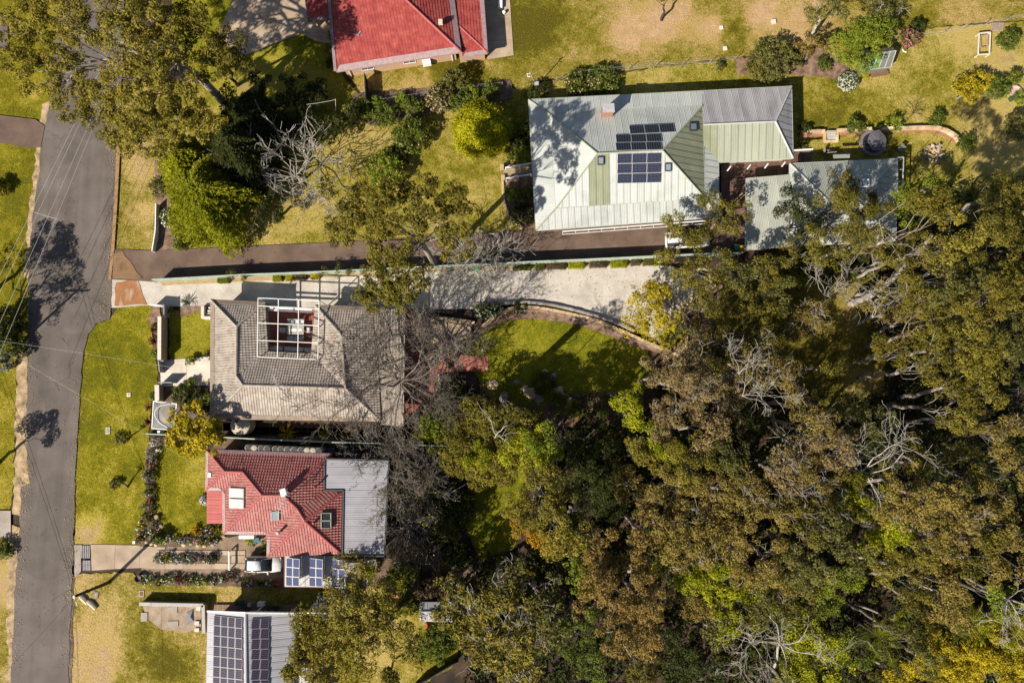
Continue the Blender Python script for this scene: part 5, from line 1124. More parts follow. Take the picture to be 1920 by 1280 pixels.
for i, (a, b, lb) in enumerate((((1514, 252), (1548, 251), 'red pebble strip left of the garden steps'), ((1570, 250), (1634, 247), 'red pebble strip behind the trampoline'))): pass
sheet('garden_bed', [(1500, 247), (1549, 245), (1549, 255), (1500, 258)], Z4, pink_brick); sheet('garden_bed', [(1570, 246), (1660, 242), (1752, 241), (1772, 246), (1800, 264), (1792, 268), (1765, 251), (1745, 247), (1660, 249), (1570, 254)], Z4, pink_brick)
t = empty('garden_steps', P(1559, 256, 0), 'flight of pale stone garden steps in the brick retaining wall', 'steps')
for i in range(4): mb = MB(); c = P(1559, 247 + i * 4.6, .5 - i * .12); mb.box(c.x, c.y, 0, 1.05, .26, .55 - i * .13); mb.build('step', conc_block, t)
for x in (1547.5, 1570.5): mb = MB(); a, b = PP([(x, 244), (x, 264)], .4); mb.bar(a - Vector((0, 0, .2)), b - Vector((0, 0, .2)), .25, .4); mb.build('cheek_wall', sand_stone, t)
mb = MB(); a, b = PP([(1546, 265), (1572, 264)], .3); mb.bar(a - Vector((0, 0, .15)), b - Vector((0, 0, .15)), .25, .3); mb.build('bottom_kerb', sand_stone, t)
# low hoop rail along the mulch strip
t = empty('hoop_rail', P(1080, 590, 0), 'low wire rail on pale posts along the mulch strip', 'rail'); hp = [(967, 583), (983, 582), (1005, 583), (1025, 585), (1075, 597), (1109, 608), (1132, 617), (1156, 627), (1214, 648), (1242, 656)]; hp = [P(x, y, .5) for x, y in hp]
for q in hp: mb = MB(); mb.tube([(q.x, q.y, 0), (q.x, q.y, .95), (q.x + .1, q.y - .25, 1.0)], .03, 4); mb.build('rail_post', alu, t)
for a, b in zip(hp[:-1], hp[1:]): mb = MB(); mb.tube([Vector((a.x, a.y, .6)), Vector((b.x, b.y, .6))], .015, 3); mb.build('wire', alu, t)
# rocks of the lawn island, each its own thing
ROCKS = [(922, 720, .9, 'grey boulder at the west end of the lawn rockery'), (968, 716, .5, 'small tan rock beside the tree shadow on the lawn edge'), (995, 737, 1.0, 'broad pale boulder south of the rockery bush'), (1010, 748, .7, 'tan boulder at the foot of the rockery'), (1047, 732, .8, 'pale boulder at the east tip of the rockery'), (1037, 705, .6, 'dark-edged rock north-east of the rockery bush'), (1022, 697, .5, 'small rock north of the rockery bush'), (985, 728, .6, 'brown rock in the middle of the rockery'), (1055, 742, .55, 'low grey rock where the stone wall starts'), (945, 745, .7, 'bleached stump-like rock on the shaded mulch'), (1663, 775, 1.1, 'reddish boulder in the gully below the clearing'), (1675, 760, .8, 'smaller pinkish boulder beside the gully boulder'), (1725, 802, 1.3, 'wide flat boulder under the dead branches')]
for i, (x, y, r_, lb) in enumerate(ROCKS): p = P(x, y, .2); mb = MB(); mb.rock((p.x, p.y, -.05), r_, r_ * .75, r_ * .55, i); mb.build('boulder', sand_stone if i % 2 == 0 else grey_rock, label=lb, cat='rock', group='garden and gully boulders')

# ------------------------------------------------------------------ poles and wires
def pole(label, base, top, rr=.16, mat='dark', arm=None, cat='power pole', name='power_pole'):
    t = empty(name, base, label, cat); mb = MB(); b, tp = Vector(base), Vector(top); mb.tube([b, b.lerp(tp, .5), tp], [rr, rr * .85, rr * .7], 10); mb.build('pole_shaft', BARK[mat], t, smooth=True)
    for fz, ang, ln in (arm or []):
        c = b.lerp(tp, fz); u_ = Vector((math.cos(ang), math.sin(ang), 0)); v_ = Vector((-u_.y, u_.x, 0)) * .17; mb = MB(); mb.bar(c + v_ - u_ * ln / 2, c + v_ + u_ * ln / 2, .11, .13); ca = mb.build('crossarm', sleeper_m, t)
        for k in (-.46, -.18, .18, .46): mb = MB(); q = c + v_ + u_ * ln * k; mb.lathe(q + Vector((0, 0, .06)), [(.03, 0), (.06, .04), (.045, .1), (.06, .14), (.02, .2)], 8); mb.build('insulator', flat('porcelain', (.5, .5, .48)), ca)
    mb = MB(); mb.lathe(tp, [(rr * .74, -.02), (rr * .74, .05), (rr * .5, .07)], 10); mb.build('pole_cap', alu, t); return t
b1 = P(205, 1091, 0); tp1 = P(139, 1118, 6.6); pole('leaning dark timber power pole by the concrete drive entrance', b1, (tp1.x, tp1.y, 6.6), .2)
t = bpy.data.objects['power_pole']; mb = MB(); c = P(166, 1107, 4.0); mb.box(c.x, c.y, 3.9, .3, .3, .5); mb.build('junction_box', steel_dk, t); mb = MB(); a = P(139, 1119, 6.4); mb.bar(a, a + Vector((.4, -.9, 0)), .06, .06); mb.build('bracket', alu, t)
b2 = P(40, 643, 0); tp2 = b2 + Vector((0, 0, 6.8)); pole('timber power pole with a long crossarm on the road verge left of the frame', b2, tp2, .17, 'dark', [(.93, .03, 3.4)])
b3 = P(630, 210, 0); pole('slim white service pole above the dark trees', b3, P(629, 186, 4.6), .05, 'white', cat='pole', name='service_pole')
b4 = P(1006, 162, 0); t = pole('slim white service pole with a small lamp box beside the flowering hedge', b4, P(994, 137, 4.2), .07, 'white', cat='pole', name='service_pole'); mb = MB(); c = P(1006, 157, 1.2); mb.box(c.x, c.y, 1.1, .5, .4, .25); mb.build('lamp_box', alu, t); mb = MB(); c = P(994, 138, 4.1); mb.tube([c, c + Vector((-.35, -.1, .1)), c + Vector((-.3, -.35, 0)), c + Vector((0, -.4, 0))], .05, 6); mb.build('cable_loop', white_paint, t)
def wire(label, a, b, sag=.4, r_=.02, mat=alu, group='overhead wires'):
    a, b = Vector(a), Vector(b); n = 14; mb = MB(); mb.tube([a.lerp(b, i / n) - Vector((0, 0, 4 * sag * (i / n) * (1 - i / n))) for i in range(n + 1)], r_, 4); return mb.build('overhead_wire', mat, label=label, cat='wire', group=group)
wire_pale = flat('wire_pale', (.6, .57, .52)); wire_dk = flat('wire_dark', (.05, .045, .045))
for (x0, y0, x1, y1), nm in zip(((140, 222, -4, 520), (150, 222, -4, 552), (166, 226, 4, 592), (178, 222, -4, 668)), ('first', 'second', 'third', 'fourth')):
    a, b = P(x1, y1, 6.3), P(x0, y0, 6.6); d = b - a; wire(f'{nm} from the left of the four pale wires crossing the road diagonally', a - d * .25, b + d * 1.2, .3, .022, wire_pale)
wire('thin pale cable drooping across the road arm of the four wires', P(64, 398, 6.2), P(108, 411, 5.6), .1, .016, wire_pale)
tpv = Vector((tp1.x, tp1.y, 6.5)); wire('service wire from the leaning pole up the middle of the road', tpv, tp2 + Vector((.6, 0, -.3)), .5, .018, wire_dk); wire('second service wire from the leaning pole along the road', tpv + Vector((.15, 0, -.2)), tp2 + Vector((1.2, 0, -.3)), .5, .018, wire_dk)
wire('wire from the leaning pole down to the lower left corner', tpv, P(-30, 1300, 5.5), .4, .018, wire_dk); wire('wire from the leaning pole running down the verge edge', tpv, P(146, 1420, 5.8), .3, .018, wire_dk)
wire('thin service wire crossing the front lawn to the taupe house', tp2 + Vector((0, 0, -.4)), P(398, 700, 3.2), .5, .009, wire_pale); wire('thin service wire crossing the verge to the red tiled house', tp2 + Vector((0, 0, -.5)), P(392, 888, 3.3), .6, .009, wire_pale)
wire('thin wire from the white service pole to the left', P(629, 187, 4.5), P(575, 196, 4.5), .1, .018, wire_pale)

# ------------------------------------------------------------------ vehicles
car_white = flat('car_paint_white', (.72, .71, .69), rough=.2, spec=.6); car_black = flat('tyre_black', (.015, .015, .016), rough=.7); car_glass = flat('car_glass', (.02, .03, .032), rough=.06, spec=.9); lamp_clear = flat('lamp_clear', (.6, .6, .62), rough=.1); lamp_red = flat('lamp_red', (.35, .02, .02), rough=.2); chrome = flat('wheel_alloy', (.4, .4, .41), rough=.3, metal=.6)
def loft(secs, k=None):
    """body from cross-sections: list of (x, [(y, z)...]) closed rings"""
    mb = MB(); n = len(secs[0][1]); i0 = 0
    for x, ring in secs: mb.v += [(x, y, z) for y, z in ring]
    for j in range(len(secs) - 1):
        for q in range(n): q2 = (q + 1) % n; mb.f.append((j * n + q, (j + 1) * n + q, (j + 1) * n + q2, j * n + q2)); mb.r.append(.5)
    mb.f.append(tuple(range(n))); mb.f.append(tuple((len(secs) - 1) * n + q for q in range(n))[::-1]); mb.r += [.5, .5]
    return mb
def ring(w_, z0_, z1_, tuck=.12, crown=.05):
    h_ = w_ / 2; return [(-h_ + .06, z0_), (-h_, z0_ + .18), (-h_, z0_ + (z1_ - z0_) * .6), (-h_ + tuck * .4, z1_ - .06), (-h_ + tuck, z1_), (0, z1_ + crown), (h_ - tuck, z1_), (h_ - tuck * .4, z1_ - .06), (h_, z0_ + (z1_ - z0_) * .6), (h_, z0_ + .18), (h_ - .06, z0_)]
def car_local(t, parts, M4):
    for name, mb, mat, sm, par in parts:
        me = mb.mesh(name, smooth=sm); me.transform(M4); o = link(name, me, mat, par[0] if par else t)
        if par is not None and len(par) > 1: pass
        yield o
def vehicle(label, cat, name, px, py, ang, kind):
    b = P(px, py, .7); b.z = .11; t = empty(name, b, label, cat); M4 = Matrix.Rotation(ang, 4, 'Z')
    def add(nm, mb, mat, par=None, sm=False):
        me = mb.mesh(nm); me.transform(M4)
        if sm: me.polygons.foreach_set("use_smooth", [True] * len(me.polygons))
        return link(nm, me, mat, par or t)
    if kind == 'hatch':
        L = 4.3; S_ = [(-2.12, ring(1.05, .38, .7)), (-2.06, ring(1.4, .28, .86)), (-1.9, ring(1.64, .22, .94)), (-1.5, ring(1.76, .2, .98)), (-.4, ring(1.8, .2, .97)), (.75, ring(1.8, .2, .96)), (1.3, ring(1.74, .2, .9)), (1.7, ring(1.62, .22, .81)), (1.95, ring(1.38, .26, .7)), (2.1, ring(.95, .33, .58))]
        C_ = [(-2.0, [(-.7, .9), (-.62, 1.0), (-.5, 1.02), (0, 1.04), (.5, 1.02), (.62, 1.0), (.7, .9)]), (-1.62, [(-.78, .94), (-.66, 1.36), (-.54, 1.42), (0, 1.45), (.54, 1.42), (.66, 1.36), (.78, .94)]), (-.7, [(-.8, .94), (-.66, 1.42), (-.54, 1.48), (0, 1.51), (.54, 1.48), (.66, 1.42), (.8, .94)]), (.1, [(-.8, .94), (-.66, 1.4), (-.54, 1.45), (0, 1.48), (.54, 1.45), (.66, 1.4), (.8, .94)]), (1.05, [(-.74, .9), (-.68, .96), (-.5, .98), (0, 1.0), (.5, .98), (.68, .96), (.74, .9)])]
        roof = [(-1.55, .48), (-.7, .5), (.02, .48)]; wheels = (-1.3, 1.3)
    else:
        L = 5.3; S_ = [(.2, ring(1.78, .35, 1.0)), (.9, ring(1.84, .3, 1.02)), (1.6, ring(1.82, .3, 1.02)), (2.3, ring(1.74, .32, .95)), (2.62, ring(1.45, .4, .8))]
        S_ = [(-2.6, ring(1.8, .5, 1.0)), (-2.5, ring(1.84, .42, 1.02)), (-.62, ring(1.84, .35, 1.02))] + S_
        C_ = [(-.62, [(-.78, 1.0), (-.66, 1.5), (-.54, 1.56), (0, 1.6), (.54, 1.56), (.66, 1.5), (.78, 1.0)]), (.3, [(-.8, 1.0), (-.68, 1.56), (-.54, 1.62), (0, 1.66), (.54, 1.62), (.68, 1.56), (.8, 1.0)]), (.8, [(-.8, 1.0), (-.66, 1.52), (-.54, 1.57), (0, 1.6), (.54, 1.57), (.66, 1.52), (.8, 1.0)]), (1.5, [(-.76, .98), (-.68, 1.03), (-.5, 1.05), (0, 1.07), (.5, 1.05), (.68, 1.03), (.76, .98)])]
        roof = [(-.58, .5), (.3, .52), (.78, .5)]; wheels = (-1.65, 1.6)
    add('body', loft(S_), car_white, sm=True); add('cabin_glass', loft(C_), car_glass, sm=True)
    mb = MB(); zr_ = [max(z for y, z in min(C_, key=lambda c: abs(c[0] - x))[1]) for x, w_ in roof]
    secs = [(x, [(-w_ - .12, z - .1), (-w_, z - .01), (0, z + .03), (w_, z - .01), (w_ + .12, z - .1), (w_, z - .07), (0, z - .04), (-w_, z - .07)]) for (x, w_), z in zip(roof, zr_)]; add('roof', loft(secs), car_white, sm=True)
    for s in (-1, 1):
        for x0, x1 in ((roof[0][0], roof[0][0] - .42 if kind == 'hatch' else roof[0][0] - .02), (roof[-1][0], roof[-1][0] + .92)):
            mb = MB(); zz = zr_[0 if x1 < x0 else -1]; mb.bar((x0, s * .58, zz - .06), (x1, s * .72, .96), .09, .06); add('pillar', mb, car_white)
        mb = MB(); mb.bar((roof[1][0], s * .67, zr_[1] - .1), (roof[1][0], s * .8, .96), .08, .05); add('pillar', mb, car_white)
        mb = MB(); mb.box(roof[-1][0] + .62, s * .95, .92, .14, .22, .14); add('mirror', mb, car_white)
        mb = MB(); mb.box(L / 2 - .35, s * .6, .62, .3, .3, .1); add('headlight', mb, lamp_clear); mb = MB(); mb.box(-L / 2 + .12, s * .68, .75, .14, .2, .2); add('tail_light', mb, lamp_red)
        for wx in wheels:
            mb = MB(); mb.tube([(wx, s * .68, .31), (wx, s * .9, .31)], .31, 16); wo = add('wheel', mb, car_black); mb = MB(); mb.tube([(wx, s * .895, .31), (wx, s * .912, .31)], .19, 10); add('rim', mb, chrome, wo)
    mb = MB(); mb.box(L / 2 - .06 - (.05 if kind == 'hatch' else -.02), 0, .32, .1, 1.2, .2); add('front_bumper', mb, steel_dk)
    if kind == 'ute':
        mb = MB(); mb.box(-1.58, 0, 1.03, 1.75, 1.5, .02); add('tray_floor', mb, trim_dark)
        for s in (-1, 1): mb = MB(); mb.box(-1.58, s * .84, 1.02, 1.9, .1, .14); add('tray_side', mb, car_white)
        mb = MB(); mb.box(-2.55, 0, 1.02, .1, 1.6, .14); add('tailgate', mb, car_white)
        mb = MB(); mb.tube([(-.75, -.75, 1.1), (-.8, -.7, 1.6), (-.8, .7, 1.6), (-.75, .75, 1.1)], .04, 6); add('roll_bar', mb, steel_dk)
    return t
vehicle('small white hatchback parked on the dirt beside the solar carport', 'car', 'parked_car', 494.5, 1057, .0, 'hatch')
vehicle('white utility truck with an open dark tray under the gum branches', 'utility truck', 'parked_utility_truck', 1288, 451, .04, 'ute')

# ------------------------------------------------------------------ garden and yard things
def wheelie(label, px, py, lidm):
    b = P(px, py, .6); b.z = .13; t = empty('wheelie_bin', b, label, 'bin', 'wheelie bins'); mb = MB(); c = b; mb.v += []
    lo_ = [(-.22, -.25), (.22, -.25), (.22, .25), (-.22, .25)]; i = len(mb.v); mb.v += [(c.x + x, c.y + y, c.z + .08) for x, y in lo_] + [(c.x + x * 1.3, c.y + y * 1.3, c.z + .95) for x, y in lo_]
    for k in range(4): mb.f.append((i + k, i + (k + 1) % 4, i + 4 + (k + 1) % 4, i + 4 + k)); mb.r.append(.5)
    mb.f.append((i + 3, i + 2, i + 1, i)); mb.f.append((i + 4, i + 5, i + 6, i + 7)); mb.r += [.5, .5]; mb.build('bin_body', flat('bin_green', (.03, .06, .04)), t); mb = MB(); mb.box(c.x, c.y, c.z + .96, .64, .74, .06); mb.box(c.x, c.y - .36, c.z + .92, .5, .06, .06); mb.build('bin_lid', lidm, t)
    for s in (-1, 1): mb = MB(); mb.tube([(c.x + s * .24, c.y + .28, c.z + .1), (c.x + s * .3, c.y + .28, c.z + .1)], .1, 10); mb.build('bin_wheel', car_black, t)
wheelie('wheelie bin with an orange lid at the end of the dark driveway', 1390, 468, flat('lid_orange', (.6, .25, .02))); wheelie('wheelie bin with a green lid left of the orange-lidded bin', 1380, 466, flat('lid_green', (.05, .2, .06)))
p = P(893, 505, .5); mb = MB(); mb.lathe((p.x, p.y, .1), [(.3, 0), (.38, .7), (.42, .72), (.42, .78), (.1, .84)], 14); mb.build('garden_tub', flat('tub_green', (.02, .4, .12)), label='bright green plastic tub under the white bare tree', cat='tub')
# round concrete water tank beside the taupe house
t = empty('water_tank', P(452, 794, 0), 'round cream water tank beside the taupe tiled house', 'tank'); p = P(450, 797, 1.9); mb = MB(); mb.lathe((p.x, p.y, 0), [(1.08, 0), (1.1, 1.85), (1.0, 1.93), (.3, 2.05), (.05, 2.06)], 28); mb.build('tank_shell', M('tank_cream', [(.42, .36, .27), (.5, .44, .34)], 1.5, fine=.1), t); mb = MB(); mb.lathe((p.x - .35, p.y + .55, 1.98), [(.22, 0), (.22, .08), (.05, .1)], 12); mb.build('tank_inlet', steel_dk, t); mb = MB(); mb.tube([(p.x - .35, p.y + .55, 2.05), (p.x - .5, p.y + .9, 2.4)], .05, 6); mb.build('inlet_pipe', trim_taupe, t)
# slim cream tanks standing in a row behind the red tiled roof
tankm = M('drum_cream', [(.33, .29, .23), (.43, .38, .31)], 2, fine=.12)
bx = [465, 477, 489.5, 500.5, 516, 527, 539, 551, 564, 576, 587, 597]
mb = MB(); mb.lathe((0, 0, 0), [(.36, 0), (.37, 2.5), (.36, 2.62), (.3, 2.66)], 16, cap=False); md = mb.mesh('tank_shell', smooth=False); md.materials.append(tankm); mb = MB(); mb.lathe((0, 0, 2.6), [(.3, .06), (.2, .04), (.19, -.25), (.05, -.26)], 16); ml = mb.mesh('tank_mouth'); ml.materials.append(trim_dark)
mb = MB(); mb.lathe((0, 0, 2.64), [(.33, 0), (.31, .05), (.05, .08)], 16); mll = mb.mesh('tank_lid'); mll.materials.append(tankm)
for i, x in enumerate(bx):
    p = P(x, 839 + (x - 465) * .045, 2.6); t = empty('slim_tank', (p.x, p.y, .02), f'{"westernmost" if i == 0 else "easternmost" if i == 11 else ["", "second", "third", "fourth", "fifth", "sixth", "seventh", "eighth", "ninth", "tenth", "eleventh"][i] + " from the west"} of the slim cream tanks behind the red tiled roof', 'tank', 'row of slim cream tanks'); link('tank_shell', md, tankm, t); link('tank_lid', mll, tankm, t) if i in (1, 9, 10) else link('tank_mouth', ml, trim_dark, t)
p = P(619, 845, 1.0); mb = MB(); mb.box(p.x, p.y, 0, 1.0, .7, 1.0); o = mb.build('pump_box', steel_dk, label='dark grey pump box at the east end of the tank row', cat='box')
# netted white frame near the street
t = empty('netted_frame', P(312, 780, 0), 'white-framed netted garden enclosure with a curved hoop beside the golden bush', 'enclosure'); vv = PP([(288, 752), (331, 757), (328, 806), (285, 803)], 2.2)
for i in range(4): a, b = vv[i], vv[(i + 1) % 4]; mb = MB(); d = (b - a).normalized() * .05; mb.bar(a + d, b - d, .1, .1); mb.build('frame_rail', white_paint, t); mb = MB(); mb.box(a.x, a.y, 0, .1, .1, 2.25); mb.build('frame_post', white_paint, t)
hoop = [P(319, 757, 2.3), P(303, 760, 2.5), P(294, 766, 2.6), P(290, 775, 2.6), P(293, 784, 2.5), P(301, 793, 2.4), P(313, 800, 2.3)]; mb = MB(); mb.tube(spline(hoop, 4), .05, 6); mb.build('hoop', white_paint, t)
net = bpy.data.materials.new('white_netting'); net.use_nodes = True; n_ = net.node_tree; tr = n_.nodes.new('ShaderNodeBsdfTransparent'); mx = n_.nodes.new('ShaderNodeMixShader'); mx.inputs[0].default_value = .3; n_.nodes['Principled BSDF'].inputs['Base Color'].default_value = (.6, .62, .6, 1); n_.links.new(tr.outputs[0], mx.inputs[1]); n_.links.new(n_.nodes['Principled BSDF'].outputs[0], mx.inputs[2]); n_.links.new(mx.outputs[0], n_.nodes['Material Output'].inputs[0])
mb = MB(); cc = sum(vv, Vector()) / 4 + Vector((0, 0, .25))
for i in range(4): mb.quad([vv[i], vv[(i + 1) % 4], cc])
mb.build('netting', net, t)
mb = MB(); q = P(298, 811, .9); mb.box(q.x, q.y, 0, .3, .5, 1.0); mb.build('letterbox', white_paint, label='white letterbox pillar below the netted frame', cat='letterbox')
# courtyard table set
t = empty('outdoor_table', P(554, 620, 0) + Vector((0, 0, .15)), 'pale outdoor dining table in the red paved courtyard', 'table'); c = P(553.5, 618.5, .9); mb = MB(); mb.box(c.x, c.y, .86, 2.0, 1.05, .05); mb.build('table_top', M('table_grey', [(.3, .27, .25), (.4, .37, .34)], 3), t)
for sx in (-1, 1):
    for sy in (-1, 1): mb = MB(); mb.box(c.x + sx * .85, c.y + sy * .42, .15, .08, .08, .7); mb.build('leg', alu, t)
mb = MB(); mb.box(c.x - .25, c.y, .915, .85, .3, .015); mb.box(c.x + .55, c.y, .915, .42, .3, .015); mb.build('table_runner', white_paint, label='white table runners laid on the courtyard table', cat='table runner')
chm = M('chair_white', [(.5, .5, .5), (.6, .6, .6)], 3)
def chair_meshes():
    s = MB(); s.box(0, 0, .42, .5, .5, .05); b_ = MB(); b_.obox((0, -.27, .7), (.25, 0, 0), (0, .025, .05), (0, -.03, .25)); l_ = MB(); l_.box(0, 0, 0, .05, .05, .42); a_ = MB(); a_.box(0, 0, .6, .05, .46, .04); return s.mesh('seat'), b_.mesh('backrest'), l_.mesh('leg'), a_.mesh('armrest')
chs, chb, chl, cha = chair_meshes()
for x in (chs, chb, chl, cha): x.materials.append(chm)
def chair(label, x, y, rot, grp):
    t = empty('outdoor_chair', (x, y, .15), label, 'chair', grp); t.rotation_euler.z = rot; link('seat', chs, chm, t); link('backrest', chb, chm, t)
    for sx in (-1, 1):
        o = link('armrest', cha, chm, t); o.location = (sx * .27, 0, 0)
        for sy in (-1, 1): o = link('leg', chl, chm, t); o.location = (sx * .22, sy * .22, 0)
for i, (dx, dy, rt, lb) in enumerate([(-.65, .95, math.pi, 'white outdoor chair on the north side of the courtyard table, west end'), (0, .97, math.pi, 'white outdoor chair at the middle of the table north side'), (.65, .95, math.pi, 'white outdoor chair on the north side of the courtyard table, east end'), (-.65, -.95, 0, 'white outdoor chair on the south side of the courtyard table, west end'), (0, -.97, 0, 'white outdoor chair at the middle of the table south side'), (.65, -.95, 0, 'white outdoor chair on the south side of the courtyard table, east end'), (-1.45, 0, -math.pi / 2, 'white outdoor chair at the west head of the courtyard table'), (1.45, 0, math.pi / 2, 'white outdoor chair at the east head of the courtyard table')]): chair(lb, c.x + dx, c.y + dy, rt, 'chairs round the courtyard table')
p = P(509.5, 646, .5); mb = MB(); mb.lathe((p.x, p.y, .15), [(.18, 0), (.28, .42), (.3, .45), (.24, .46), (.22, .3)], 12); mb.build('flower_pot', M('terracotta', [(.35, .16, .09), (.42, .2, .12)], 3), label='terracotta pot in the shaded south-west corner of the courtyard', cat='pot')
# netted trampoline
t = empty('trampoline', P(1635, 265, 0), 'round trampoline with a dark grey shade canopy on the upper lawn', 'trampoline'); c = P(1637, 268, .7); R_ = 1.55; ringp = [(c.x + R_ * math.cos(i / 24 * 6.2832), c.y + R_ * math.sin(i / 24 * 6.2832), .72) for i in range(25)]
mb = MB(); mb.lathe((c.x, c.y, .68), [(1.25, 0), (1.27, .06), (1.6, .06), (1.62, 0)], 28); mb.build('edge_pad', M('pad_mauve', [(.16, .13, .14), (.2, .17, .18)], 2), t); mb = MB(); mb.lathe((c.x, c.y, .69), [(1.25, 0), (.01, -.04)], 28); mb.build('mat', flat('mat_black', (.02, .02, .025)), t)
for i in range(6): a_ = i / 6 * 6.2832 + .3; q = c + Vector((math.cos(a_), math.sin(a_), 0)) * 1.62; mb = MB(); mb.tube([(q.x, q.y, 0), (q.x, q.y, 2.1)], .03, 6); mb.build('net_pole', steel_dk, t)
cn = [P(x, y, 2.15) for x, y in ((1625, 266), (1633, 247), (1649, 243), (1660, 256), (1662, 262), (1661, 274), (1648, 283), (1636, 281))]; cc = sum(cn, Vector()) / 8 + Vector((0, 0, .25)); mb = MB(); shade_m = M('shade_cloth', [(.085, .08, .09), (.12, .115, .125)], 1.2, stretch=(3, .6, 1))
for i in range(8): mb.quad([cn[i], cn[(i + 1) % 8], cc]); mb.quad([cn[(i + 1) % 8] - Vector((0, 0, .02)), cn[i] - Vector((0, 0, .02)), cc - Vector((0, 0, .02))])
mb.build('canopy', shade_m, t)
# furniture on the upper lawn
def bench_like(label, name, cat, px, py, rot, L_, mat):
    c = P(px, py, .4); t = empty(name, (c.x, c.y, .08), label, cat); t.rotation_euler.z = rot
    for nm, (x, y, z, sx, sy, sz) in (('seat', (0, 0, .4, L_, .45, .06)), ('backrest', (0, -.28, .62, L_, .06, .4)), ('leg', (-L_ * .42, 0, 0, .06, .4, .4)), ('leg', (L_ * .42, 0, 0, .06, .4, .4))): mb = MB(); mb.box(x, y, z, sx, sy, sz); link(nm, mb.mesh(nm), mat, t)
    return t
bench_like('brown garden bench on the shaded lawn near the teal roof', 'garden_bench', 'bench', 1555, 285, .1, 1.1, sleeper_m); bench_like('small wooden chair left of the garden bench', 'garden_chair', 'chair', 1547, 284, -1.5, .45, sleeper_m)
bench_like('dark reclining lawn chair east of the trampoline', 'lawn_chair', 'chair', 1687, 281, 2.6, .6, M('chair_grey', [(.11, .11, .125), (.15, .15, .165)], 2))
t = empty('fire_pit', P(1750, 287, 0), 'round stone fire pit piled with split logs', 'fire pit'); c = P(1750, 287, .2); ri = random.Random(3)
for i in range(12): a_ = i / 12 * 6.283; mb = MB(); mb.rock((c.x + math.cos(a_) * .95, c.y + math.sin(a_) * .95, .05), .3, .25, .32, i); mb.build('stone', grey_rock if i % 3 else sand_stone, t)
logm = M('split_log', [(.32, .22, .13), (.5, .4, .28)], 3, fine=.3)
for i in range(14): a_ = ri.uniform(0, 6.28); d = Vector((math.cos(a_), math.sin(a_), 0)) * ri.uniform(.25, .45); q = Vector((c.x + ri.uniform(-.5, .6), c.y + ri.uniform(-.5, .6), .2 + i * .035)); mb = MB(); mb.tube([q - d, q + d], ri.uniform(.08, .13), 5); mb.build('log', logm, t)
# greenhouse
t = empty('greenhouse', P(1645, 115, 0), 'small aluminium-framed greenhouse with green shade panels beside the bamboo', 'greenhouse'); g0, g1, g2, g3 = PP([(1612, 133), (1670, 126), (1674, 101), (1622, 108)], 1.6); g5 = PP([(1640, 88), (1668, 86)], 2.4)
gw = flat('greenhouse_glass', (.16, .17, .14), rough=.15, spec=.6); gg = M('shade_green', [(.1, .2, .06), (.14, .26, .09)], 2)
low_ = [Vector((v.x, v.y, 0)) for v in (g0, g1, g2, g3)]
for i in range(5): q = lambda s: (g0.lerp(g1, s), g3.lerp(g2, s)); (a, d), (b, e_) = q(i / 5), q((i + 1) / 5); d = d + Vector((0, 0, .7)); e_ = e_ + Vector((0, 0, .7)); slab(t, [a, b, e_, d], gg if i < 3 else gw, .02, 'roof_pane'); mb = MB(); mb.bar(a + Vector((0, 0, .03)), d + Vector((0, 0, .03)), .07, .07); mb.build('glazing_bar', alu, t)
mb = MB(); mb.bar(g0, g1, .08, .08); mb.bar(g1, g2 + Vector((0, 0, .7)), .08, .08); mb.bar(g3 + Vector((0, 0, .7)), g2 + Vector((0, 0, .7)), .08, .08); mb.build('frame_edge', alu, t); b0, b1 = g3 + Vector((0, .9, .0)), g2 + Vector((0, .9, .0)); slab(t, [g3 + Vector((0, 0, .69)), g2 + Vector((0, 0, .69)), b1, b0], gw, .02, 'roof_pane')
mb = MB(); mb.prism([(v.x, v.y) for v in inset([low_[0], low_[1], Vector((b1.x, b1.y, 0)), Vector((b0.x, b0.y, 0))], .04)], 0, 1.5); mb.build('glass_wall', gw, t); mb = MB(); mb.bar(*[v - Vector((0, .35, -.2)) for v in PP([(1632, 137), (1663, 133)], 0)], .5, .3); mb.build('timber_step', rust, label='low timber planter edge in front of the greenhouse', cat='planter')
# timber bed frame, stumps, stepping stones
t = empty('vegetable_cage', P(1845, 80, 0), 'tall empty timber garden frame near the top right corner', 'frame'); vv = PP([(1836, 63), (1857, 61), (1855, 102), (1834, 103)], .7)
for i in range(4): mb = MB(); d = (vv[(i + 1) % 4] - vv[i]).normalized() * .06; mb.bar(vv[i] + d, vv[(i + 1) % 4] - d, .12, .12); mb.build('frame_beam', cap_cream, t); mb = MB(); mb.box(vv[i].x, vv[i].y, 0, .1, .1, .76); mb.build('frame_leg', cap_cream, t)
vv = PP([(1838, 68), (1852, 66), (1851, 88), (1838, 90)], .25)
for i in range(4): mb = MB(); d = (vv[(i + 1) % 4] - vv[i]).normalized() * .06; mb.bar(vv[i] + d, vv[(i + 1) % 4] - d, .1, .2); mb.build('inner_board', raw_timber, t)
t = empty('timber_stack', P(1872, 52, 0), 'stack of weathered boards above the timber garden frame', 'timber stack')
for i in range(7): a, b = PP([(1858 + i * 3.4, 58), (1861 + i * 3.4, 43)], .3); mb = MB(); mb.bar(a, b, .18, .14); mb.build('board', sleeper_m if i % 2 else raw_timber, t)
for x, y, s_, lb in ((1450, 42, .5, 'square pale concrete cover in the dry field'), (1359, 92, .45, 'small white box beside the wire fence'), (1453, 79, .5, 'pale square post base by the dark bush'), (1352, 53, .4, 'pale stone on the dry field')): p = P(x, y); mb = MB(); mb.box(p.x, p.y, 0.02, s_, s_, .2, .1); mb.build('concrete_cover', cap_cream, label=lb, cat='cover')
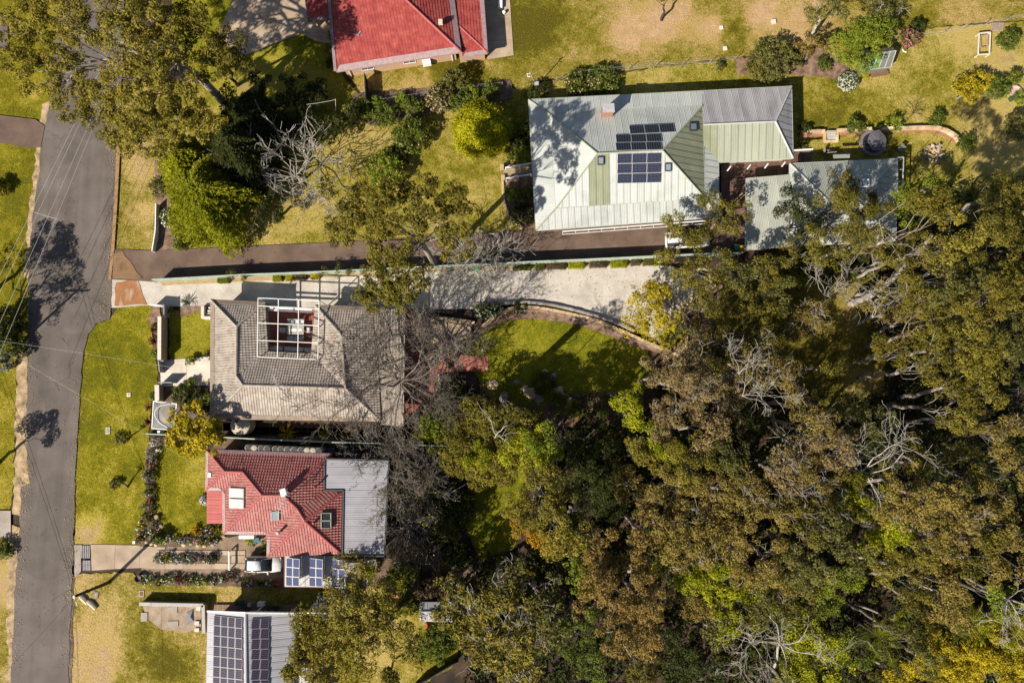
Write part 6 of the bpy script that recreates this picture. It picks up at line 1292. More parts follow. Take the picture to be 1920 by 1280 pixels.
p = P(1351, 125, .3); mb = MB(); mb.lathe((p.x, p.y, .05), [(.16, 0), (.27, .4), (.3, .42), (.25, .44), (.2, .3)], 12); mb.build('flower_pot', MATS['terracotta'], label='terracotta pot beside a spiky plant along the wire fence', cat='pot')
mb = MB(); p = P(1904, 172, .3); mb.lathe((p.x, p.y, .05), [(.5, 0), (.75, .3), (.8, .32), (.7, .34), (.5, .25)], 16); mb.build('bird_bath', M('pink_stone', [(.45, .3, .26), (.55, .4, .36)], 3), label='round pinkish stone bird bath at the right edge', cat='bird bath'); p = P(1902, 178, .5); mb = MB(); mb.box(p.x, p.y - .3, .05, .9, .5, .45, .5); mb.build('bench_box', M('dark_green', [(.03, .07, .04)], 2), label='dark green bench box beside the bird bath', cat='bench')
mb = MB(); a, b = PP([(1793, 185), (1807, 178)], .4); mb.tube([a, (a + b) / 2 + Vector((0, 0, .05)), b], [.1, .09, .06], 6); mb.build('fallen_branch', BARK['white'], label='bleached fallen branch below the yellow wattle bush', cat='branch')
mb = MB(); q = [P(x, y, .2) for x, y in ((1693, 92), (1694, 96), (1699, 98))]; mb.tube(spline(q, 3), .08, 5); mb.build('edging_stone', white_paint, label='small white curved edging below the pink flowering shrub', cat='edging')
# street-side plates and lids
def lid(label, px, py, sx, sy, mat, mat2=None, rot=0):
    p = P(px, py); t = empty('access_cover', (p.x, p.y, .05), label, 'cover'); mb = MB(); mb.box(p.x, p.y, 0.03, sx, sy, .09, rot); mb.build('surround', mat, t)
    if mat2: mb = MB(); mb.box(p.x, p.y, .125, sx * .55, sy * .6, .012, rot); mb.build('lid', mat2, t)
lid('white square meter cover with an orange lid on the verge lawn', 242, 740, .42, .42, white_paint, flat('lid_amber', (.55, .22, .03))); lid('grey concrete pit lid on the verge lawn', 203, 807, .5, .8, conc_block, conc_grey); lid('stone-coloured pit lid beside the leaning pole', 181, 1115, .5, .75, sleeper_m, conc_grey, -.1); lid('drain cover with a rusty grate on the lower lawn', 266, 1112, .6, .72, conc_grey, rust)
p = P(252, 1016, .4); mb = MB(); mb.box(p.x, p.y, .05, .3, .3, .5); mb.build('meter_post', white_paint, label='small white post box at the corner of the concrete drive', cat='post')
for (x0, y0, x1, y1), lb in (((152, 1122, 164, 1131), 'pale split log lying beside the pole, upper piece'), ((166, 1131, 180, 1141), 'pale split log lying below the first log')):
    a, b = PP([(x0 - 2, y0 - 5), (x1, y1)], .15); mb = MB(); mb.tube([a, a.lerp(b, .4) + Vector((.05, .05, .02)), b], [.2, .27, .2], 7); mb.build('split_log', M('log_pale', [(.5, .42, .3), (.62, .55, .42)], 2, fine=.2), label=lb, cat='log')
for x0, y0, x1, y1, lb in ((152, 1022, 169, 1046, 'longer steel cattle grate at the head of the concrete drive'), (155, 1050, 170, 1069, 'shorter steel grate below the longer grate')):
    vv = PP([(x0, y0), (x1, y0), (x1, y1), (x0, y1)], .12); t = empty('drain_grate', vv[0].lerp(vv[2], .5) - Vector((0, 0, .1)), lb, 'grate')
    for i in range(5): mb = MB(); mb.bar(vv[0].lerp(vv[1], (i + .5) / 5), vv[3].lerp(vv[2], (i + .5) / 5), .13, .07); mb.build('grate_bar', M('grate_steel', [(.24, .22, .23), (.36, .33, .33)], 2), t)
# sandpit with concrete walls
pit = sheet('sandpit', [(268, 1134), (376, 1134), (378, 1178), (345, 1184), (300, 1178), (278, 1162)], Z3, M('pit_sand', [(.24, .17, .12), (.33, .245, .175), (.4, .31, .225)], 1.2, 6, fine=.3, bump=.4, world=True), jit=.1)
wall_block('long concrete sleeper wall along the top of the sandy pit', [(262, 1131.5), (381, 1134)], .9, .28, conc_block, 'sleeper_wall'); wall_block('short concrete sleeper wall on the east side of the sandy pit', [(381, 1134), (382.5, 1186)], .9, .28, conc_block, 'sleeper_wall')
for (x, y, sx, sy), lb in zip(((272, 1155, .75, .95), (325, 1142, 1.1, .7), (326, 1168, 1.2, .6)), ('grey concrete slab at the west end of the sandy pit', 'pale board lying at the top of the sandy pit', 'pale board lying at the bottom of the sandy pit')): p = P(x, y); mb = MB(); mb.box(p.x, p.y, .14, sx, sy, .08, .03); mb.build('loose_slab', conc_grey, label=lb, cat='slab')
tp = [P(x, y, .2) for x, y in ((350, 1147), (362, 1141), (361, 1150), (363, 1164), (352, 1171), (349, 1160))]; mb = MB(); cc = P(357, 1156, .42)
for i in range(6): mb.quad([tp[i], tp[(i + 1) % 6], cc]); mb.quad([tp[(i + 1) % 6] - Vector((0, 0, .05)), tp[i] - Vector((0, 0, .05)), cc - Vector((0, 0, .05))])
mb.build('tarpaulin', M('tarp_grey', [(.13, .13, .14), (.24, .24, .25)], 3, fine=.3), label='crumpled grey tarpaulin in the sandy pit', cat='tarpaulin')
for i, (x, y) in enumerate(((371, 1179), (374, 1139), (371, 1166))): p = P(x, y); mb = MB(); mb.box(p.x, p.y, .14, .5, .4, .16); mb.build('block', cap_cream, label=['pale concrete block in the bottom corner of the pit', 'pale concrete block in the top corner of the pit', 'concrete block midway along the pit east wall'][i], cat='block')
# driveway barrier, barrel, hose, mower tray and sundries beside the red tiled house
t = empty('driveway_barrier', P(429, 1051, 0), 'white-topped timber barrier across the wheel tracks', 'barrier'); a, b = PP([(429.5, 1033), (429.5, 1068)], .7); mb = MB(); mb.bar(a, b, .14, .14); mb.build('rail', white_paint, t)
for q in (a, b): mb = MB(); mb.box(q.x, q.y, 0, .12, .12, .62); mb.build('post', white_paint, t)
p = P(259, 1084, .4); mb = MB(); mb.lathe((p.x, p.y, .02), [(.38, 0), (.42, .5), (.4, .52), (.34, .5), (.33, .3)], 14); mb.build('barrel_planter', M('barrel', [(.2, .1, .07), (.05, .05, .055)], 4), label='half barrel planter at the west end of the lower flower bed', cat='planter')
p = P(521, 1090, .2); mb = MB()
for k_ in range(3): mb.tube([(p.x + math.cos(i / 20 * 6.283) * (.42 + .04 * k_), p.y + math.sin(i / 20 * 6.283) * (.3 + .03 * k_), .12 + .05 * k_) for i in range(21)], .035, 5)
mb.build('garden_hose', flat('hose_red', (.5, .05, .02)), label='coiled red garden hose beside the carport', cat='hose')
t = empty('wheelbarrow', P(480, 1015, 0), 'wheelbarrow with a teal tray parked below the red tiled eave', 'wheelbarrow'); p = P(481, 1013, .4); mb = MB(); mb.box(p.x, p.y, .3, .75, .5, .25, .4); mb.build('tray', flat('tray_teal', (.03, .14, .18)), t); mb = MB(); mb.tube([(p.x - .45, p.y - .5, .2), (p.x - .3, p.y - .5, .2)], .2, 12); mb.build('wheel', car_black, t)
for s in (-1, 1): mb = MB(); mb.tube([(p.x - .4, p.y - .45 + s * .05, .2), (p.x + .75, p.y + s * .28, .55)], .03, 5); mb.build('handle', raw_timber, t)
mb = MB(); p = P(462, 1003, .9); mb.box(p.x, p.y - .2, .05, 1.7, .4, .9); mb.build('workbench', white_paint, label='white bench against the wall below the red tiled eave', cat='bench')
t = empty('patio_sofa', P(696, 1056, 0), 'grey covered outdoor chair behind the flat grey roof', 'sofa'); p = P(695, 1056, .6); mb = MB(); mb.box(p.x, p.y, .1, 1.2, .85, .5); mb.build('seat', M('cover_grey', [(.16, .155, .15), (.24, .23, .22)], 3), t)
for s in (-1, 1): mb = MB(); mb.box(p.x + s * .68, p.y, .1, .14, .85, .75, s * .2); mb.build('armrest', MATS['cover_grey'], t)
mb = MB(); mb.box(p.x, p.y + .48, .1, 1.3, .14, .9); mb.build('backrest', MATS['cover_grey'], t)
mb = MB(); vv = PP([(670, 1082), (684, 1068), (690, 1075), (677, 1088)], .12); mb.prism([(v.x, v.y) for v in vv], .1, .2); mb.build('loose_slab', conc_grey, label='pale paving slab below the covered outdoor chair', cat='slab')
p = P(746, 1057, .4); mb = MB(); mb.box(p.x, p.y, .05, .45, .4, .5, .4); mb.build('feed_bag', white_paint, label='white crumpled bag east of the flat grey roof', cat='bag'); mb = MB(); p = P(743, 1118, .4); mb.box(p.x, p.y, .05, .6, .32, .35); mb.build('crate', M('crate_orange', [(.45, .2, .06)], 2), label='orange crate above the small shed', cat='crate')
t = empty('clothes_line', P(840, 922, 0), 'folding clothes line frame in the back garden of the red tiled house', 'clothes line'); a, b = PP([(838, 928), (872, 908)], 1.9); mb = MB(); mb.bar(a, b, .06, .06); mb.build('arm', alu, t); mb = MB(); mb.box(a.x, a.y, 0, .09, .09, 1.9); mb.build('post', alu, t); mb = MB(); mb.lathe(a + Vector((0, 0, -.05)), [(.35, 0), (.35, .07), (.1, .1)], 12); mb.build('hub', white_paint, t)
# shed, bottom outbuilding, ornamental items
t = empty('garden_shed', P(818, 1148, 0), 'small grey steel shed partly under the yellow-olive banksia', 'shed'); sheet_slope(t, [(790, 1128, 2.2), (848, 1128, 2.2), (848, 1146, 2.6), (790, 1146, 2.6)], pale_steel, wd=.76); sheet_slope(t, [(790, 1146, 2.6), (848, 1146, 2.6), (848, 1166, 2.2), (790, 1164, 2.2)], pale_steel, wd=.76); ridge(t, [(790, 1146, 2.6), (848, 1146, 2.6)], pale_steel, .08, 0); wl_ = walls(t, [(790, 1128, 2.2), (848, 1128, 2.2), (848, 1166, 2.2), (790, 1164, 2.2)], 2.2, pale_steel, .15); opening(t, wl_[3], wl_[2], .3, .05, .9, 1.9, trim_white, steel_dk, 'door', 1); mb = MB(); a, b = PP([(788, 1130, 2.1), (788, 1163, 2.1)]); mb.bar(a, b, .1, .12); mb.build('fascia', white_paint, t)
p = P(801, 1171, .5); mb = MB(); mb.box(p.x, p.y, .05, .2, .6, .9, .3); mb.build('red_trolley', flat('trolley_red', (.4, .06, .04)), label='red hand trolley leaning below the small shed', cat='trolley')
t = empty('outbuilding', P(576, 1266, 0), 'flat white-roofed outbuilding beside the grey solar roof', 'outbuilding'); sheet_slope(t, [(553, 1250, 2.4), (592, 1252, 2.4), (590, 1266, 2.4), (552, 1264, 2.4)], pale_steel, run=(0, 1, 0)); sheet_slope(t, [(552, 1264, 2.4), (590, 1266, 2.4), (588, 1330, 2.3), (552, 1330, 2.3)], M('steel_white', [(.62, .6, .57), (.7, .68, .65)], 1), run=(0, 1, 0)); walls(t, [(553, 1250, 2.3), (592, 1252, 2.3), (588, 1330, 2.3), (552, 1330, 2.3)], 2.3, render_tan, .2)
for x, y, r_, lb, nm, cat in ((730, 1210, .75, 'tan garden boulder under the bottom gum, east one', 'boulder', 'rock'), (706, 1208, .6, 'tan garden boulder under the bottom gum, west one', 'boulder', 'rock')): p = P(x, y, .2); mb = MB(); mb.rock((p.x, p.y, -.05), r_, r_ * .9, r_ * .5, int(x)); mb.build(nm, sand_stone, label=lb, cat=cat, group='garden and gully boulders')
for x, y, m_, lb in ((905, 657, white_paint, 'slim white garden light at the end of the red terrace'), (913, 690, sleeper_m, 'dark post at the south-east corner of the red terrace')): p = P(x, y, .6); mb = MB(); mb.tube([(p.x, p.y, 0), (p.x, p.y, 1.1)], .08, 8); mb.lathe((p.x, p.y, 1.05), [(.14, 0), (.16, .12), (.05, .18)], 10); mb.build('garden_light', m_, label=lb, cat='garden light')
bench_like('red outdoor seat on the tan patio, north one', 'patio_stool', 'stool', 832, 638, .6, .5, flat('seat_red', (.5, .1, .07))); bench_like('red outdoor seat on the tan patio, south-west one', 'patio_stool', 'stool', 807, 653, -.5, .5, MATS['seat_red'])
t = empty('patio_fountain', P(812, 645, 0), 'low round stone planter on the tan patio', 'planter'); p = P(812, 645, .3); mb = MB(); mb.lathe((p.x, p.y, .08), [(.75, 0), (.78, .35), (.6, .36), (.55, .1), (.05, .1)], 18); mb.build('bowl', sand_stone, t)
low_wall('stepped tan stone wall at the north side of the tan patio', [(765, 592), (800, 595), (850, 598), (890, 605)], .5, sand_stone, .3, .8)
low_wall('timber sleeper edge south of the red terrace', [(822, 700), (824, 728)], .3, sand_stone, .18, .9, name='garden_edging'); low_wall('timber sleeper edge north of the red terrace', [(858, 646), (860, 664)], .4, sand_stone, .25, .6, name='garden_edging')
# footbridge with white rails on the west side of the pale roof
t = empty('footbridge', P(972, 318, 0), 'small timber footbridge with white rails west of the pale steel roof', 'footbridge')
boards(t, [(944, 318), (998, 309), (998, 323), (946, 330)], .5, 80, .22, M('bridge_timber', [(.3, .23, .13), (.4, .31, .19)], 2, objrnd=.15, fine=.2))
for (x0, y0, x1, y1) in ((948, 314, 999, 305), (949, 334, 996, 326)):
    a, b = PP([(x0, y0), (x1, y1)], 1.2); mb = MB(); mb.bar(a, b, .1, .1); mb.bar(a - Vector((0, 0, .35)), b - Vector((0, 0, .35)), .06, .08); mb.build('rail', white_paint, t)
    for s in (0, .5, 1): q = a.lerp(b, s); mb = MB(); mb.box(q.x, q.y, .0, .1, .1, 1.15); mb.build('rail_post', white_paint, t)
for x, y, lb in ((941, 312, 'tan stone pillar north of the footbridge'), (943, 332, 'tan stone pillar south of the footbridge')): p = P(x, y, .8); mb = MB(); mb.box(p.x, p.y, 0, .4, .4, .8); mb.box(p.x, p.y, .8, .46, .46, .06); mb.build('stone_pillar', sand_stone, label=lb, cat='pillar')
p = P(291, 418, .6); mb = MB(); mb.box(p.x, p.y, .3, .35, .4, .35); mb.build('letterbox', flat('box_green', (.02, .12, .06)), label='small green letterbox on the low white street fence', cat='letterbox')
p = P(938, 8, .5); mb = MB(); mb.box(p.x, p.y, .13, .5, .9, .45); mb.build('toy_box', white_paint, label='open white box on the concrete path at the brick house', cat='box'); p = P(945, 24, .3); mb = MB(); mb.lathe((p.x, p.y, .13), [(.18, 0), (.2, .4), (.1, .45)], 10); mb.build('bucket', white_paint, label='white bucket beside the open white box', cat='bucket')
for x, y, sx, sy, hh, m_, lb, nm in ((450, 1129, .9, .45, .5, MATS['dark_green'], 'dark green storage box in the shade north of the solar roof', 'storage_box'), (458, 1136, .7, .4, .4, trim_dark, 'black tray beside the dark green storage box', 'tray'), (468, 1133, .35, .35, .4, alu, 'small silver gas bottle on the shaded deck', 'gas_bottle'), (491, 1131, .75, .45, .6, white_paint, 'white outdoor unit on the shaded deck', 'air_conditioner'), (512, 1140, 1.3, .6, .25, cell_navy, 'dark folded panel lying on the shaded deck', 'folded_panel')): p = P(x, y, .5); mb = MB(); mb.box(p.x, p.y, .32, sx, sy, hh); mb.build(nm, m_, label=lb, cat=nm.replace('_', ' '))
# ------------------------------------------------------------------ trees one can name
def CL(lst):
    out = []
    for x, y, z, r_ in lst: p = P(x, y, z); out.append((p.x, p.y, z, 1.36 * r_ / 16 * (CAM_H - z) / CAM_H))
    return out
gum('huge gum spreading its olive crown over the street at the top left', P(432, 205, 0), CL([(60, 30, 15, 36), (42, 105, 14.5, 34), (78, 150, 13.5, 32), (112, 92, 15, 32), (150, 60, 16, 36), (95, 15, 15.5, 34), (140, 5, 16, 30), (185, 15, 16, 32), (150, 185, 11.5, 38), (185, 205, 11, 28), (205, 168, 13, 26), (235, 150, 15, 40), (232, 70, 16.5, 36), (275, 45, 16.5, 38), (285, 112, 16, 40), (250, 208, 13.5, 38), (292, 190, 14.5, 40), (322, 232, 12, 36), (352, 205, 12, 28), (335, 140, 15, 36), (305, 85, 16, 34), (330, 45, 15, 30), (310, 5, 16, 36), (215, 240, 11, 26), (260, 262, 10.5, 34), (300, 262, 10.5, 30), (380, 235, 11, 24), (130, 130, 14, 24), (20, 60, 14, 26)]), 'A', 'pale', rt=.5, trunk=[P(432, 205, 0), P(408, 180, 4.3), P(375, 145, 8.5), P(335, 118, 11.5)], pal=.12, sub=4.6, dens=240)
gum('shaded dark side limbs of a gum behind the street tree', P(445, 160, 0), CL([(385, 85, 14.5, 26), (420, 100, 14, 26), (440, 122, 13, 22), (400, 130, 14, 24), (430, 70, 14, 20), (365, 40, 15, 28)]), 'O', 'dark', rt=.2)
gum('spreading olive gum over the dark driveway with a pale leaning trunk', P(818, 497, 0), CL([(635, 435, 15.5, 22), (655, 402, 16.5, 24), (690, 375, 16.5, 28), (725, 402, 17.5, 30), (745, 362, 16.5, 26), (702, 430, 16, 22), (800, 385, 17.5, 32), (790, 352, 16.5, 22), (845, 375, 17, 24), (856, 405, 16.5, 22), (770, 422, 17, 24), (735, 465, 15.5, 28), (715, 482, 15, 18), (760, 482, 15, 18), (855, 455, 15.5, 26), (834, 440, 16, 18), (700, 520, 14.5, 20), (690, 546, 14.5, 18), (735, 520, 14.5, 20), (780, 525, 14.5, 24), (760, 546, 14.5, 22), (706, 562, 14, 20), (745, 572, 14, 14), (728, 545, 14.5, 18)]), 'O', 'pale', rt=.36, trunk=[P(818, 497, 0), P(807, 482, 4.5), P(796, 464, 9), P(787, 448, 12.4)], pal=.12, dens=280, cs=.52, sub=6.5)
gum('tall thin gum on the rockery whose trunk shadow crosses the lawn', P(946, 742, 0), CL([(930, 778, 12, 11), (905, 772, 11, 11), (960, 776, 12.5, 10), (985, 778, 11, 9)]), 'O', 'grey', rt=.5, trunk=[P(946, 742, 0), P(944, 745, 4), P(943, 748, 9)], dens=150, pal=.5)
gum('broad olive gum at the edge of the gully south of the rockery', P(930, 835, 0), CL([(900, 790, 5, 34), (930, 785, 4.5, 24), (955, 805, 6, 34), (925, 830, 6.5, 40), (885, 830, 5.5, 34), (965, 835, 5.5, 32), (905, 865, 5, 34), (870, 860, 4.5, 28), (990, 800, 4.5, 28), (945, 870, 5, 30), (855, 830, 4.5, 24)]), 'O', 'grey', rt=.3)
# the conifers beside the straw verge
def conifer(label, base, cx, cy, rpx, h, mat='C', dens=1.0):
    b = P(*base, 0); c = P(cx, cy, h * .5); Rm = rpx / 16 * .95; k = int(620 * dens * Rm); C, N_, TD, LL = [], [], [], []; mb = MB(); mb.tube([b, b.lerp(c, .6) + Vector((0, 0, h * .35)), Vector((c.x, c.y, h))], [.3, .2, .03], 8)
    for i in range(k):
        f = rng.random() ** .55; z = h * (.1 + .9 * (1 - f ** 2.1)); a = rng.uniform(0, 6.283); lob = 1 + .16 * math.sin(a * 5 + 1) + .1 * math.sin(a * 9); rr = Rm * (f ** .8) * rng.uniform(.72, 1.06) * lob + .1
        tip = np.array([c.x + math.cos(a) * rr, c.y + math.sin(a) * rr, z]); d = np.array([math.cos(a), math.sin(a), -.55]); d /= np.linalg.norm(d); m_ = 11
        t_ = rng.uniform(-.75, .15, m_); C.append(tip + d * t_[:, None] * .8 + rng.normal(size=(m_, 3)) * .1); N_.append(np.tile([-d[0] * .2, -d[1] * .2, 1.0], (m_, 1)) + rng.normal(size=(m_, 3)) * .35); TD.append(np.tile(d, (m_, 1)) + rng.normal(size=(m_, 3)) * .4); LL.append(rng.uniform(.22, .5, m_))
        if i % 9 == 0: mb.tube([(c.x, c.y, z + .5), (tip[0], tip[1], tip[2])], [.05, .015], 3, cap=False)
    C, N_, TD, LL = map(np.concatenate, (C, N_, TD, LL)); t = empty('conifer_tree', b, label, 'conifer'); mb.build('trunk', BARK['dark'], t)
    rn = np.repeat(rng.uniform(0, .4, k), 11) + rng.uniform(0, .6, len(C)); link('crown', leaf_mesh('crown', C, N_, LL, LL * .3, rn, TD, b), LM[mat], t)
conifer('large bright yellow-green weeping conifer beside the dark driveway', (425, 408), 390, 375, 88, 8.5)
conifer('bright conifer merging into the north side of the large one', (385, 330), 348, 305, 54, 7)
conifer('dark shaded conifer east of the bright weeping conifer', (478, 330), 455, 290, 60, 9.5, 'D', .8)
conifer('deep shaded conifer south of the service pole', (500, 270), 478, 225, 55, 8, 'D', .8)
for x, y, r_, h, lb in ((560, 205, 52, 5, 'dark dense shade tree left of the service pole'), (500, 390, 42, 4, 'dark bushy tree at the foot of the bright conifer'), (610, 235, 40, 4, 'dark dense tree right of the service pole'), (430, 190, 40, 6, 'dark shaded tree under the street gum trunk'), (545, 255, 40, 4, 'dark low tree north of the white bare tree'), (478, 168, 36, 5, 'dark tree added to deepen the shade below the slab drive'), (540, 162, 34, 4, 'dark low tree added for shade between slab drive and service pole'), (598, 170, 26, 3, 'dark shrubby tree added for shade west of the timber screen'), (655, 212, 24, 3, 'dark shrubby tree right of the service pole')): tree_auto(x, y, r_, h, 'D', lb, bark='dark', cs=.5)  # dark trees by slab drive and timber screen are added to deepen the shade
# bare winter trees
bare_tree('pale bare deciduous tree beside the dark conifers', P(566, 345, 0), P(556, 328, 2.2), 8.2, 13, 3, 'white', .07, 4, (.0, .5), spread=.42, shrink=.62, rt=.14, rmin=.026)
bare_tree('dense white bare tree at the end of the bend in the green fence', P(888, 500, 0), P(887, 496, 1.0), 6.6, 18, 3, 'white', .07, 4, (.1, .8), spread=.45, shrink=.62, rt=.18, rmin=.022)
bare_tree('very large bare grey tree spreading over the taupe tiled roof', P(766, 742, 0), P(750, 715, 5.0), 13, 15, 4, 'twig', .13, 4, spread=.5, shrink=.58, rt=.38, rmin=.02, dirs=[(180, .1, 8.6), (160, .14, 8), (200, .1, 8.8), (222, .08, 8.6), (242, .12, 7.6), (140, .18, 7), (110, .3, 5.8), (270, .2, 5.5), (80, .3, 5.5), (40, .3, 5.5), (10, .3, 6), (-30, .2, 5.5), (190, .3, 7), (152, .36, 5.5), (-60, .2, 5.5), (212, .3, 6.5)])
bare_tree('bare reddish-grey tree over the red terrace', P(842, 690, 0), P(838, 672, 3.0), 7.5, 11, 3, 'grey', .1, 5, (.05, .7), spread=.55, shrink=.6, rt=.2, rmin=.016)
bare_tree('low bare tree tangled over the tan patio', P(795, 625, 0), P(792, 618, 1.8), 5.0, 9, 3, 'grey', .08, 4, (.1, .7), spread=.6, shrink=.6, rt=.14, rmin=.016)
bare_tree('small white-limbed bare tree on the red terrace', P(808, 690, 0), P(806, 678, 2.5), 4.5, 6, 2, 'white', .09, 4, (.2, .9), rt=.14, rmin=.02)
bare_tree('brown twiggy bare tree between the taupe and red roofs', P(690, 842, 0), P(690, 838, 1.4), 5.2, 16, 3, 'grey', .07, 5, (.05, .7), spread=.6, shrink=.58, rt=.16, rmin=.018)
bare_tree('brown twiggy bare shrub tree behind the grey flat roof corner', P(745, 845, 0), P(745, 842, 1.2), 4.2, 13, 3, 'grey', .06, 4, (.05, .7), spread=.6, shrink=.58, rt=.14, rmin=.018)
bare_tree('bare tree with yellowish buds at the east edge of the grey flat roof', P(775, 985, 0), P(768, 978, 3.0), 7.2, 12, 3, 'grey', .1, 5, (.05, .7), spread=.6, shrink=.6, rt=.2, rmin=.016, buds=('Y', 700))
bare_tree('bare tree with yellowish buds north-east of the grey flat roof', P(765, 915, 0), P(758, 908, 2.2), 5.5, 10, 3, 'grey', .08, 5, (.05, .7), spread=.6, shrink=.6, rt=.16, rmin=.016, buds=('Y', 400))
bare_tree('bare twiggy tree above the clothes line', P(800, 880, 0), P(802, 872, 2.2), 5.0, 9, 3, 'grey', .08, 4, (.1, .7), rt=.15, rmin=.016)
bare_tree('small leafless seedling on the upper lawn', P(1712, 213, 0), P(1712, 211, .3), 2.4, 6, 1, 'dark', .04, 4, (.6, 1.2), rt=.05, rmin=.02)
bare_tree('bare open tree at the east end of the cream driveway', P(1290, 600, 0), P(1285, 590, 1.6), 6.0, 9, 3, 'grey', .1, 4, (.2, .9), rt=.18, rmin=.018, buds=('Y', 260))
# flowering and clipped garden trees
gum('yellow-flowering wattle over the east end of the cream driveway', P(1258, 612, 0), CL([(1225, 555, 4.8, 22), (1205, 545, 4.2, 18), (1232, 600, 4.6, 24), (1215, 560, 4.5, 22), (1245, 580, 5, 22), (1195, 580, 4, 18), (1215, 600, 4, 20), (1240, 545, 4.5, 18), (1190, 610, 3, 22), (1225, 625, 3, 22), (1265, 600, 4.5, 14)]), 'Y', 'grey', rt=.14, dens=190, cs=.42, L=.24, asp=.5, name='wattle_tree', sub=6.5, pal=.3)
tree_auto(1268, 635, 30, 2.6, 'Y', 'low yellow-flowering wattle above the lime plant bed', dens=170, cs=.4, L=.22, name='wattle_tree', pal=.3); tree_auto(1312, 615, 24, 2.4, 'Y', 'small yellow-flowering wattle east of the sandstone edge', dens=170, cs=.4, L=.22, name='wattle_tree', pal=.3)
def golden(label, px, py, rpx, h, mat, dens=1300):
    b = P(px, py, h * .4); b.z = 0; r_ = rpx / 16; k = int(dens * r_ * r_ * 2.2); d = unit(k, -.05); lump = 1 + .1 * np.sin(d[:, 0] * 7 + 1) * np.sin(d[:, 1] * 8) + .06 * rng.normal(size=k)
    c = np.array([b.x, b.y, h * .35]) + d * (lump * rng.uniform(.86, 1.02, k))[:, None] * np.array([r_, r_, h * .62]); n = d + rng.normal(size=(k, 3)) * .5; td = d * .4 + np.array([0, 0, 1.0]) + rng.normal(size=(k, 3)) * .3
    t = empty('clipped_bush', b, label, 'bush'); link('foliage', leaf_mesh('foliage', c, n, rng.uniform(.18, .34, k), rng.uniform(.07, .12, k), rng.random(k), td, b), LM[mat], t); mb = MB(); mb.tube([b, b + Vector((0, 0, h * .6))], [.15, .06], 6); mb.build('trunk', BARK['dark'], t)
golden('large rounded golden-green clipped bush on the middle lawn', 902, 246, 52, 5.0, 'GB')
gum('golden yellow leafy tree beside the netted frame', P(372, 815, 0), CL([(335, 790, 4, 20), (362, 783, 4.5, 22), (345, 812, 4.2, 24), (375, 810, 5, 26), (395, 825, 3.6, 20), (365, 832, 3.6, 22), (400, 805, 3.4, 16), (330, 822, 3, 16)]), 'YG', 'dark', rt=.16, dens=300, cs=.42, L=.3, asp=.55, name='golden_tree', sub=6.5)
shrub('rounded green camellia with pale flowers on the middle lawn', 768, 252, 37, 3.4, 'S', flowers=('J', 26), name='camellia'); shrub('lighter green camellia south of the larger one', 722, 318, 40, 3.0, 'LS', flowers=('J', 16), name='camellia'); shrub('low camellia sprout in the shade between the two larger ones', 748, 290, 22, 2.0, 'D', name='camellia')
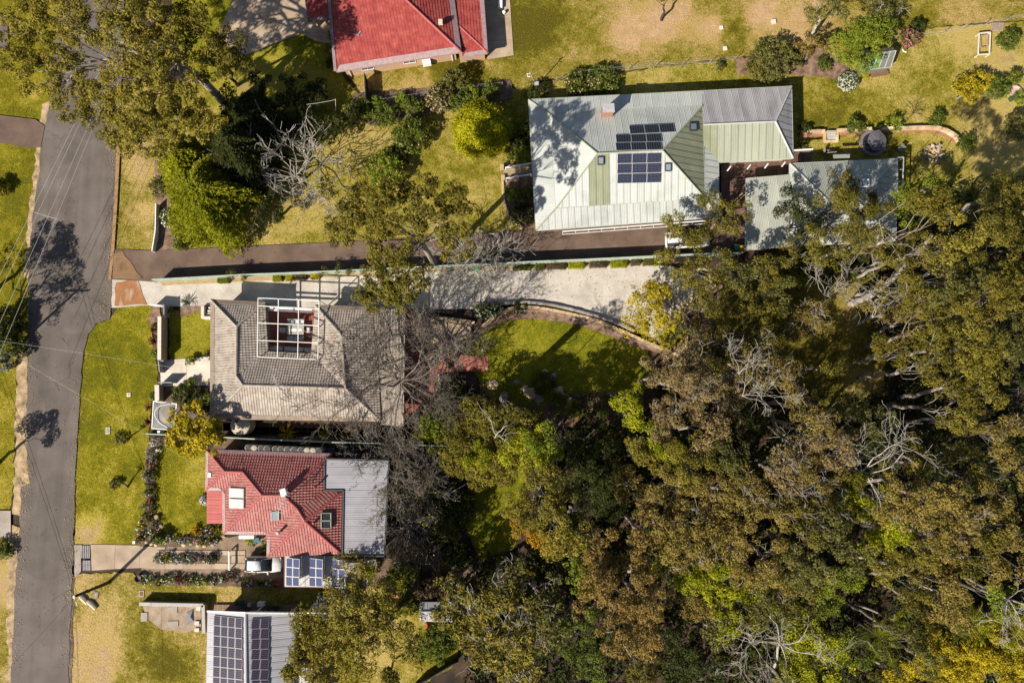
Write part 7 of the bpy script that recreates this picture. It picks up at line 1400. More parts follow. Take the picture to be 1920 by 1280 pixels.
for x, y, r_, h, m, f, lb in ((680, 205, 26, 1.8, 'LS', None, 'yellow-green shrub right of the service pole'), (722, 213, 26, 2.0, 'S', None, 'leafy green shrub below the timber screen'), (705, 192, 16, 1.4, 'LS', None, 'small lime shrub at the foot of the timber screen'), (775, 203, 24, 1.8, 'S', None, 'mid-green shrub along the boundary above the camellia'), (755, 190, 18, 1.4, 'LS', None, 'lime shrub along the boundary fence'), (822, 185, 28, 2.4, 'G', ('J', 90), 'grey-green shrub dotted with peach blossom'), (862, 190, 24, 2.0, 'S', None, 'dark leafy shrub left of the golden bush'), (885, 176, 18, 1.5, 'LS', None, 'bright shrub north of the golden bush'), (920, 172, 20, 1.4, 'S', None, 'leafy shrub along the fence above the golden bush'), (852, 150, 26, 3.0, 'G', None, 'thin grey-green sapling on the strip below the brick house'), (822, 168, 14, 1.6, 'G', None, 'small grey sapling on the dry strip'),
                           (618, 92, 10, 1.0, 'S', None, 'small green shrub at the brick house corner'), (620, 118, 10, 1.0, 'D', None, 'small dark shrub below the brick house porch'), (620, 70, 8, .8, 'S', None, 'low green plant beside the brick house path'),
                           (985, 245, 20, 1.6, 'S', None, 'green shrub against the west wall of the pale steel roof'), (972, 265, 18, 1.5, 'D', None, 'dark shrub west of the pale steel roof'), (985, 290, 20, 1.5, 'LS', None, 'light green shrub north of the footbridge'), (962, 296, 14, 1.1, 'S', None, 'small shrub beside the north bridge pillar'), (960, 364, 16, 1.3, 'LS', None, 'light green shrub inside the curved stone edging'), (988, 364, 16, 1.3, 'S', None, 'green shrub at the pale house wall'), (978, 402, 24, 1.8, 'D', None, 'dark rounded shrub at the south end of the curved bed'),
                           (1085, 158, 30, 1.6, 'S', ('J', 60), 'flowering hedge shrub north of the pale roof, west half'), (1130, 150, 34, 1.6, 'S', ('J', 50), 'flowering hedge shrub north of the pale roof, east half'), (1010, 172, 22, 1.4, 'D', None, 'dark shrub beside the lamp service pole'),
                           (1448, 112, 46, 3.2, 'G', None, 'large grey-green bush at the corner of the dry field'), (1420, 128, 24, 2.0, 'O', None, 'olive bush at the west end of the big grey bush'), (1482, 105, 28, 2.4, 'G', None, 'grey-green bush next to the brown tree'), (1590, 154, 20, 1.4, 'S', ('W', 190), 'small bush covered in white blossom below the greenhouse'), (1622, 140, 8, .6, 'Y', None, 'tiny yellow plant at the greenhouse front'), (1706, 72, 20, 1.7, 'G', ('K', 90), 'pink-dusted flowering shrub on the top right lawn'), (1716, 50, 16, 1.4, 'D', None, 'dark shrub behind the pink-dusted shrub'), (1890, 76, 22, 1.8, 'S', None, 'yellow-green round shrub near the top right corner'), (1818, 165, 28, 2.4, 'YG', None, 'yellow-flowering wattle bush on the right lawn, west one'), (1838, 150, 24, 2.2, 'YG', None, 'yellow-flowering wattle bush on the right lawn, north one'), (1868, 165, 26, 2.0, 'S', None, 'green bush beside the bird bath'), (1898, 145, 18, 1.5, 'S', ('N', 20), 'small bush above the bird bath'), (1912, 185, 14, .9, 'LS', None, 'low lime plants at the right edge by the bird bath'), (1910, 235, 28, 2.2, 'G', None, 'grey-green bush at the right edge below the bird bath'),
                           (1604, 236, 19, 1.6, 'S', None, 'rounded green shrub right of the garden steps'), (1676, 233, 17, 1.6, 'LS', ('W', 12), 'rounded shrub east of the trampoline canopy'), (1757, 221, 15, 1.4, 'S', None, 'small shrub on top of the curved brick wall'), (1812, 270, 17, 1.5, 'S', None, 'shrub at the end of the curved brick wall'), (1508, 243, 12, 1.1, 'D', None, 'small dark shrub left of the short brick wall'), (1504, 270, 9, .9, 'S', None, 'small shrub in the shade beside the deck'), (1352, 122, 10, .8, 'G', None, 'spiky grey plant next to the terracotta pot'), (1545, 120, 14, 1.0, 'S', None, 'small shrub below the brown tree'),
                           (320, 408, 20, 1.6, 'S', ('W', 60), 'white-flowering shrub at the low white street fence'), (300, 350, 22, 1.8, 'G', None, 'grey-green verge shrub north of the white fence'), (345, 450, 18, 1.2, 'D', None, 'dark spiky shrub at the head of the dark driveway'), (335, 458, 12, .7, 'LS', None, 'light green plant at the head of the dark driveway'),
                           (12, 605, 34, 2.6, 'D', None, 'dark dense bush at the left edge of the picture'), (14, 640, 26, 2.2, 'S', None, 'leafy bush at the left edge below the dark one'), (38, 655, 18, 1.6, 'D', None, 'dark bush on the verge beside the road'), (4, 680, 18, 1.4, 'V', None, 'silvery bush at the left edge'), (-6, 352, 20, 1.5, 'O', None, 'open shrub at the left edge of the north verge'), (4, 1030, 20, 1.2, 'S', None, 'low shrub at the left edge by the footpath'),
                           (1021, 719, 22, 1.5, 'OB', None, 'rounded red and green bush on the rockery'), (1078, 765, 18, 1.8, 'L', None, 'lime green sapling on the dark mulch'), (905, 583, 16, 1.2, 'S', ('W', 50), 'white-flowering bush at the bend of the cream driveway wall'), (930, 582, 14, 1.1, 'S', ('W', 40), 'second white-flowering bush along the curved wall'), (975, 575, 12, .6, 'D', None, 'low dark plant in the curved bed'), (1045, 748, 14, .5, 'LS', None, 'mossy ground plant at the end of the stone wall'),
                           (818, 800, 34, 3.5, 'LS', None, 'lime-leaved shrub south of the bare terrace tree'), (790, 812, 20, 2.6, 'L', None, 'small lime shrub at the corner of the slatted roof'), (842, 780, 30, 3.0, 'S', None, 'green shrub at the foot of the terrace'), (845, 740, 34, 2.8, 'D', None, 'dark shrub south of the red terrace'), (880, 765, 30, 2.4, 'D', None, 'dark shrub west of the rockery'), (815, 843, 14, 1.4, 'L', None, 'round lime shrub below the thin green fence'),
                           (372, 752, 26, 2.0, 'D', None, 'dark garden shrub in the shade of the taupe roof'), (340, 740, 18, 1.4, 'S', None, 'green shrub south of the cream path'), (392, 745, 14, 1.6, 'LS', None, 'spiky lime shrub against the taupe roof'), (358, 676, 9, .9, 'LS', None, 'small round shrub on the north side of the cream path'), (359, 719, 9, .9, 'LS', None, 'small round shrub on the south side of the cream path'), (395, 664, 10, 1.2, 'D', None, 'dark shrub at the roof edge of the inner lawn'), (292, 612, 6, .6, 'S', None, 'small green plant along the long front wall'), (290, 662, 8, .7, 'LS', None, 'yellow-green shrub at the south end of the long front wall'), (289, 742, 6, .5, 'S', None, 'low green plant beside the short front wall')): shrub(lb, x, y, r_, h, m, flowers=f)
gum('bright green bamboo-like tree shading the greenhouse', P(1632, 90, 0), CL([(1600, 70, 4.5, 26), (1630, 60, 5, 28), (1585, 95, 4, 26), (1615, 100, 4.2, 28), (1650, 50, 4.5, 22), (1645, 80, 4, 20), (1600, 120, 3.2, 20)]), 'LS', 'dark', rt=.14, dens=230, cs=.45, L=.3, asp=.3, name='bamboo_tree', sub=7)
tree_auto(1555, 12, 44, 7, 'G', 'thin grey tree at the top edge beside the dry field', sub=2.6, snags=1, bark='white'); tree_auto(1660, 15, 42, 6, 'G', 'grey gum at the top edge above the bamboo-like tree', sub=3.5, snags=1, bark='white'); tree_auto(1530, 85, 36, 4.5, 'R', 'rusty brown tree between the grey bush and the bamboo-like tree', cs=.45, sub=5); tree_auto(1250, -12, 22, 5, 'G', 'small dark tree at the top edge over the dry field', bark='dark')
shrub('knee-high ring planting with a small tree on the verge lawn, north one', 225, 822, 11, .5, 'G'); tree_auto(226, 820, 9, 1.8, 'S', 'spindly young tree in a planting ring on the verge lawn, north one', n=3, dens=90, cs=.25, L=.18)
shrub('planting ring with orange flowers on the verge lawn, south one', 217, 906, 10, .5, 'G', flowers=('N', 14)); tree_auto(221, 905, 8, 1.8, 'S', 'spindly young tree in a planting ring on the verge lawn, south one', n=3, dens=90, cs=.25, L=.18)
# trees standing left of the frame whose shade falls on the road
tree_auto(-168, 636, 96, 11, 'O', 'gum left of the road that shades the asphalt', n=9, sub=2.6, dens=110, base=(-60, 690)); tree_auto(-95, 520, 60, 8, 'O', 'smaller gum left of the north verge', n=6, sub=3); tree_auto(-60, 880, 44, 6, 'O', 'gum left of the sandy shoulder', n=5, sub=3)
# clipped hedges between fence and cream driveway
HB = [(407, 427, 520, 530, 'LS', 'light green clipped block hedge at the west end of the green fence'), (511, 527, 516, 527, 'L', 'bright lime block hedge left of the yellow one'), (535, 548, 516, 526, 'YG', 'small yellow-green block hedge along the fence'), (549, 573, 515, 524, 'RB', 'low brown block hedge along the fence west of the tan strip'), (582, 596, 513, 523, 'Y', 'bright yellow block hedge along the fence'), (962, 995, 497, 506, 'S', 'dark green block hedge under the white bare tree'), (1005, 1021, 495, 505, 'S', 'short green block hedge right of the dark green one'), (1025, 1062, 494, 504, 'RB', 'long brown block hedge, west of two'), (1066, 1096, 491, 503, 'L', 'lime block hedge between the two long brown ones'), (1106, 1138, 490, 501, 'RB', 'long brown block hedge, east of two'), (1146, 1176, 488, 501, 'L', 'lime block hedge left of the two short brown ones'), (1184, 1201, 487, 497, 'RB', 'short brown block hedge, west of two'), (1207, 1226, 486, 497, 'OB', 'short brown-green block hedge, east of two'), (1227, 1252, 484, 497, 'L', 'lime block hedge at the east end of the row')]
for x0, x1, y0, y1, m, lb in HB: hedge_block(lb, [(x0, y1), (x1, y1 - 1), (x1, y0 - 1), (x0, y0)], .8, m, 'clipped hedges along the green fence')
for x, y, r_, lb in ((432, 516, 9, 'small dark topiary tree right of the light green hedge'), (455, 520, 9, 'small open topiary tree at the cream driveway edge'), (606, 512, 12, 'olive topiary tree at the end of the hedge row'), (635, 506, 12, 'second olive topiary tree along the fence'), (655, 506, 9, 'third olive topiary tree along the fence'), (680, 504, 10, 'fourth olive topiary tree beside the gum')): tree_auto(x, y, r_, 1.9, 'O', lb, n=4, dens=150, cs=.3, L=.2, name='topiary_tree')
# strappy plants
for x, y, r_, m, lb in ((317, 582, 14, 'LS', 'lime strappy plant beside the grey gate panel'), (352, 566, 16, 'V', 'spiky cordyline throwing a shadow on the cream driveway'), (291, 640, 14, 'M', 'small maroon cordyline beside the long front wall'), (290, 618, 10, 'M', 'maroon cordyline seedling at the front wall bed'), (281, 762, 11, 'M', 'maroon cordyline at the netted frame'), (280, 790, 10, 'M', 'dark cordyline left of the netted frame'), (539, 812, 20, 'YG', 'yellow-green strappy clump between the two houses'), (610, 812, 16, 'LS', 'green strappy clump along the side path'), (660, 810, 16, 'YG', 'yellow strappy clump under the bare tree'), (1505, 526, 20, 'L', 'bright green fan palm in the clearing'), (1850, 1258, 34, 'V', 'pale spiky grass tree among the yellow bushes'), (1462, 1232, 16, 'S', 'dark green grass tree in the lower gully'), (395, 922, 1, 'S', '')): 
    if lb: rosette(lb, x, y, r_, m, 30, .7 if r_ < 25 else 1.2)
for x, y, lb in ((1240, 632, 'lime strappy clump at the west corner of the plant bed'), (1258, 622, 'lime strappy clump in the middle of the plant bed'), (1270, 610, 'lime strappy clump at the top of the plant bed'), (1272, 638, 'lime strappy clump at the bottom of the plant bed'), (1256, 642, 'lime strappy clump at the lower edge of the plant bed'), (1278, 624, 'lime strappy clump against the sandstone edge')): rosette(lb, x, y, 14, 'L', 34, .7, wd=.12)
# flower beds of the red tiled house: every plant its own
FL = {'K': 'pink', 'U': 'purple', 'W': 'white', 'N': 'orange', 'E': 'red', 'Y': 'yellow'}
BEDS = [('in the strip west of the front lawn', [(290, 828, 'W', 'V'), (300, 842, 'W', 'S'), (282, 850, 'W', 'V'), (288, 862, 'U', 'G'), (279, 868, 'K', 'S'), (284, 874, 'K', 'S'), (281, 886, 'U', 'D'), (275, 893, 'W', 'V'), (288, 896, 'U', 'G'), (279, 908, 'U', 'S'), (283, 920, 'K', 'S'), (276, 925, 'W', 'G'), (281, 938, 'E', 'S'), (276, 948, 'U', 'G'), (284, 958, 'N', 'S'), (270, 968, 'K', 'S'), (278, 975, 'N', 'G'), (290, 983, 'U', 'S'), (267, 985, 'Y', 'S'), (278, 1000, 'W', 'S'), (264, 1005, 'N', 'D'), (284, 995, 'W', 'G')]),
        ('in the border below the front lawn', [(318, 1008, 'W', 'S'), (330, 1012, 'U', 'LS'), (338, 1014, 'W', 'V'), (352, 1012, 'U', 'S'), (365, 1008, 'K', 'G'), (372, 1010, 'W', 'V'), (378, 1016, 'N', 'S'), (386, 998, 'U', 'D'), (392, 992, 'W', 'G'), (396, 1004, 'N', 'S'), (403, 990, 'E', 'S'), (410, 1000, 'Y', 'S'), (404, 1012, 'W', 'D'), (414, 988, 'Y', 'S'), (392, 1016, 'W', 'G')]),
        ('between the wheel tracks', [(296, 1047, 'W', 'V'), (307, 1049, 'W', 'G'), (314, 1045, 'N', 'LS'), (325, 1048, 'W', 'V'), (335, 1049, 'W', 'V'), (346, 1047, 'U', 'G'), (356, 1049, 'W', 'V'), (366, 1047, 'U', 'G'), (377, 1048, 'K', 'V'), (388, 1049, 'W', 'G'), (398, 1047, 'U', 'D')]),
        ('in the lowest border', [(271, 1085, 'W', 'S'), (283, 1088, 'W', 'LS'), (298, 1092, 'Y', 'D'), (310, 1086, 'W', 'S'), (322, 1086, 'W', 'LS'), (336, 1086, 'U', 'M'), (350, 1088, 'K', 'G'), (362, 1086, 'W', 'S'), (374, 1090, 'W', 'LS'), (388, 1090, 'Y', 'S'), (402, 1088, 'W', 'D'), (416, 1084, 'W', 'G'), (430, 1082, 'K', 'D'), (449, 1086, 'U', 'D'), (463, 1090, 'W', 'G'), (490, 1090, 'Y', 'D'), (505, 1092, 'W', 'S')])]
LEAFN = {'V': 'silver-leaved', 'S': 'green-leaved', 'G': 'grey-leaved', 'D': 'dark-leaved', 'LS': 'light-leaved', 'M': 'maroon-leaved'}
seen = {}
rich = random.Random(5)
for where, ps in BEDS:
    cnt = {}
    for x, y, f, m in ps: cnt[(f, m)] = cnt.get((f, m), 0) + 1
    for i, (x, y, f, m) in enumerate(ps):
        n_ = cnt[(f, m)]; side = '' if n_ == 1 else f', {["first", "second", "third", "fourth", "fifth", "sixth"][sum(1 for q in ps[:i] if (q[2], q[3]) == (f, m))]} from the {"top" if "strip" in where else "left"}'
        shrub(f'{FL[f]}-flowered {LEAFN[m]} plant {where}{side}', x, y, rich.uniform(6.5, 10), rich.uniform(.45, .9), m, 'flowering plant', 'flowering_plant', 'bedding plants of the red tiled house', (f, rich.randint(5, 13)), 300, .16, .2)
shrub('clipped round green ball shrub at the corner of the front lawn', 299, 1008, 13, 1.1, 'S', dens=420); shrub('white-flowering bush against the red awning', 384, 937, 9, .9, 'V', flowers=('W', 70)); shrub('small round shrub beside the wheelbarrow', 468, 1012, 8, .7, 'L'); shrub('green shrub left of the white hatchback', 496, 1028, 9, .9, 'S'); shrub('tan dry shrub at the edge of the front lawn border', 371, 995, 8, .5, 'N')
p = P(296, 968); mb = MB(); mb.lathe((p.x, p.y, .05), [(.25, 0), (.28, .3), (.2, .34)], 10); mb.build('tree_stump', M('stump', [(.3, .2, .1), (.42, .3, .17)], 3), label='small cut tree stump at the edge of the front lawn', cat='stump')
for i, (x, y) in enumerate(sorted([(262, 1000), (268, 1010), (276, 1016), (258, 990), (264, 978), (296, 990), (302, 984), (290, 1002), (310, 1016), (345, 1020), (358, 1018), (372, 1021), (384, 1022), (400, 1020), (412, 1012), (418, 1004), (284, 1018), (293, 1020)])):
    p = P(x, y); mb = MB(); mb.rock((p.x, p.y, .03), .32, .26, .2, i + 40); mb.build('edging_rock', sand_stone if i % 3 else grey_rock, label=f'{"sandstone" if i % 3 else "grey"} rock edging the lower flower border, {["nearest the street", "second from the street", "third from the street", "fourth from the street", "fifth from the street", "sixth from the street", "seventh from the street", "eighth from the street", "ninth from the street", "ninth from the red roof", "eighth from the red roof", "seventh from the red roof", "sixth from the red roof", "fifth from the red roof", "fourth from the red roof", "third from the red roof", "second from the red roof", "nearest the red roof"][i]}', cat='rock', group='edging rocks of the flower border')
# ------------------------------------------------------------------ the gully forest
F = [  # px, py, crown radius px, height, leaf, snags, label
 (1570, 352, 46, 9, 'O', 0, 'olive gum crown over the teal roof ridge'), (1595, 400, 48, 9.5, 'O', 0, 'olive gum crown covering the middle of the teal roof'), (1650, 385, 30, 8, 'O', 0, 'small olive crown right of the skylight on the teal roof'), (1500, 410, 52, 8, 'D', 0, 'open dark crown over the carport sheets'), (1590, 462, 46, 9, 'O', 0, 'olive gum south of the teal roof'), (1640, 455, 40, 9, 'A', 0, 'gold-olive gum at the south-east corner of the teal roof'),
 (1372, 395, 42, 7, 'O', 0, 'olive gum over the stairs of the deck'), (1335, 380, 20, 6, 'G', 0, 'pale grey-green spray over the corner of the pale roof'), (1268, 424, 24, 7, 'O', 0, 'olive gum crown over the tray of the white truck'), (1320, 426, 25, 7, 'O', 0, 'olive gum crown over the cab of the white truck'), (1296, 452, 17, 6.5, 'O', 0, 'small olive spray over the roof of the white truck'), (1250, 470, 16, 6, 'O', 0, 'small olive crown left of the white truck'), (1300, 498, 44, 8, 'O', 0, 'olive gum at the east end of the green fence'), (1350, 488, 34, 8, 'O', 0, 'olive gum between the truck and the carport'), (1448, 492, 44, 10, 'O', 0, 'olive gum south of the carport sheets'), (1392, 520, 46, 9, 'G', 0, 'grey-green gum east of the cream driveway end'),
 (1355, 568, 54, 8, 'O', 0, 'dark olive gum beside the sandstone end wall'), (1330, 600, 34, 6, 'G', 0, 'grey-green low gum east of the plant bed'), (1420, 575, 50, 9, 'O', 0, 'olive gum above the left edge of the clearing'), (1465, 545, 40, 9, 'G', 0, 'grey-green gum over the fan palm'), (1520, 455, 36, 10, 'O', 0, 'olive gum at the top of the clearing'),
 (1520, 590, 36, 8, 'B', 2, 'brown gum with bleached dead branches in the clearing'), (1480, 600, 38, 8, 'B', 1, 'brown-tinged gum at the left side of the clearing'), (1648, 592, 26, 7, 'B', 2, 'brown gum with upright dead branches right of the clearing'), (1750, 420, 66, 15, 'A', 0, 'broad gold-olive gum east of the teal roof'), (1800, 445, 50, 15, 'A', 0, 'gold-olive gum right of the broad one'), (1720, 470, 46, 13, 'O', 0, 'olive gum below the broad gold-olive one'), (1700, 520, 44, 12, 'O', 0, 'olive gum over the striped leaning trunk'), (1710, 545, 30, 11, 'O', 0, 'small olive crown right of the clearing'),
 (1755, 345, 24, 5, 'LS', 0, 'light green leafy tree at the corner of the side pergola'), (1700, 385, 34, 6, 'LS', 0, 'lime-green tree between the teal roof and the gold-olive gum'), (1850, 370, 46, 9, 'G', 0, 'shaded grey-green gum near the right edge'), (1900, 345, 42, 10, 'O', 0, 'olive gum at the right edge above the others'), (1880, 410, 40, 11, 'O', 0, 'olive gum at the right edge below the shaded lawn'), (1905, 450, 40, 12, 'O', 0, 'olive gum touching the right edge, upper middle'), (1835, 480, 44, 12, 'O', 0, 'olive gum left of the right-edge group'), (1880, 510, 50, 13, 'O', 0, 'large olive gum in the right-edge group'), (1800, 530, 50, 13, 'G', 0, 'grey-green gum in the middle of the right-edge group'), (1755, 565, 52, 12, 'O', 0, 'olive gum above the white branch tangle'), (1850, 560, 54, 14, 'O', 0, 'wide olive gum of the right-edge group'), (1910, 570, 42, 13, 'A', 0, 'gold-olive gum touching the right edge'),
 (1290, 715, 62, 13, 'P', 1, 'large pinkish-brown gum beside the curved lawn, upper crown'), (1345, 740, 58, 13, 'P', 1, 'pinkish-brown gum right of the large one'), (1270, 770, 46, 12, 'P', 1, 'pinkish-brown gum below the large one'), (1330, 800, 46, 12, 'P', 0, 'pinkish-brown gum at the bottom of the brown group'), (1245, 705, 34, 10, 'P', 0, 'small brown crown at the corner of the curved lawn'), (1380, 690, 44, 12, 'B', 2, 'brown gum with white forked branches'), (1425, 700, 44, 12, 'B', 2, 'brown gum with curling white dead limb'), (1440, 650, 44, 10, 'O', 1, 'olive gum at the bottom left of the clearing'), (1350, 655, 42, 9, 'O', 0, 'olive gum south of the brown mulch corner'), (1400, 625, 34, 8, 'G', 0, 'grey-green gum at the left of the moss clearing'),
 (1465, 665, 40, 9, 'B', 1, 'brown gum in the bottom of the clearing'), (1570, 690, 22, 8, 'O', 0, 'dark olive gum in the shade of the clearing'), (1555, 755, 36, 9, 'G', 0, 'grey-green gum below the clearing'), (1710, 605, 40, 10, 'B', 0, 'brown-olive gum right of the clearing'), (1700, 660, 50, 12, 'O', 0, 'olive gum above the wide flat boulder'), (1765, 625, 50, 13, 'O', 0, 'olive gum right of the brown-olive one'), (1760, 690, 56, 13, 'O', 0, 'wide olive gum over the gully boulders'), (1830, 640, 54, 14, 'O', 0, 'olive gum with an exposed white limb'), (1890, 650, 46, 13, 'G', 0, 'grey-green gum at the right edge, middle'), (1850, 715, 54, 13, 'O', 0, 'olive gum at the right of the boulders'), (1910, 720, 40, 12, 'D', 0, 'dark green gum at the right edge, middle'), (1800, 755, 50, 12, 'O', 0, 'olive gum right of the wide flat boulder'), (1830, 790, 34, 11, 'O', 0, 'small olive crown above the black gap'),
 (1530, 790, 54, 12, 'B', 1, 'brown gum left of the dead tree'), (1555, 840, 46, 12, 'P', 1, 'pinkish gum below the brown one left of the dead tree'), (1500, 765, 34, 11, 'B', 1, 'small brown crown above the leaning brown trunk'), (1480, 870, 50, 12, 'P', 2, 'pinkish gum with pale dead sprays'), (1520, 900, 50, 12, 'B', 1, 'brown gum under the pale sprays'), (1440, 800, 36, 8, 'D', 0, 'dark green shade tree in the black gap'), (1630, 790, 46, 10, 'G', 0, 'grey-green gum left of the boulders'), (1650, 850, 50, 10, 'D', 0, 'dark green gum under the dead tree'), (1700, 870, 50, 10, 'O', 0, 'olive gum right of the dead tree'), (1760, 860, 42, 9, 'D', 0, 'dark green gum beside the black gap'), (1890, 810, 44, 12, 'B', 1, 'brown gum at the right edge below the middle'), (1900, 870, 44, 12, 'B', 0, 'brown gum at the right edge, lower middle'), (1820, 880, 40, 10, 'O', 0, 'olive gum with a leaning brown trunk'),
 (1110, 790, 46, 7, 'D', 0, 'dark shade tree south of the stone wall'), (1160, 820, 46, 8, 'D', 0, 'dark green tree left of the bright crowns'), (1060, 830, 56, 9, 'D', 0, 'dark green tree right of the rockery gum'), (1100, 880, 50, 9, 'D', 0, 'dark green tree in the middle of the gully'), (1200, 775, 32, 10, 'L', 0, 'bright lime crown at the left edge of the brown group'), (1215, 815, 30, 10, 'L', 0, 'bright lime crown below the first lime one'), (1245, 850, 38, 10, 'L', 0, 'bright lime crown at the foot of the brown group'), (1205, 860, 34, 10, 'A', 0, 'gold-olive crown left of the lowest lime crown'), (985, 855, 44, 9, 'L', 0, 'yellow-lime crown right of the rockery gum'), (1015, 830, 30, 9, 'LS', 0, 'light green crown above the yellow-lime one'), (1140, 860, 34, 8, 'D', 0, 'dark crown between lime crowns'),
 (1300, 870, 52, 12, 'O', 0, 'olive gum right of the lowest lime crown'), (1360, 870, 50, 12, 'G', 0, 'grey-green gum in the middle of the forest'), (1395, 930, 54, 12, 'B', 1, 'brown-olive gum in the middle of the forest'), (1330, 940, 50, 12, 'B', 0, 'brown gum south of the grey-green one'), (1270, 930, 44, 11, 'B', 0, 'brown gum left of the other brown ones'), (1185, 920, 30, 9, 'B', 0, 'small brown crown standing in dark shade'), (1235, 960, 40, 10, 'R', 0, 'rusty gum in the lower middle'), (1010, 930, 54, 11, 'A', 0, 'gold-green gum above the orange-flowered tree'), (1050, 980, 54, 12, 'A', 0, 'gold-green gum right of the orange-flowered tree'), (985, 965, 40, 10, 'A', 0, 'gold-green crown over the orange-flowered tree'), (1090, 960, 36, 10, 'G', 0, 'grey-green crown right of the gold-green gum'),
 (975, 995, 24, 8, 'N', 0, 'orange-flowered tree at the left edge of the forest'), (1012, 1020, 26, 8, 'N', 0, 'orange-flowered tree low beside the gold-green gum'), (1090, 1035, 34, 8, 'D', 0, 'dark green tree below the gold-green gum'), (1090, 1080, 40, 9, 'LS', 0, 'light green tree in the lower middle'), (1130, 1030, 34, 10, 'R', 0, 'rusty gum with black twigs'), (1145, 1070, 38, 10, 'R', 0, 'rusty gum below the one with black twigs'),
 (1140, 1130, 50, 12, 'R', 0, 'large rusty gum, left crown'), (1195, 1115, 50, 12, 'R', 0, 'large rusty gum, top crown'), (1170, 1180, 50, 12, 'R', 0, 'large rusty gum, bottom crown'), (1215, 1150, 44, 11, 'R', 0, 'rusty gum right of the large rusty group'), (1225, 1195, 30, 10, 'R', 0, 'small rusty crown at the lower right of the group'), (1255, 1035, 40, 8, 'L', 0, 'bright lime tree between rusty crowns'), (1210, 1010, 44, 11, 'R', 0, 'rusty-olive gum above the bright lime tree'), (1280, 1000, 50, 12, 'B', 0, 'brown gum right of the rusty-olive one'), (1320, 1015, 50, 12, 'B', 1, 'brown gum with a small dead fork'), (1375, 990, 50, 12, 'B', 0, 'brown gum near the bottom middle'), (1330, 1075, 46, 8, 'L', 0, 'bright lime tree in the bottom middle'), (1370, 1105, 40, 8, 'L', 0, 'bright lime tree right of the first bottom one'), (1415, 1055, 44, 10, 'B', 1, 'brown-pink gum near the lower dead sprays'), (1280, 1090, 36, 9, 'G', 0, 'grey-green gum left of the bottom lime trees'),
 (1430, 1110, 44, 9, 'O', 0, 'olive gum right of the bottom lime trees'), (1320, 1140, 30, 9, 'B', 0, 'small brown crown in the black bottom gap'), (1345, 1180, 36, 8, 'G', 0, 'pale grey-green shrub tree in the bottom gap'), (1245, 1200, 40, 6, 'D', 0, 'dark shade tree in the black bottom gap'), (1382, 1170, 40, 9, 'L', 0, 'lime tree at the bottom, left of the dead loops'), (1410, 1150, 34, 9, 'O', 0, 'olive crown left of the dead loops'), (1190, 1262, 40, 7, 'O', 1, 'olive gum with pale branches at the bottom edge'), (1120, 1240, 40, 6, 'S', 0, 'mid-green tree at the bottom edge'), (1075, 1150, 34, 7, 'S', 0, 'shaded green tree left of the large rusty gum'), (1080, 1200, 36, 7, 'S', 0, 'green tree right of the banksia'), (1330, 1250, 44, 6, 'D', 0, 'dark tree at the bottom edge'), (1280, 1250, 36, 5, 'D', 0, 'dark low tree at the bottom edge'),
 (1500, 985, 50, 12, 'O', 1, 'olive-brown gum in the lower right'), (1560, 990, 46, 12, 'G', 0, 'grey-green gum in the lower right'), (1605, 1030, 46, 12, 'G', 0, 'rounded grey-green gum, upper one'), (1540, 1060, 50, 12, 'G', 0, 'rounded grey-green gum, lower one'), (1480, 1060, 46, 11, 'B', 0, 'brown-olive gum left of the grey-green pair'), (1465, 1130, 46, 10, 'G', 0, 'grey-green gum above the bottom dead tree'), (1500, 1120, 40, 10, 'O', 0, 'olive gum above the bottom dead tree'), (1460, 940, 46, 12, 'B', 1, 'brown gum left of the lower right group'), (1580, 930, 46, 11, 'O', 0, 'olive gum below the dead tree'), (1640, 940, 46, 9, 'L', 0, 'bright lime tree below the dead tree'), (1665, 990, 44, 10, 'L', 0, 'lime-olive tree in the lower right'), (1700, 940, 50, 12, 'B', 0, 'brown-olive gum right of the bright lime tree'), (1760, 930, 52, 13, 'B', 0, 'brown gum of the lower right group, upper'), (1790, 985, 54, 13, 'B', 0, 'brown gum of the lower right group, middle'), (1850, 960, 52, 13, 'B', 1, 'brown gum of the lower right group, right'), (1905, 990, 44, 13, 'B', 0, 'brown gum at the lower right edge'), (1860, 1030, 50, 13, 'O', 0, 'olive-brown gum at the lower right'), (1900, 1070, 40, 12, 'B', 0, 'brown gum at the lower right edge, below'), (1740, 1030, 44, 11, 'O', 0, 'olive gum in the lower right middle'),
 (1690, 1060, 40, 10, 'A', 0, 'gold-olive gum in the lower right'), (1720, 1095, 42, 9.5, 'O', 0, 'olive-brown gum over the tree ferns, upper left'), (1780, 1110, 54, 12, 'B', 0, 'brown-olive gum over the tree ferns, upper right'), (1745, 1140, 34, 9.4, 'O', 0, 'olive-brown gum between the tree ferns'), (1785, 1130, 30, 9.4, 'B', 0, 'brown-olive crown between the tree ferns'), (1705, 1210, 36, 10, 'G', 0, 'grey gum below the tree ferns, left'), (1735, 1225, 36, 10, 'G', 0, 'grey gum below the tree ferns, right'), (1600, 1085, 36, 8, 'LS', 0, 'light green tree beside the red-brown gap'), (1550, 1130, 34, 7, 'LS', 0, 'light green tree left of the red-brown gap'), (1470, 1180, 46, 7.5, 'L', 0, 'lime thicket tree under the bottom dead tree, left'), (1530, 1190, 46, 7.5, 'L', 0, 'lime thicket tree under the bottom dead tree, right'), (1495, 1240, 46, 7, 'L', 0, 'lime thicket tree at the bottom edge'), (1562, 1235, 36, 6, 'L', 0, 'green thicket tree at the bottom edge'), (1610, 1240, 36, 4, 'S', 0, 'green low tree left of the flowering thicket'),
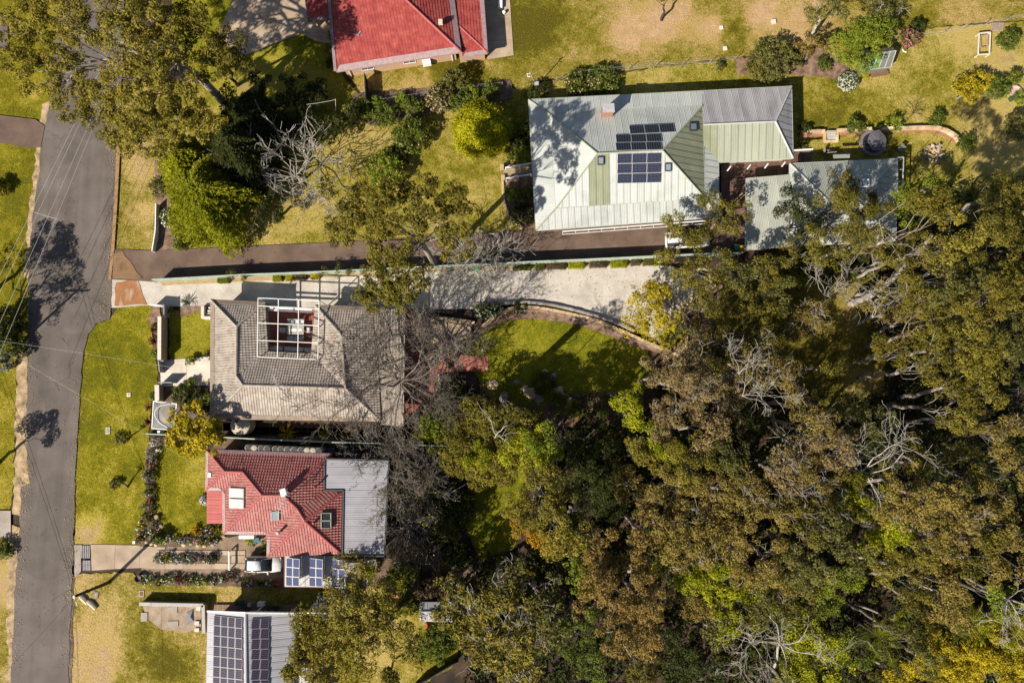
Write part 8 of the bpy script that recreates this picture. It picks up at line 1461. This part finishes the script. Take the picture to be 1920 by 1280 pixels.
 (1752, 1250, 50, 8, 'Y', 0, 'yellow-leaved tree at the bottom edge, left'), (1808, 1235, 50, 8, 'YG', 0, 'yellow-leaved tree right of the first'), (1885, 1222, 52, 8, 'YG', 0, 'yellow-leaved tree at the bottom right corner, upper'), (1890, 1264, 52, 8, 'YG', 0, 'yellow-leaved tree at the bottom right corner, lower'), (1846, 1225, 44, 8, 'Y', 0, 'yellow-leaved tree above the pale grass tree'), (1660, 1255, 34, 4, 'OB', 0, 'red-tinted thicket tree at the bottom edge'), (1700, 1262, 30, 4, 'YG', 0, 'yellow thicket tree at the bottom edge'), (1880, 1130, 40, 8, 'LS', 0, 'light green tree under the lower right dead limb'), (1900, 1190, 34, 6, 'L', 0, 'lime tree at the right edge near the bottom'), (1780, 1190, 34, 5, 'L', 0, 'lime tree left of the right tree fern'),
 (1440, 1090, 26, 9, 'L', 0, 'small lime crown between brown and olive crowns'), (1295, 1085, 24, 9, 'L', 0, 'small lime crown left of the bottom lime trees'), (1610, 915, 26, 10, 'L', 0, 'small lime crown left of the bright one below the dead tree'), (1690, 1000, 26, 10, 'L', 0, 'small lime crown in the lower right'), (1180, 745, 26, 9, 'L', 0, 'lime crown at the right end of the dark stone wall'), (900, 860, 30, 7, 'L', 0, 'sunlit lime crown in front of the rockery gum'), (1000, 850, 30, 7, 'L', 0, 'sunlit lime crown right of the rockery gum'),
 (1490, 720, 30, 8, 'P', 1, 'pinkish crown at the bottom of the clearing'), (1400, 750, 40, 8, 'D', 0, 'dark tree in the gap right of the brown group'), (1420, 850, 40, 8, 'D', 0, 'dark tree below the gap'), (1850, 850, 36, 7, 'D', 0, 'dark tree in the right black gap'), (1010, 880, 40, 7, 'D', 0, 'dark tree below the yellow-lime crown'), (1150, 960, 44, 6, 'D', 0, 'dark tree left of the rusty gum'), (1110, 920, 40, 7, 'D', 0, 'dark tree above the grey-green crown'),
]
LAB = {}
for x, y, r_, h, m, sn, lb in F:
    h = h if 1330 < x < 1730 and 440 < y < 770 else h * 1.28 if h >= 9.5 or (m in ('L', 'LS') and h >= 6) else (h * .72 if m == 'D' and x < 1170 else h)
    tree_auto(x, y, r_ * 1.16, h, m, lb, group=None, bark='pale' if m in 'OBPAR' else 'grey', snags=sn, dens=285, sub=5.0, pal=.16, cs=.56, L=.245, **({'rmin': .34, 'rmax': .5} if m in ('L', 'LS', 'Y', 'YG') else {}))
# banksia and the gums at the bottom
for x, y, r_, h, m, lb in ((930, 1090, 62, 9, 'A', 'olive-yellow banksia at the bottom, upper left crown'), (990, 1110, 60, 9, 'G', 'grey-green banksia at the bottom, upper right crown'), (868, 1146, 56, 8, 'A', 'olive-yellow banksia over the small shed'), (960, 1170, 64, 9, 'A', 'olive-yellow banksia at the bottom, middle crown'), (1020, 1180, 54, 9, 'G', 'grey-green banksia at the bottom, right crown'), (910, 1225, 60, 8, 'A', 'olive-yellow banksia at the bottom edge, left crown'), (980, 1235, 60, 8, 'A', 'olive-yellow banksia at the bottom edge, right crown'), (860, 1100, 40, 6, 'S', 'green tree at the top left of the banksia'), (836, 1152, 30, 6.5, 'A', 'olive-yellow banksia branch drooping over the shed roof')):
    tree_auto(x, y, r_, h, m, lb, dens=110, L=.42, asp=.34, snags=1, sub=4.6, bark='white', cs=.55, pal=.5)
gum('wide olive gum over the back yard at the bottom', P(738, 1150, 0), CL([(655, 1075, 9, 26), (690, 1090, 9.5, 28), (640, 1110, 9.5, 26), (720, 1110, 9, 24), (660, 1140, 10, 32), (625, 1160, 9.5, 28), (700, 1150, 10, 32), (590, 1190, 9, 30), (640, 1190, 10, 32), (690, 1190, 10, 28), (740, 1170, 9, 24), (730, 1130, 8.5, 20), (760, 1185, 8, 20), (575, 1225, 8, 26), (620, 1230, 9, 32), (660, 1235, 9, 28), (755, 1215, 7.5, 20), (780, 1230, 7, 18), (720, 1200, 8, 18), (570, 1165, 8, 20), (660, 1050, 8, 14)]), 'A', 'grey', rt=.34, trunk=[P(752, 1128, 0), P(738, 1150, 2.4), P(720, 1165, 5)], dens=170, cs=.52, pal=.18)
tree_auto(660, 1262, 36, 8, 'A', 'olive gum at the bottom edge beside the outbuilding', dens=170); tree_auto(600, 1265, 30, 7, 'A', 'olive gum crown over the white outbuilding roof', dens=170); tree_auto(732, 1262, 20, 3, 'O', 'small dark olive tree at the bottom edge of the back yard'); tree_auto(545, 1262, 22, 6, 'A', 'olive crown at the edge of the grey solar roof')
for x, y, r_, h, m, lb in ((640, 1120, 24, 2.2, 'V', 'silver-leaved bush under the back yard gum, right'), (612, 1135, 26, 2.2, 'V', 'silver-leaved bush at the corner of the shaded lawn'), (765, 1085, 26, 2.4, 'L', 'lime shrub between the shed and the covered chair'), (748, 1075, 20, 2.0, 'LS', 'light green shrub south of the white bag'), (690, 1070, 14, 1.0, 'L', 'lime plant beside the loose paving slab'), (768, 1110, 24, 2.4, 'G', 'grey-green shrub beside the gum trunk'), (790, 1100, 28, 2.6, 'RB', 'brown dry bush above the small shed'), (820, 1095, 26, 2.2, 'RB', 'brown dry bush at the foot of the banksia'), (770, 1135, 20, 1.6, 'LS', 'pale green shrub left of the small shed'), (815, 1210, 34, 2.4, 'S', 'green bush at the right side of the back yard lawn'), (835, 1190, 28, 2.2, 'S', 'leafy bush below the small shed'), (860, 950, 34, 3.0, 'D', 'dark shrub left of the shaded back lawn'), (835, 985, 34, 2.6, 'G', 'grey-green shrub east of the budding bare trees'), (815, 935, 28, 2.2, 'S', 'green shrub beside the clothes line'), (850, 880, 30, 2.4, 'D', 'dark bush above the clothes line'), (790, 1010, 30, 1.6, 'RB', 'brown dry bush east of the flat grey roof'), (850, 1040, 30, 2.0, 'D', 'dark bush at the bottom of the shaded back lawn'), (735, 1095, 20, 1.8, 'D', 'dark shrub beside the back yard gum')): shrub(lb, x, y, r_, h, m)
# standing dead trees
def snag_tree(label, base, hub, z, dirs, rt=.2, r0=.13, lev=3, kids=3):
    rt *= .6; r0 *= .6
    bare_tree(label, P(*base, 0), P(*hub, z), 8, len(dirs), lev, 'white', r0 * rng.uniform(.8, 1.15), kids, name='dead_tree', spread=.6, shrink=.64, rt=rt, dirs=dirs, up=.05, rmin=.018)
snag_tree('large bleached dead tree in the middle of the right-hand forest', (1585, 880), (1616, 885), 11.5, [(60, .35, 4.6), (35, .2, 5.2), (8, .1, 5.0), (-30, .1, 4.2), (100, .3, 3.6), (-75, .15, 4.0), (150, .3, 2.6), (-110, .2, 3.0), (50, .5, 3.6)], .25, .15)
snag_tree('bleached dead tree below the bare loop branches at the lower edge', (1448, 1262), (1462, 1205), 9.0, [(120, .3, 3.6), (60, .3, 3.2), (10, .2, 4.6), (-20, .1, 4.2), (170, .2, 3.2), (-70, .2, 3.4)], .24, .14)
snag_tree('dead tree with looping white branches near the bottom middle', (1395, 1180), (1408, 1205), 8.5, [(100, .4, 3.2), (70, .4, 3.0), (-120, .1, 3.6), (-60, .1, 3.0), (170, .2, 3.2), (20, .3, 2.4), (-150, .1, 2.6)], .18, .11)
snag_tree('dead limbed tree leaning in from the lower right edge', (1800, 1080), (1890, 1122), 10.0, [(-160, .2, 3.4), (-120, .2, 3.2), (-60, .1, 3.0), (20, .2, 3.0), (170, .3, 3.0)], .26, .13)
snag_tree('bleached dead branches standing over the clearing, right', (1636, 575), (1636, 595), 7.0, [(80, .7, 4.0), (60, .6, 4.0), (100, .6, 3.4), (40, .5, 4.2), (110, .4, 2.6)], .12, .1)
snag_tree('bleached dead branches standing over the clearing, left', (1545, 560), (1548, 555), 6.0, [(60, .5, 3.2), (100, .5, 3.0), (140, .4, 3.0), (30, .4, 2.8), (170, .4, 2.6), (-20, .3, 2.2)], .12, .1)
snag_tree('dead white branches above the brown group, upper', (1400, 690), (1385, 700), 12.0, [(60, .6, 3.4), (100, .5, 3.0), (40, .4, 3.2), (130, .4, 2.6)], .14, .1)
snag_tree('curling dead white limb right of the brown group', (1400, 750), (1392, 742), 12.5, [(40, .3, 3.0), (15, .2, 2.6), (70, .4, 2.8), (-20, .1, 2.6)], .14, .11)
snag_tree('pale dead spray in the pinkish gums', (1500, 885), (1500, 880), 12.0, [(120, .4, 3.2), (70, .5, 2.6), (20, .2, 4.0), (-100, .2, 3.4), (-40, .1, 3.4), (160, .3, 3.2)], .14, .1)
snag_tree('small dead fork in the dark middle gap', (1093, 830), (1094, 823), 6.0, [(160, .2, 1.3), (20, .3, 1.0)], .06, .06, 1)
snag_tree('pale forked limb in the rockery gum', (925, 820), (930, 815), 13.0, [(130, .3, 2.2), (60, .4, 1.8), (-60, .2, 1.8), (10, .3, 1.6)], .1, .09, 1)
def trunk_thing(label, pts, r0, r1, bark='pale'):
    mb = MB(); q = spline([P(*p) for p in pts], 5); n = len(q); mb.tube(q, [r0 + (r1 - r0) * i / (n - 1) for i in range(n)], 9); return mb.build('leaning_trunk', BARK[bark], smooth=True, label=label, cat='tree trunk')
trunk_thing('pale striped gum trunk leaning across the clearing', [(1593, 570, 0), (1630, 555, 3), (1668, 527, 6), (1712, 483, 10), (1748, 440, 13)], .42, .16); trunk_thing('thin gum trunk leaning over the lower clearing', [(1700, 588, 0), (1740, 577, 4), (1790, 566, 8)], .2, .1); trunk_thing('dark trunk standing at the left of the clearing', [(1585, 525, 0), (1588, 508, 3), (1580, 490, 6)], .2, .12, 'grey'); trunk_thing('brown trunk leaning over the middle black gap', [(1445, 780, 2), (1455, 800, 6), (1470, 815, 9)], .16, .12); trunk_thing('pinkish trunk above the right black gap', [(1835, 878, 2), (1855, 866, 6), (1873, 856, 9)], .17, .12); trunk_thing('bare trunk beside the left tree fern', [(1603, 1132, 1), (1635, 1143, 4), (1672, 1160, 7), (1678, 1150, 8)], .15, .07); trunk_thing('long bare limb in the lower right', [(1812, 1088, 4), (1840, 1105, 7), (1878, 1118, 9), (1920, 1132, 11)], .17, .09); trunk_thing('dark trunk in the lower left bottom corner of the dead tree', [(1468, 1280, 3), (1450, 1255, 5), (1438, 1245, 7)], .25, .14, 'grey'); trunk_thing('pair of pale trunks at the cream driveway end', [(1336, 538, 0), (1332, 520, 3), (1328, 505, 5)], .2, .12)
# tree ferns at the bottom right
for x, y, r_, h, lb, m in ((1648, 1192, 38, 7.5, 'large yellow-lime tree fern in the bottom right forest', 'L'), (1676, 1166, 28, 8, 'tree fern above the large yellow-lime one', 'L'), (1630, 1220, 28, 3.5, 'tree fern below the large yellow-lime one', 'LS'), (1825, 1168, 42, 9, 'large tree fern left of the dead limb', 'L'), (1786, 1176, 28, 8, 'smaller tree fern beside the large one under the dead limb', 'LS'), (1902, 1176, 36, 9, 'yellow tree fern at the right edge', 'YG'), (1668, 1250, 26, 3, 'low tree fern at the bottom edge', 'LS'), (1615, 1190, 22, 3, 'tree fern in the dark gap left of the large one', 'S')): tree_fern(lb, x, y, r_, h, m)
# undergrowth on the forest floor: nobody could count it
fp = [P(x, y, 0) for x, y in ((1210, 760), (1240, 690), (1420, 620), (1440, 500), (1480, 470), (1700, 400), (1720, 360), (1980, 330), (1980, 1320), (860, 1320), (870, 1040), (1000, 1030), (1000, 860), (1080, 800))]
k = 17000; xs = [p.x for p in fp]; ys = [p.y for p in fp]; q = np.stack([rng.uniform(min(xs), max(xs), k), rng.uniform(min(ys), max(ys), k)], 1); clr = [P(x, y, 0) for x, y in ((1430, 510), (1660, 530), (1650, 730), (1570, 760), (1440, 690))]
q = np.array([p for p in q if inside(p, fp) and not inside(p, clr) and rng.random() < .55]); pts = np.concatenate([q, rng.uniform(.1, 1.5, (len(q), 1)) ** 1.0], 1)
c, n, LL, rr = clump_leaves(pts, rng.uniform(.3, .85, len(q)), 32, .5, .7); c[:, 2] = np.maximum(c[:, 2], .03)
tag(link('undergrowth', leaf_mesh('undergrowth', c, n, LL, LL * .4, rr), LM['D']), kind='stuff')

# fallen leaves and twigs along the road edges, drives and lawns
def litter(name, bands, mat, k, spread):
    C = []
    for band in bands:
        ln = spline([P(x, y, 0) for x, y in band], 6); L_ = len(ln) - 1; t_ = rng.uniform(0, L_, k); i_ = np.minimum(t_.astype(int), L_ - 1); f_ = t_ - i_; A_ = np.array([tuple(p) for p in ln]); q = A_[i_] * (1 - f_)[:, None] + A_[i_ + 1] * f_[:, None]; q[:, :2] += rng.normal(size=(k, 2)) * spread; C.append(q)
    c = np.concatenate(C); n_ = len(c); c[:, 2] = .19; nn = np.tile([0, 0, 1.0], (n_, 1)) + rng.normal(size=(n_, 3)) * .25
    tag(link(name, leaf_mesh(name, c, nn, rng.uniform(.08, .2, n_), rng.uniform(.05, .1, n_), rng.random(n_)), mat), kind='stuff')
litter('leaf_litter', [[(216, 270), (212, 400), (203, 520), (196, 592)], [(150, 700), (143, 850), (136, 1000), (133, 1090), (128, 1250)], [(70, 330), (58, 480), (56, 600), (55, 760)], [(52, 860), (46, 930), (36, 1060), (26, 1250)]], leafmat('litter_tan', [(.2, .12, .05), (.38, .26, .12), (.5, .38, .2)], .1), 420, .45)
litter('leaf_litter', [[(100, 240), (120, 500), (100, 800), (80, 1200)], [(300, 500), (600, 490), (950, 470), (1230, 440)], [(480, 540), (800, 545), (1000, 535), (1250, 530)]], leafmat('litter_brown', [(.1, .06, .03), (.22, .14, .07), (.34, .24, .12)], .1), 260, 1.4)
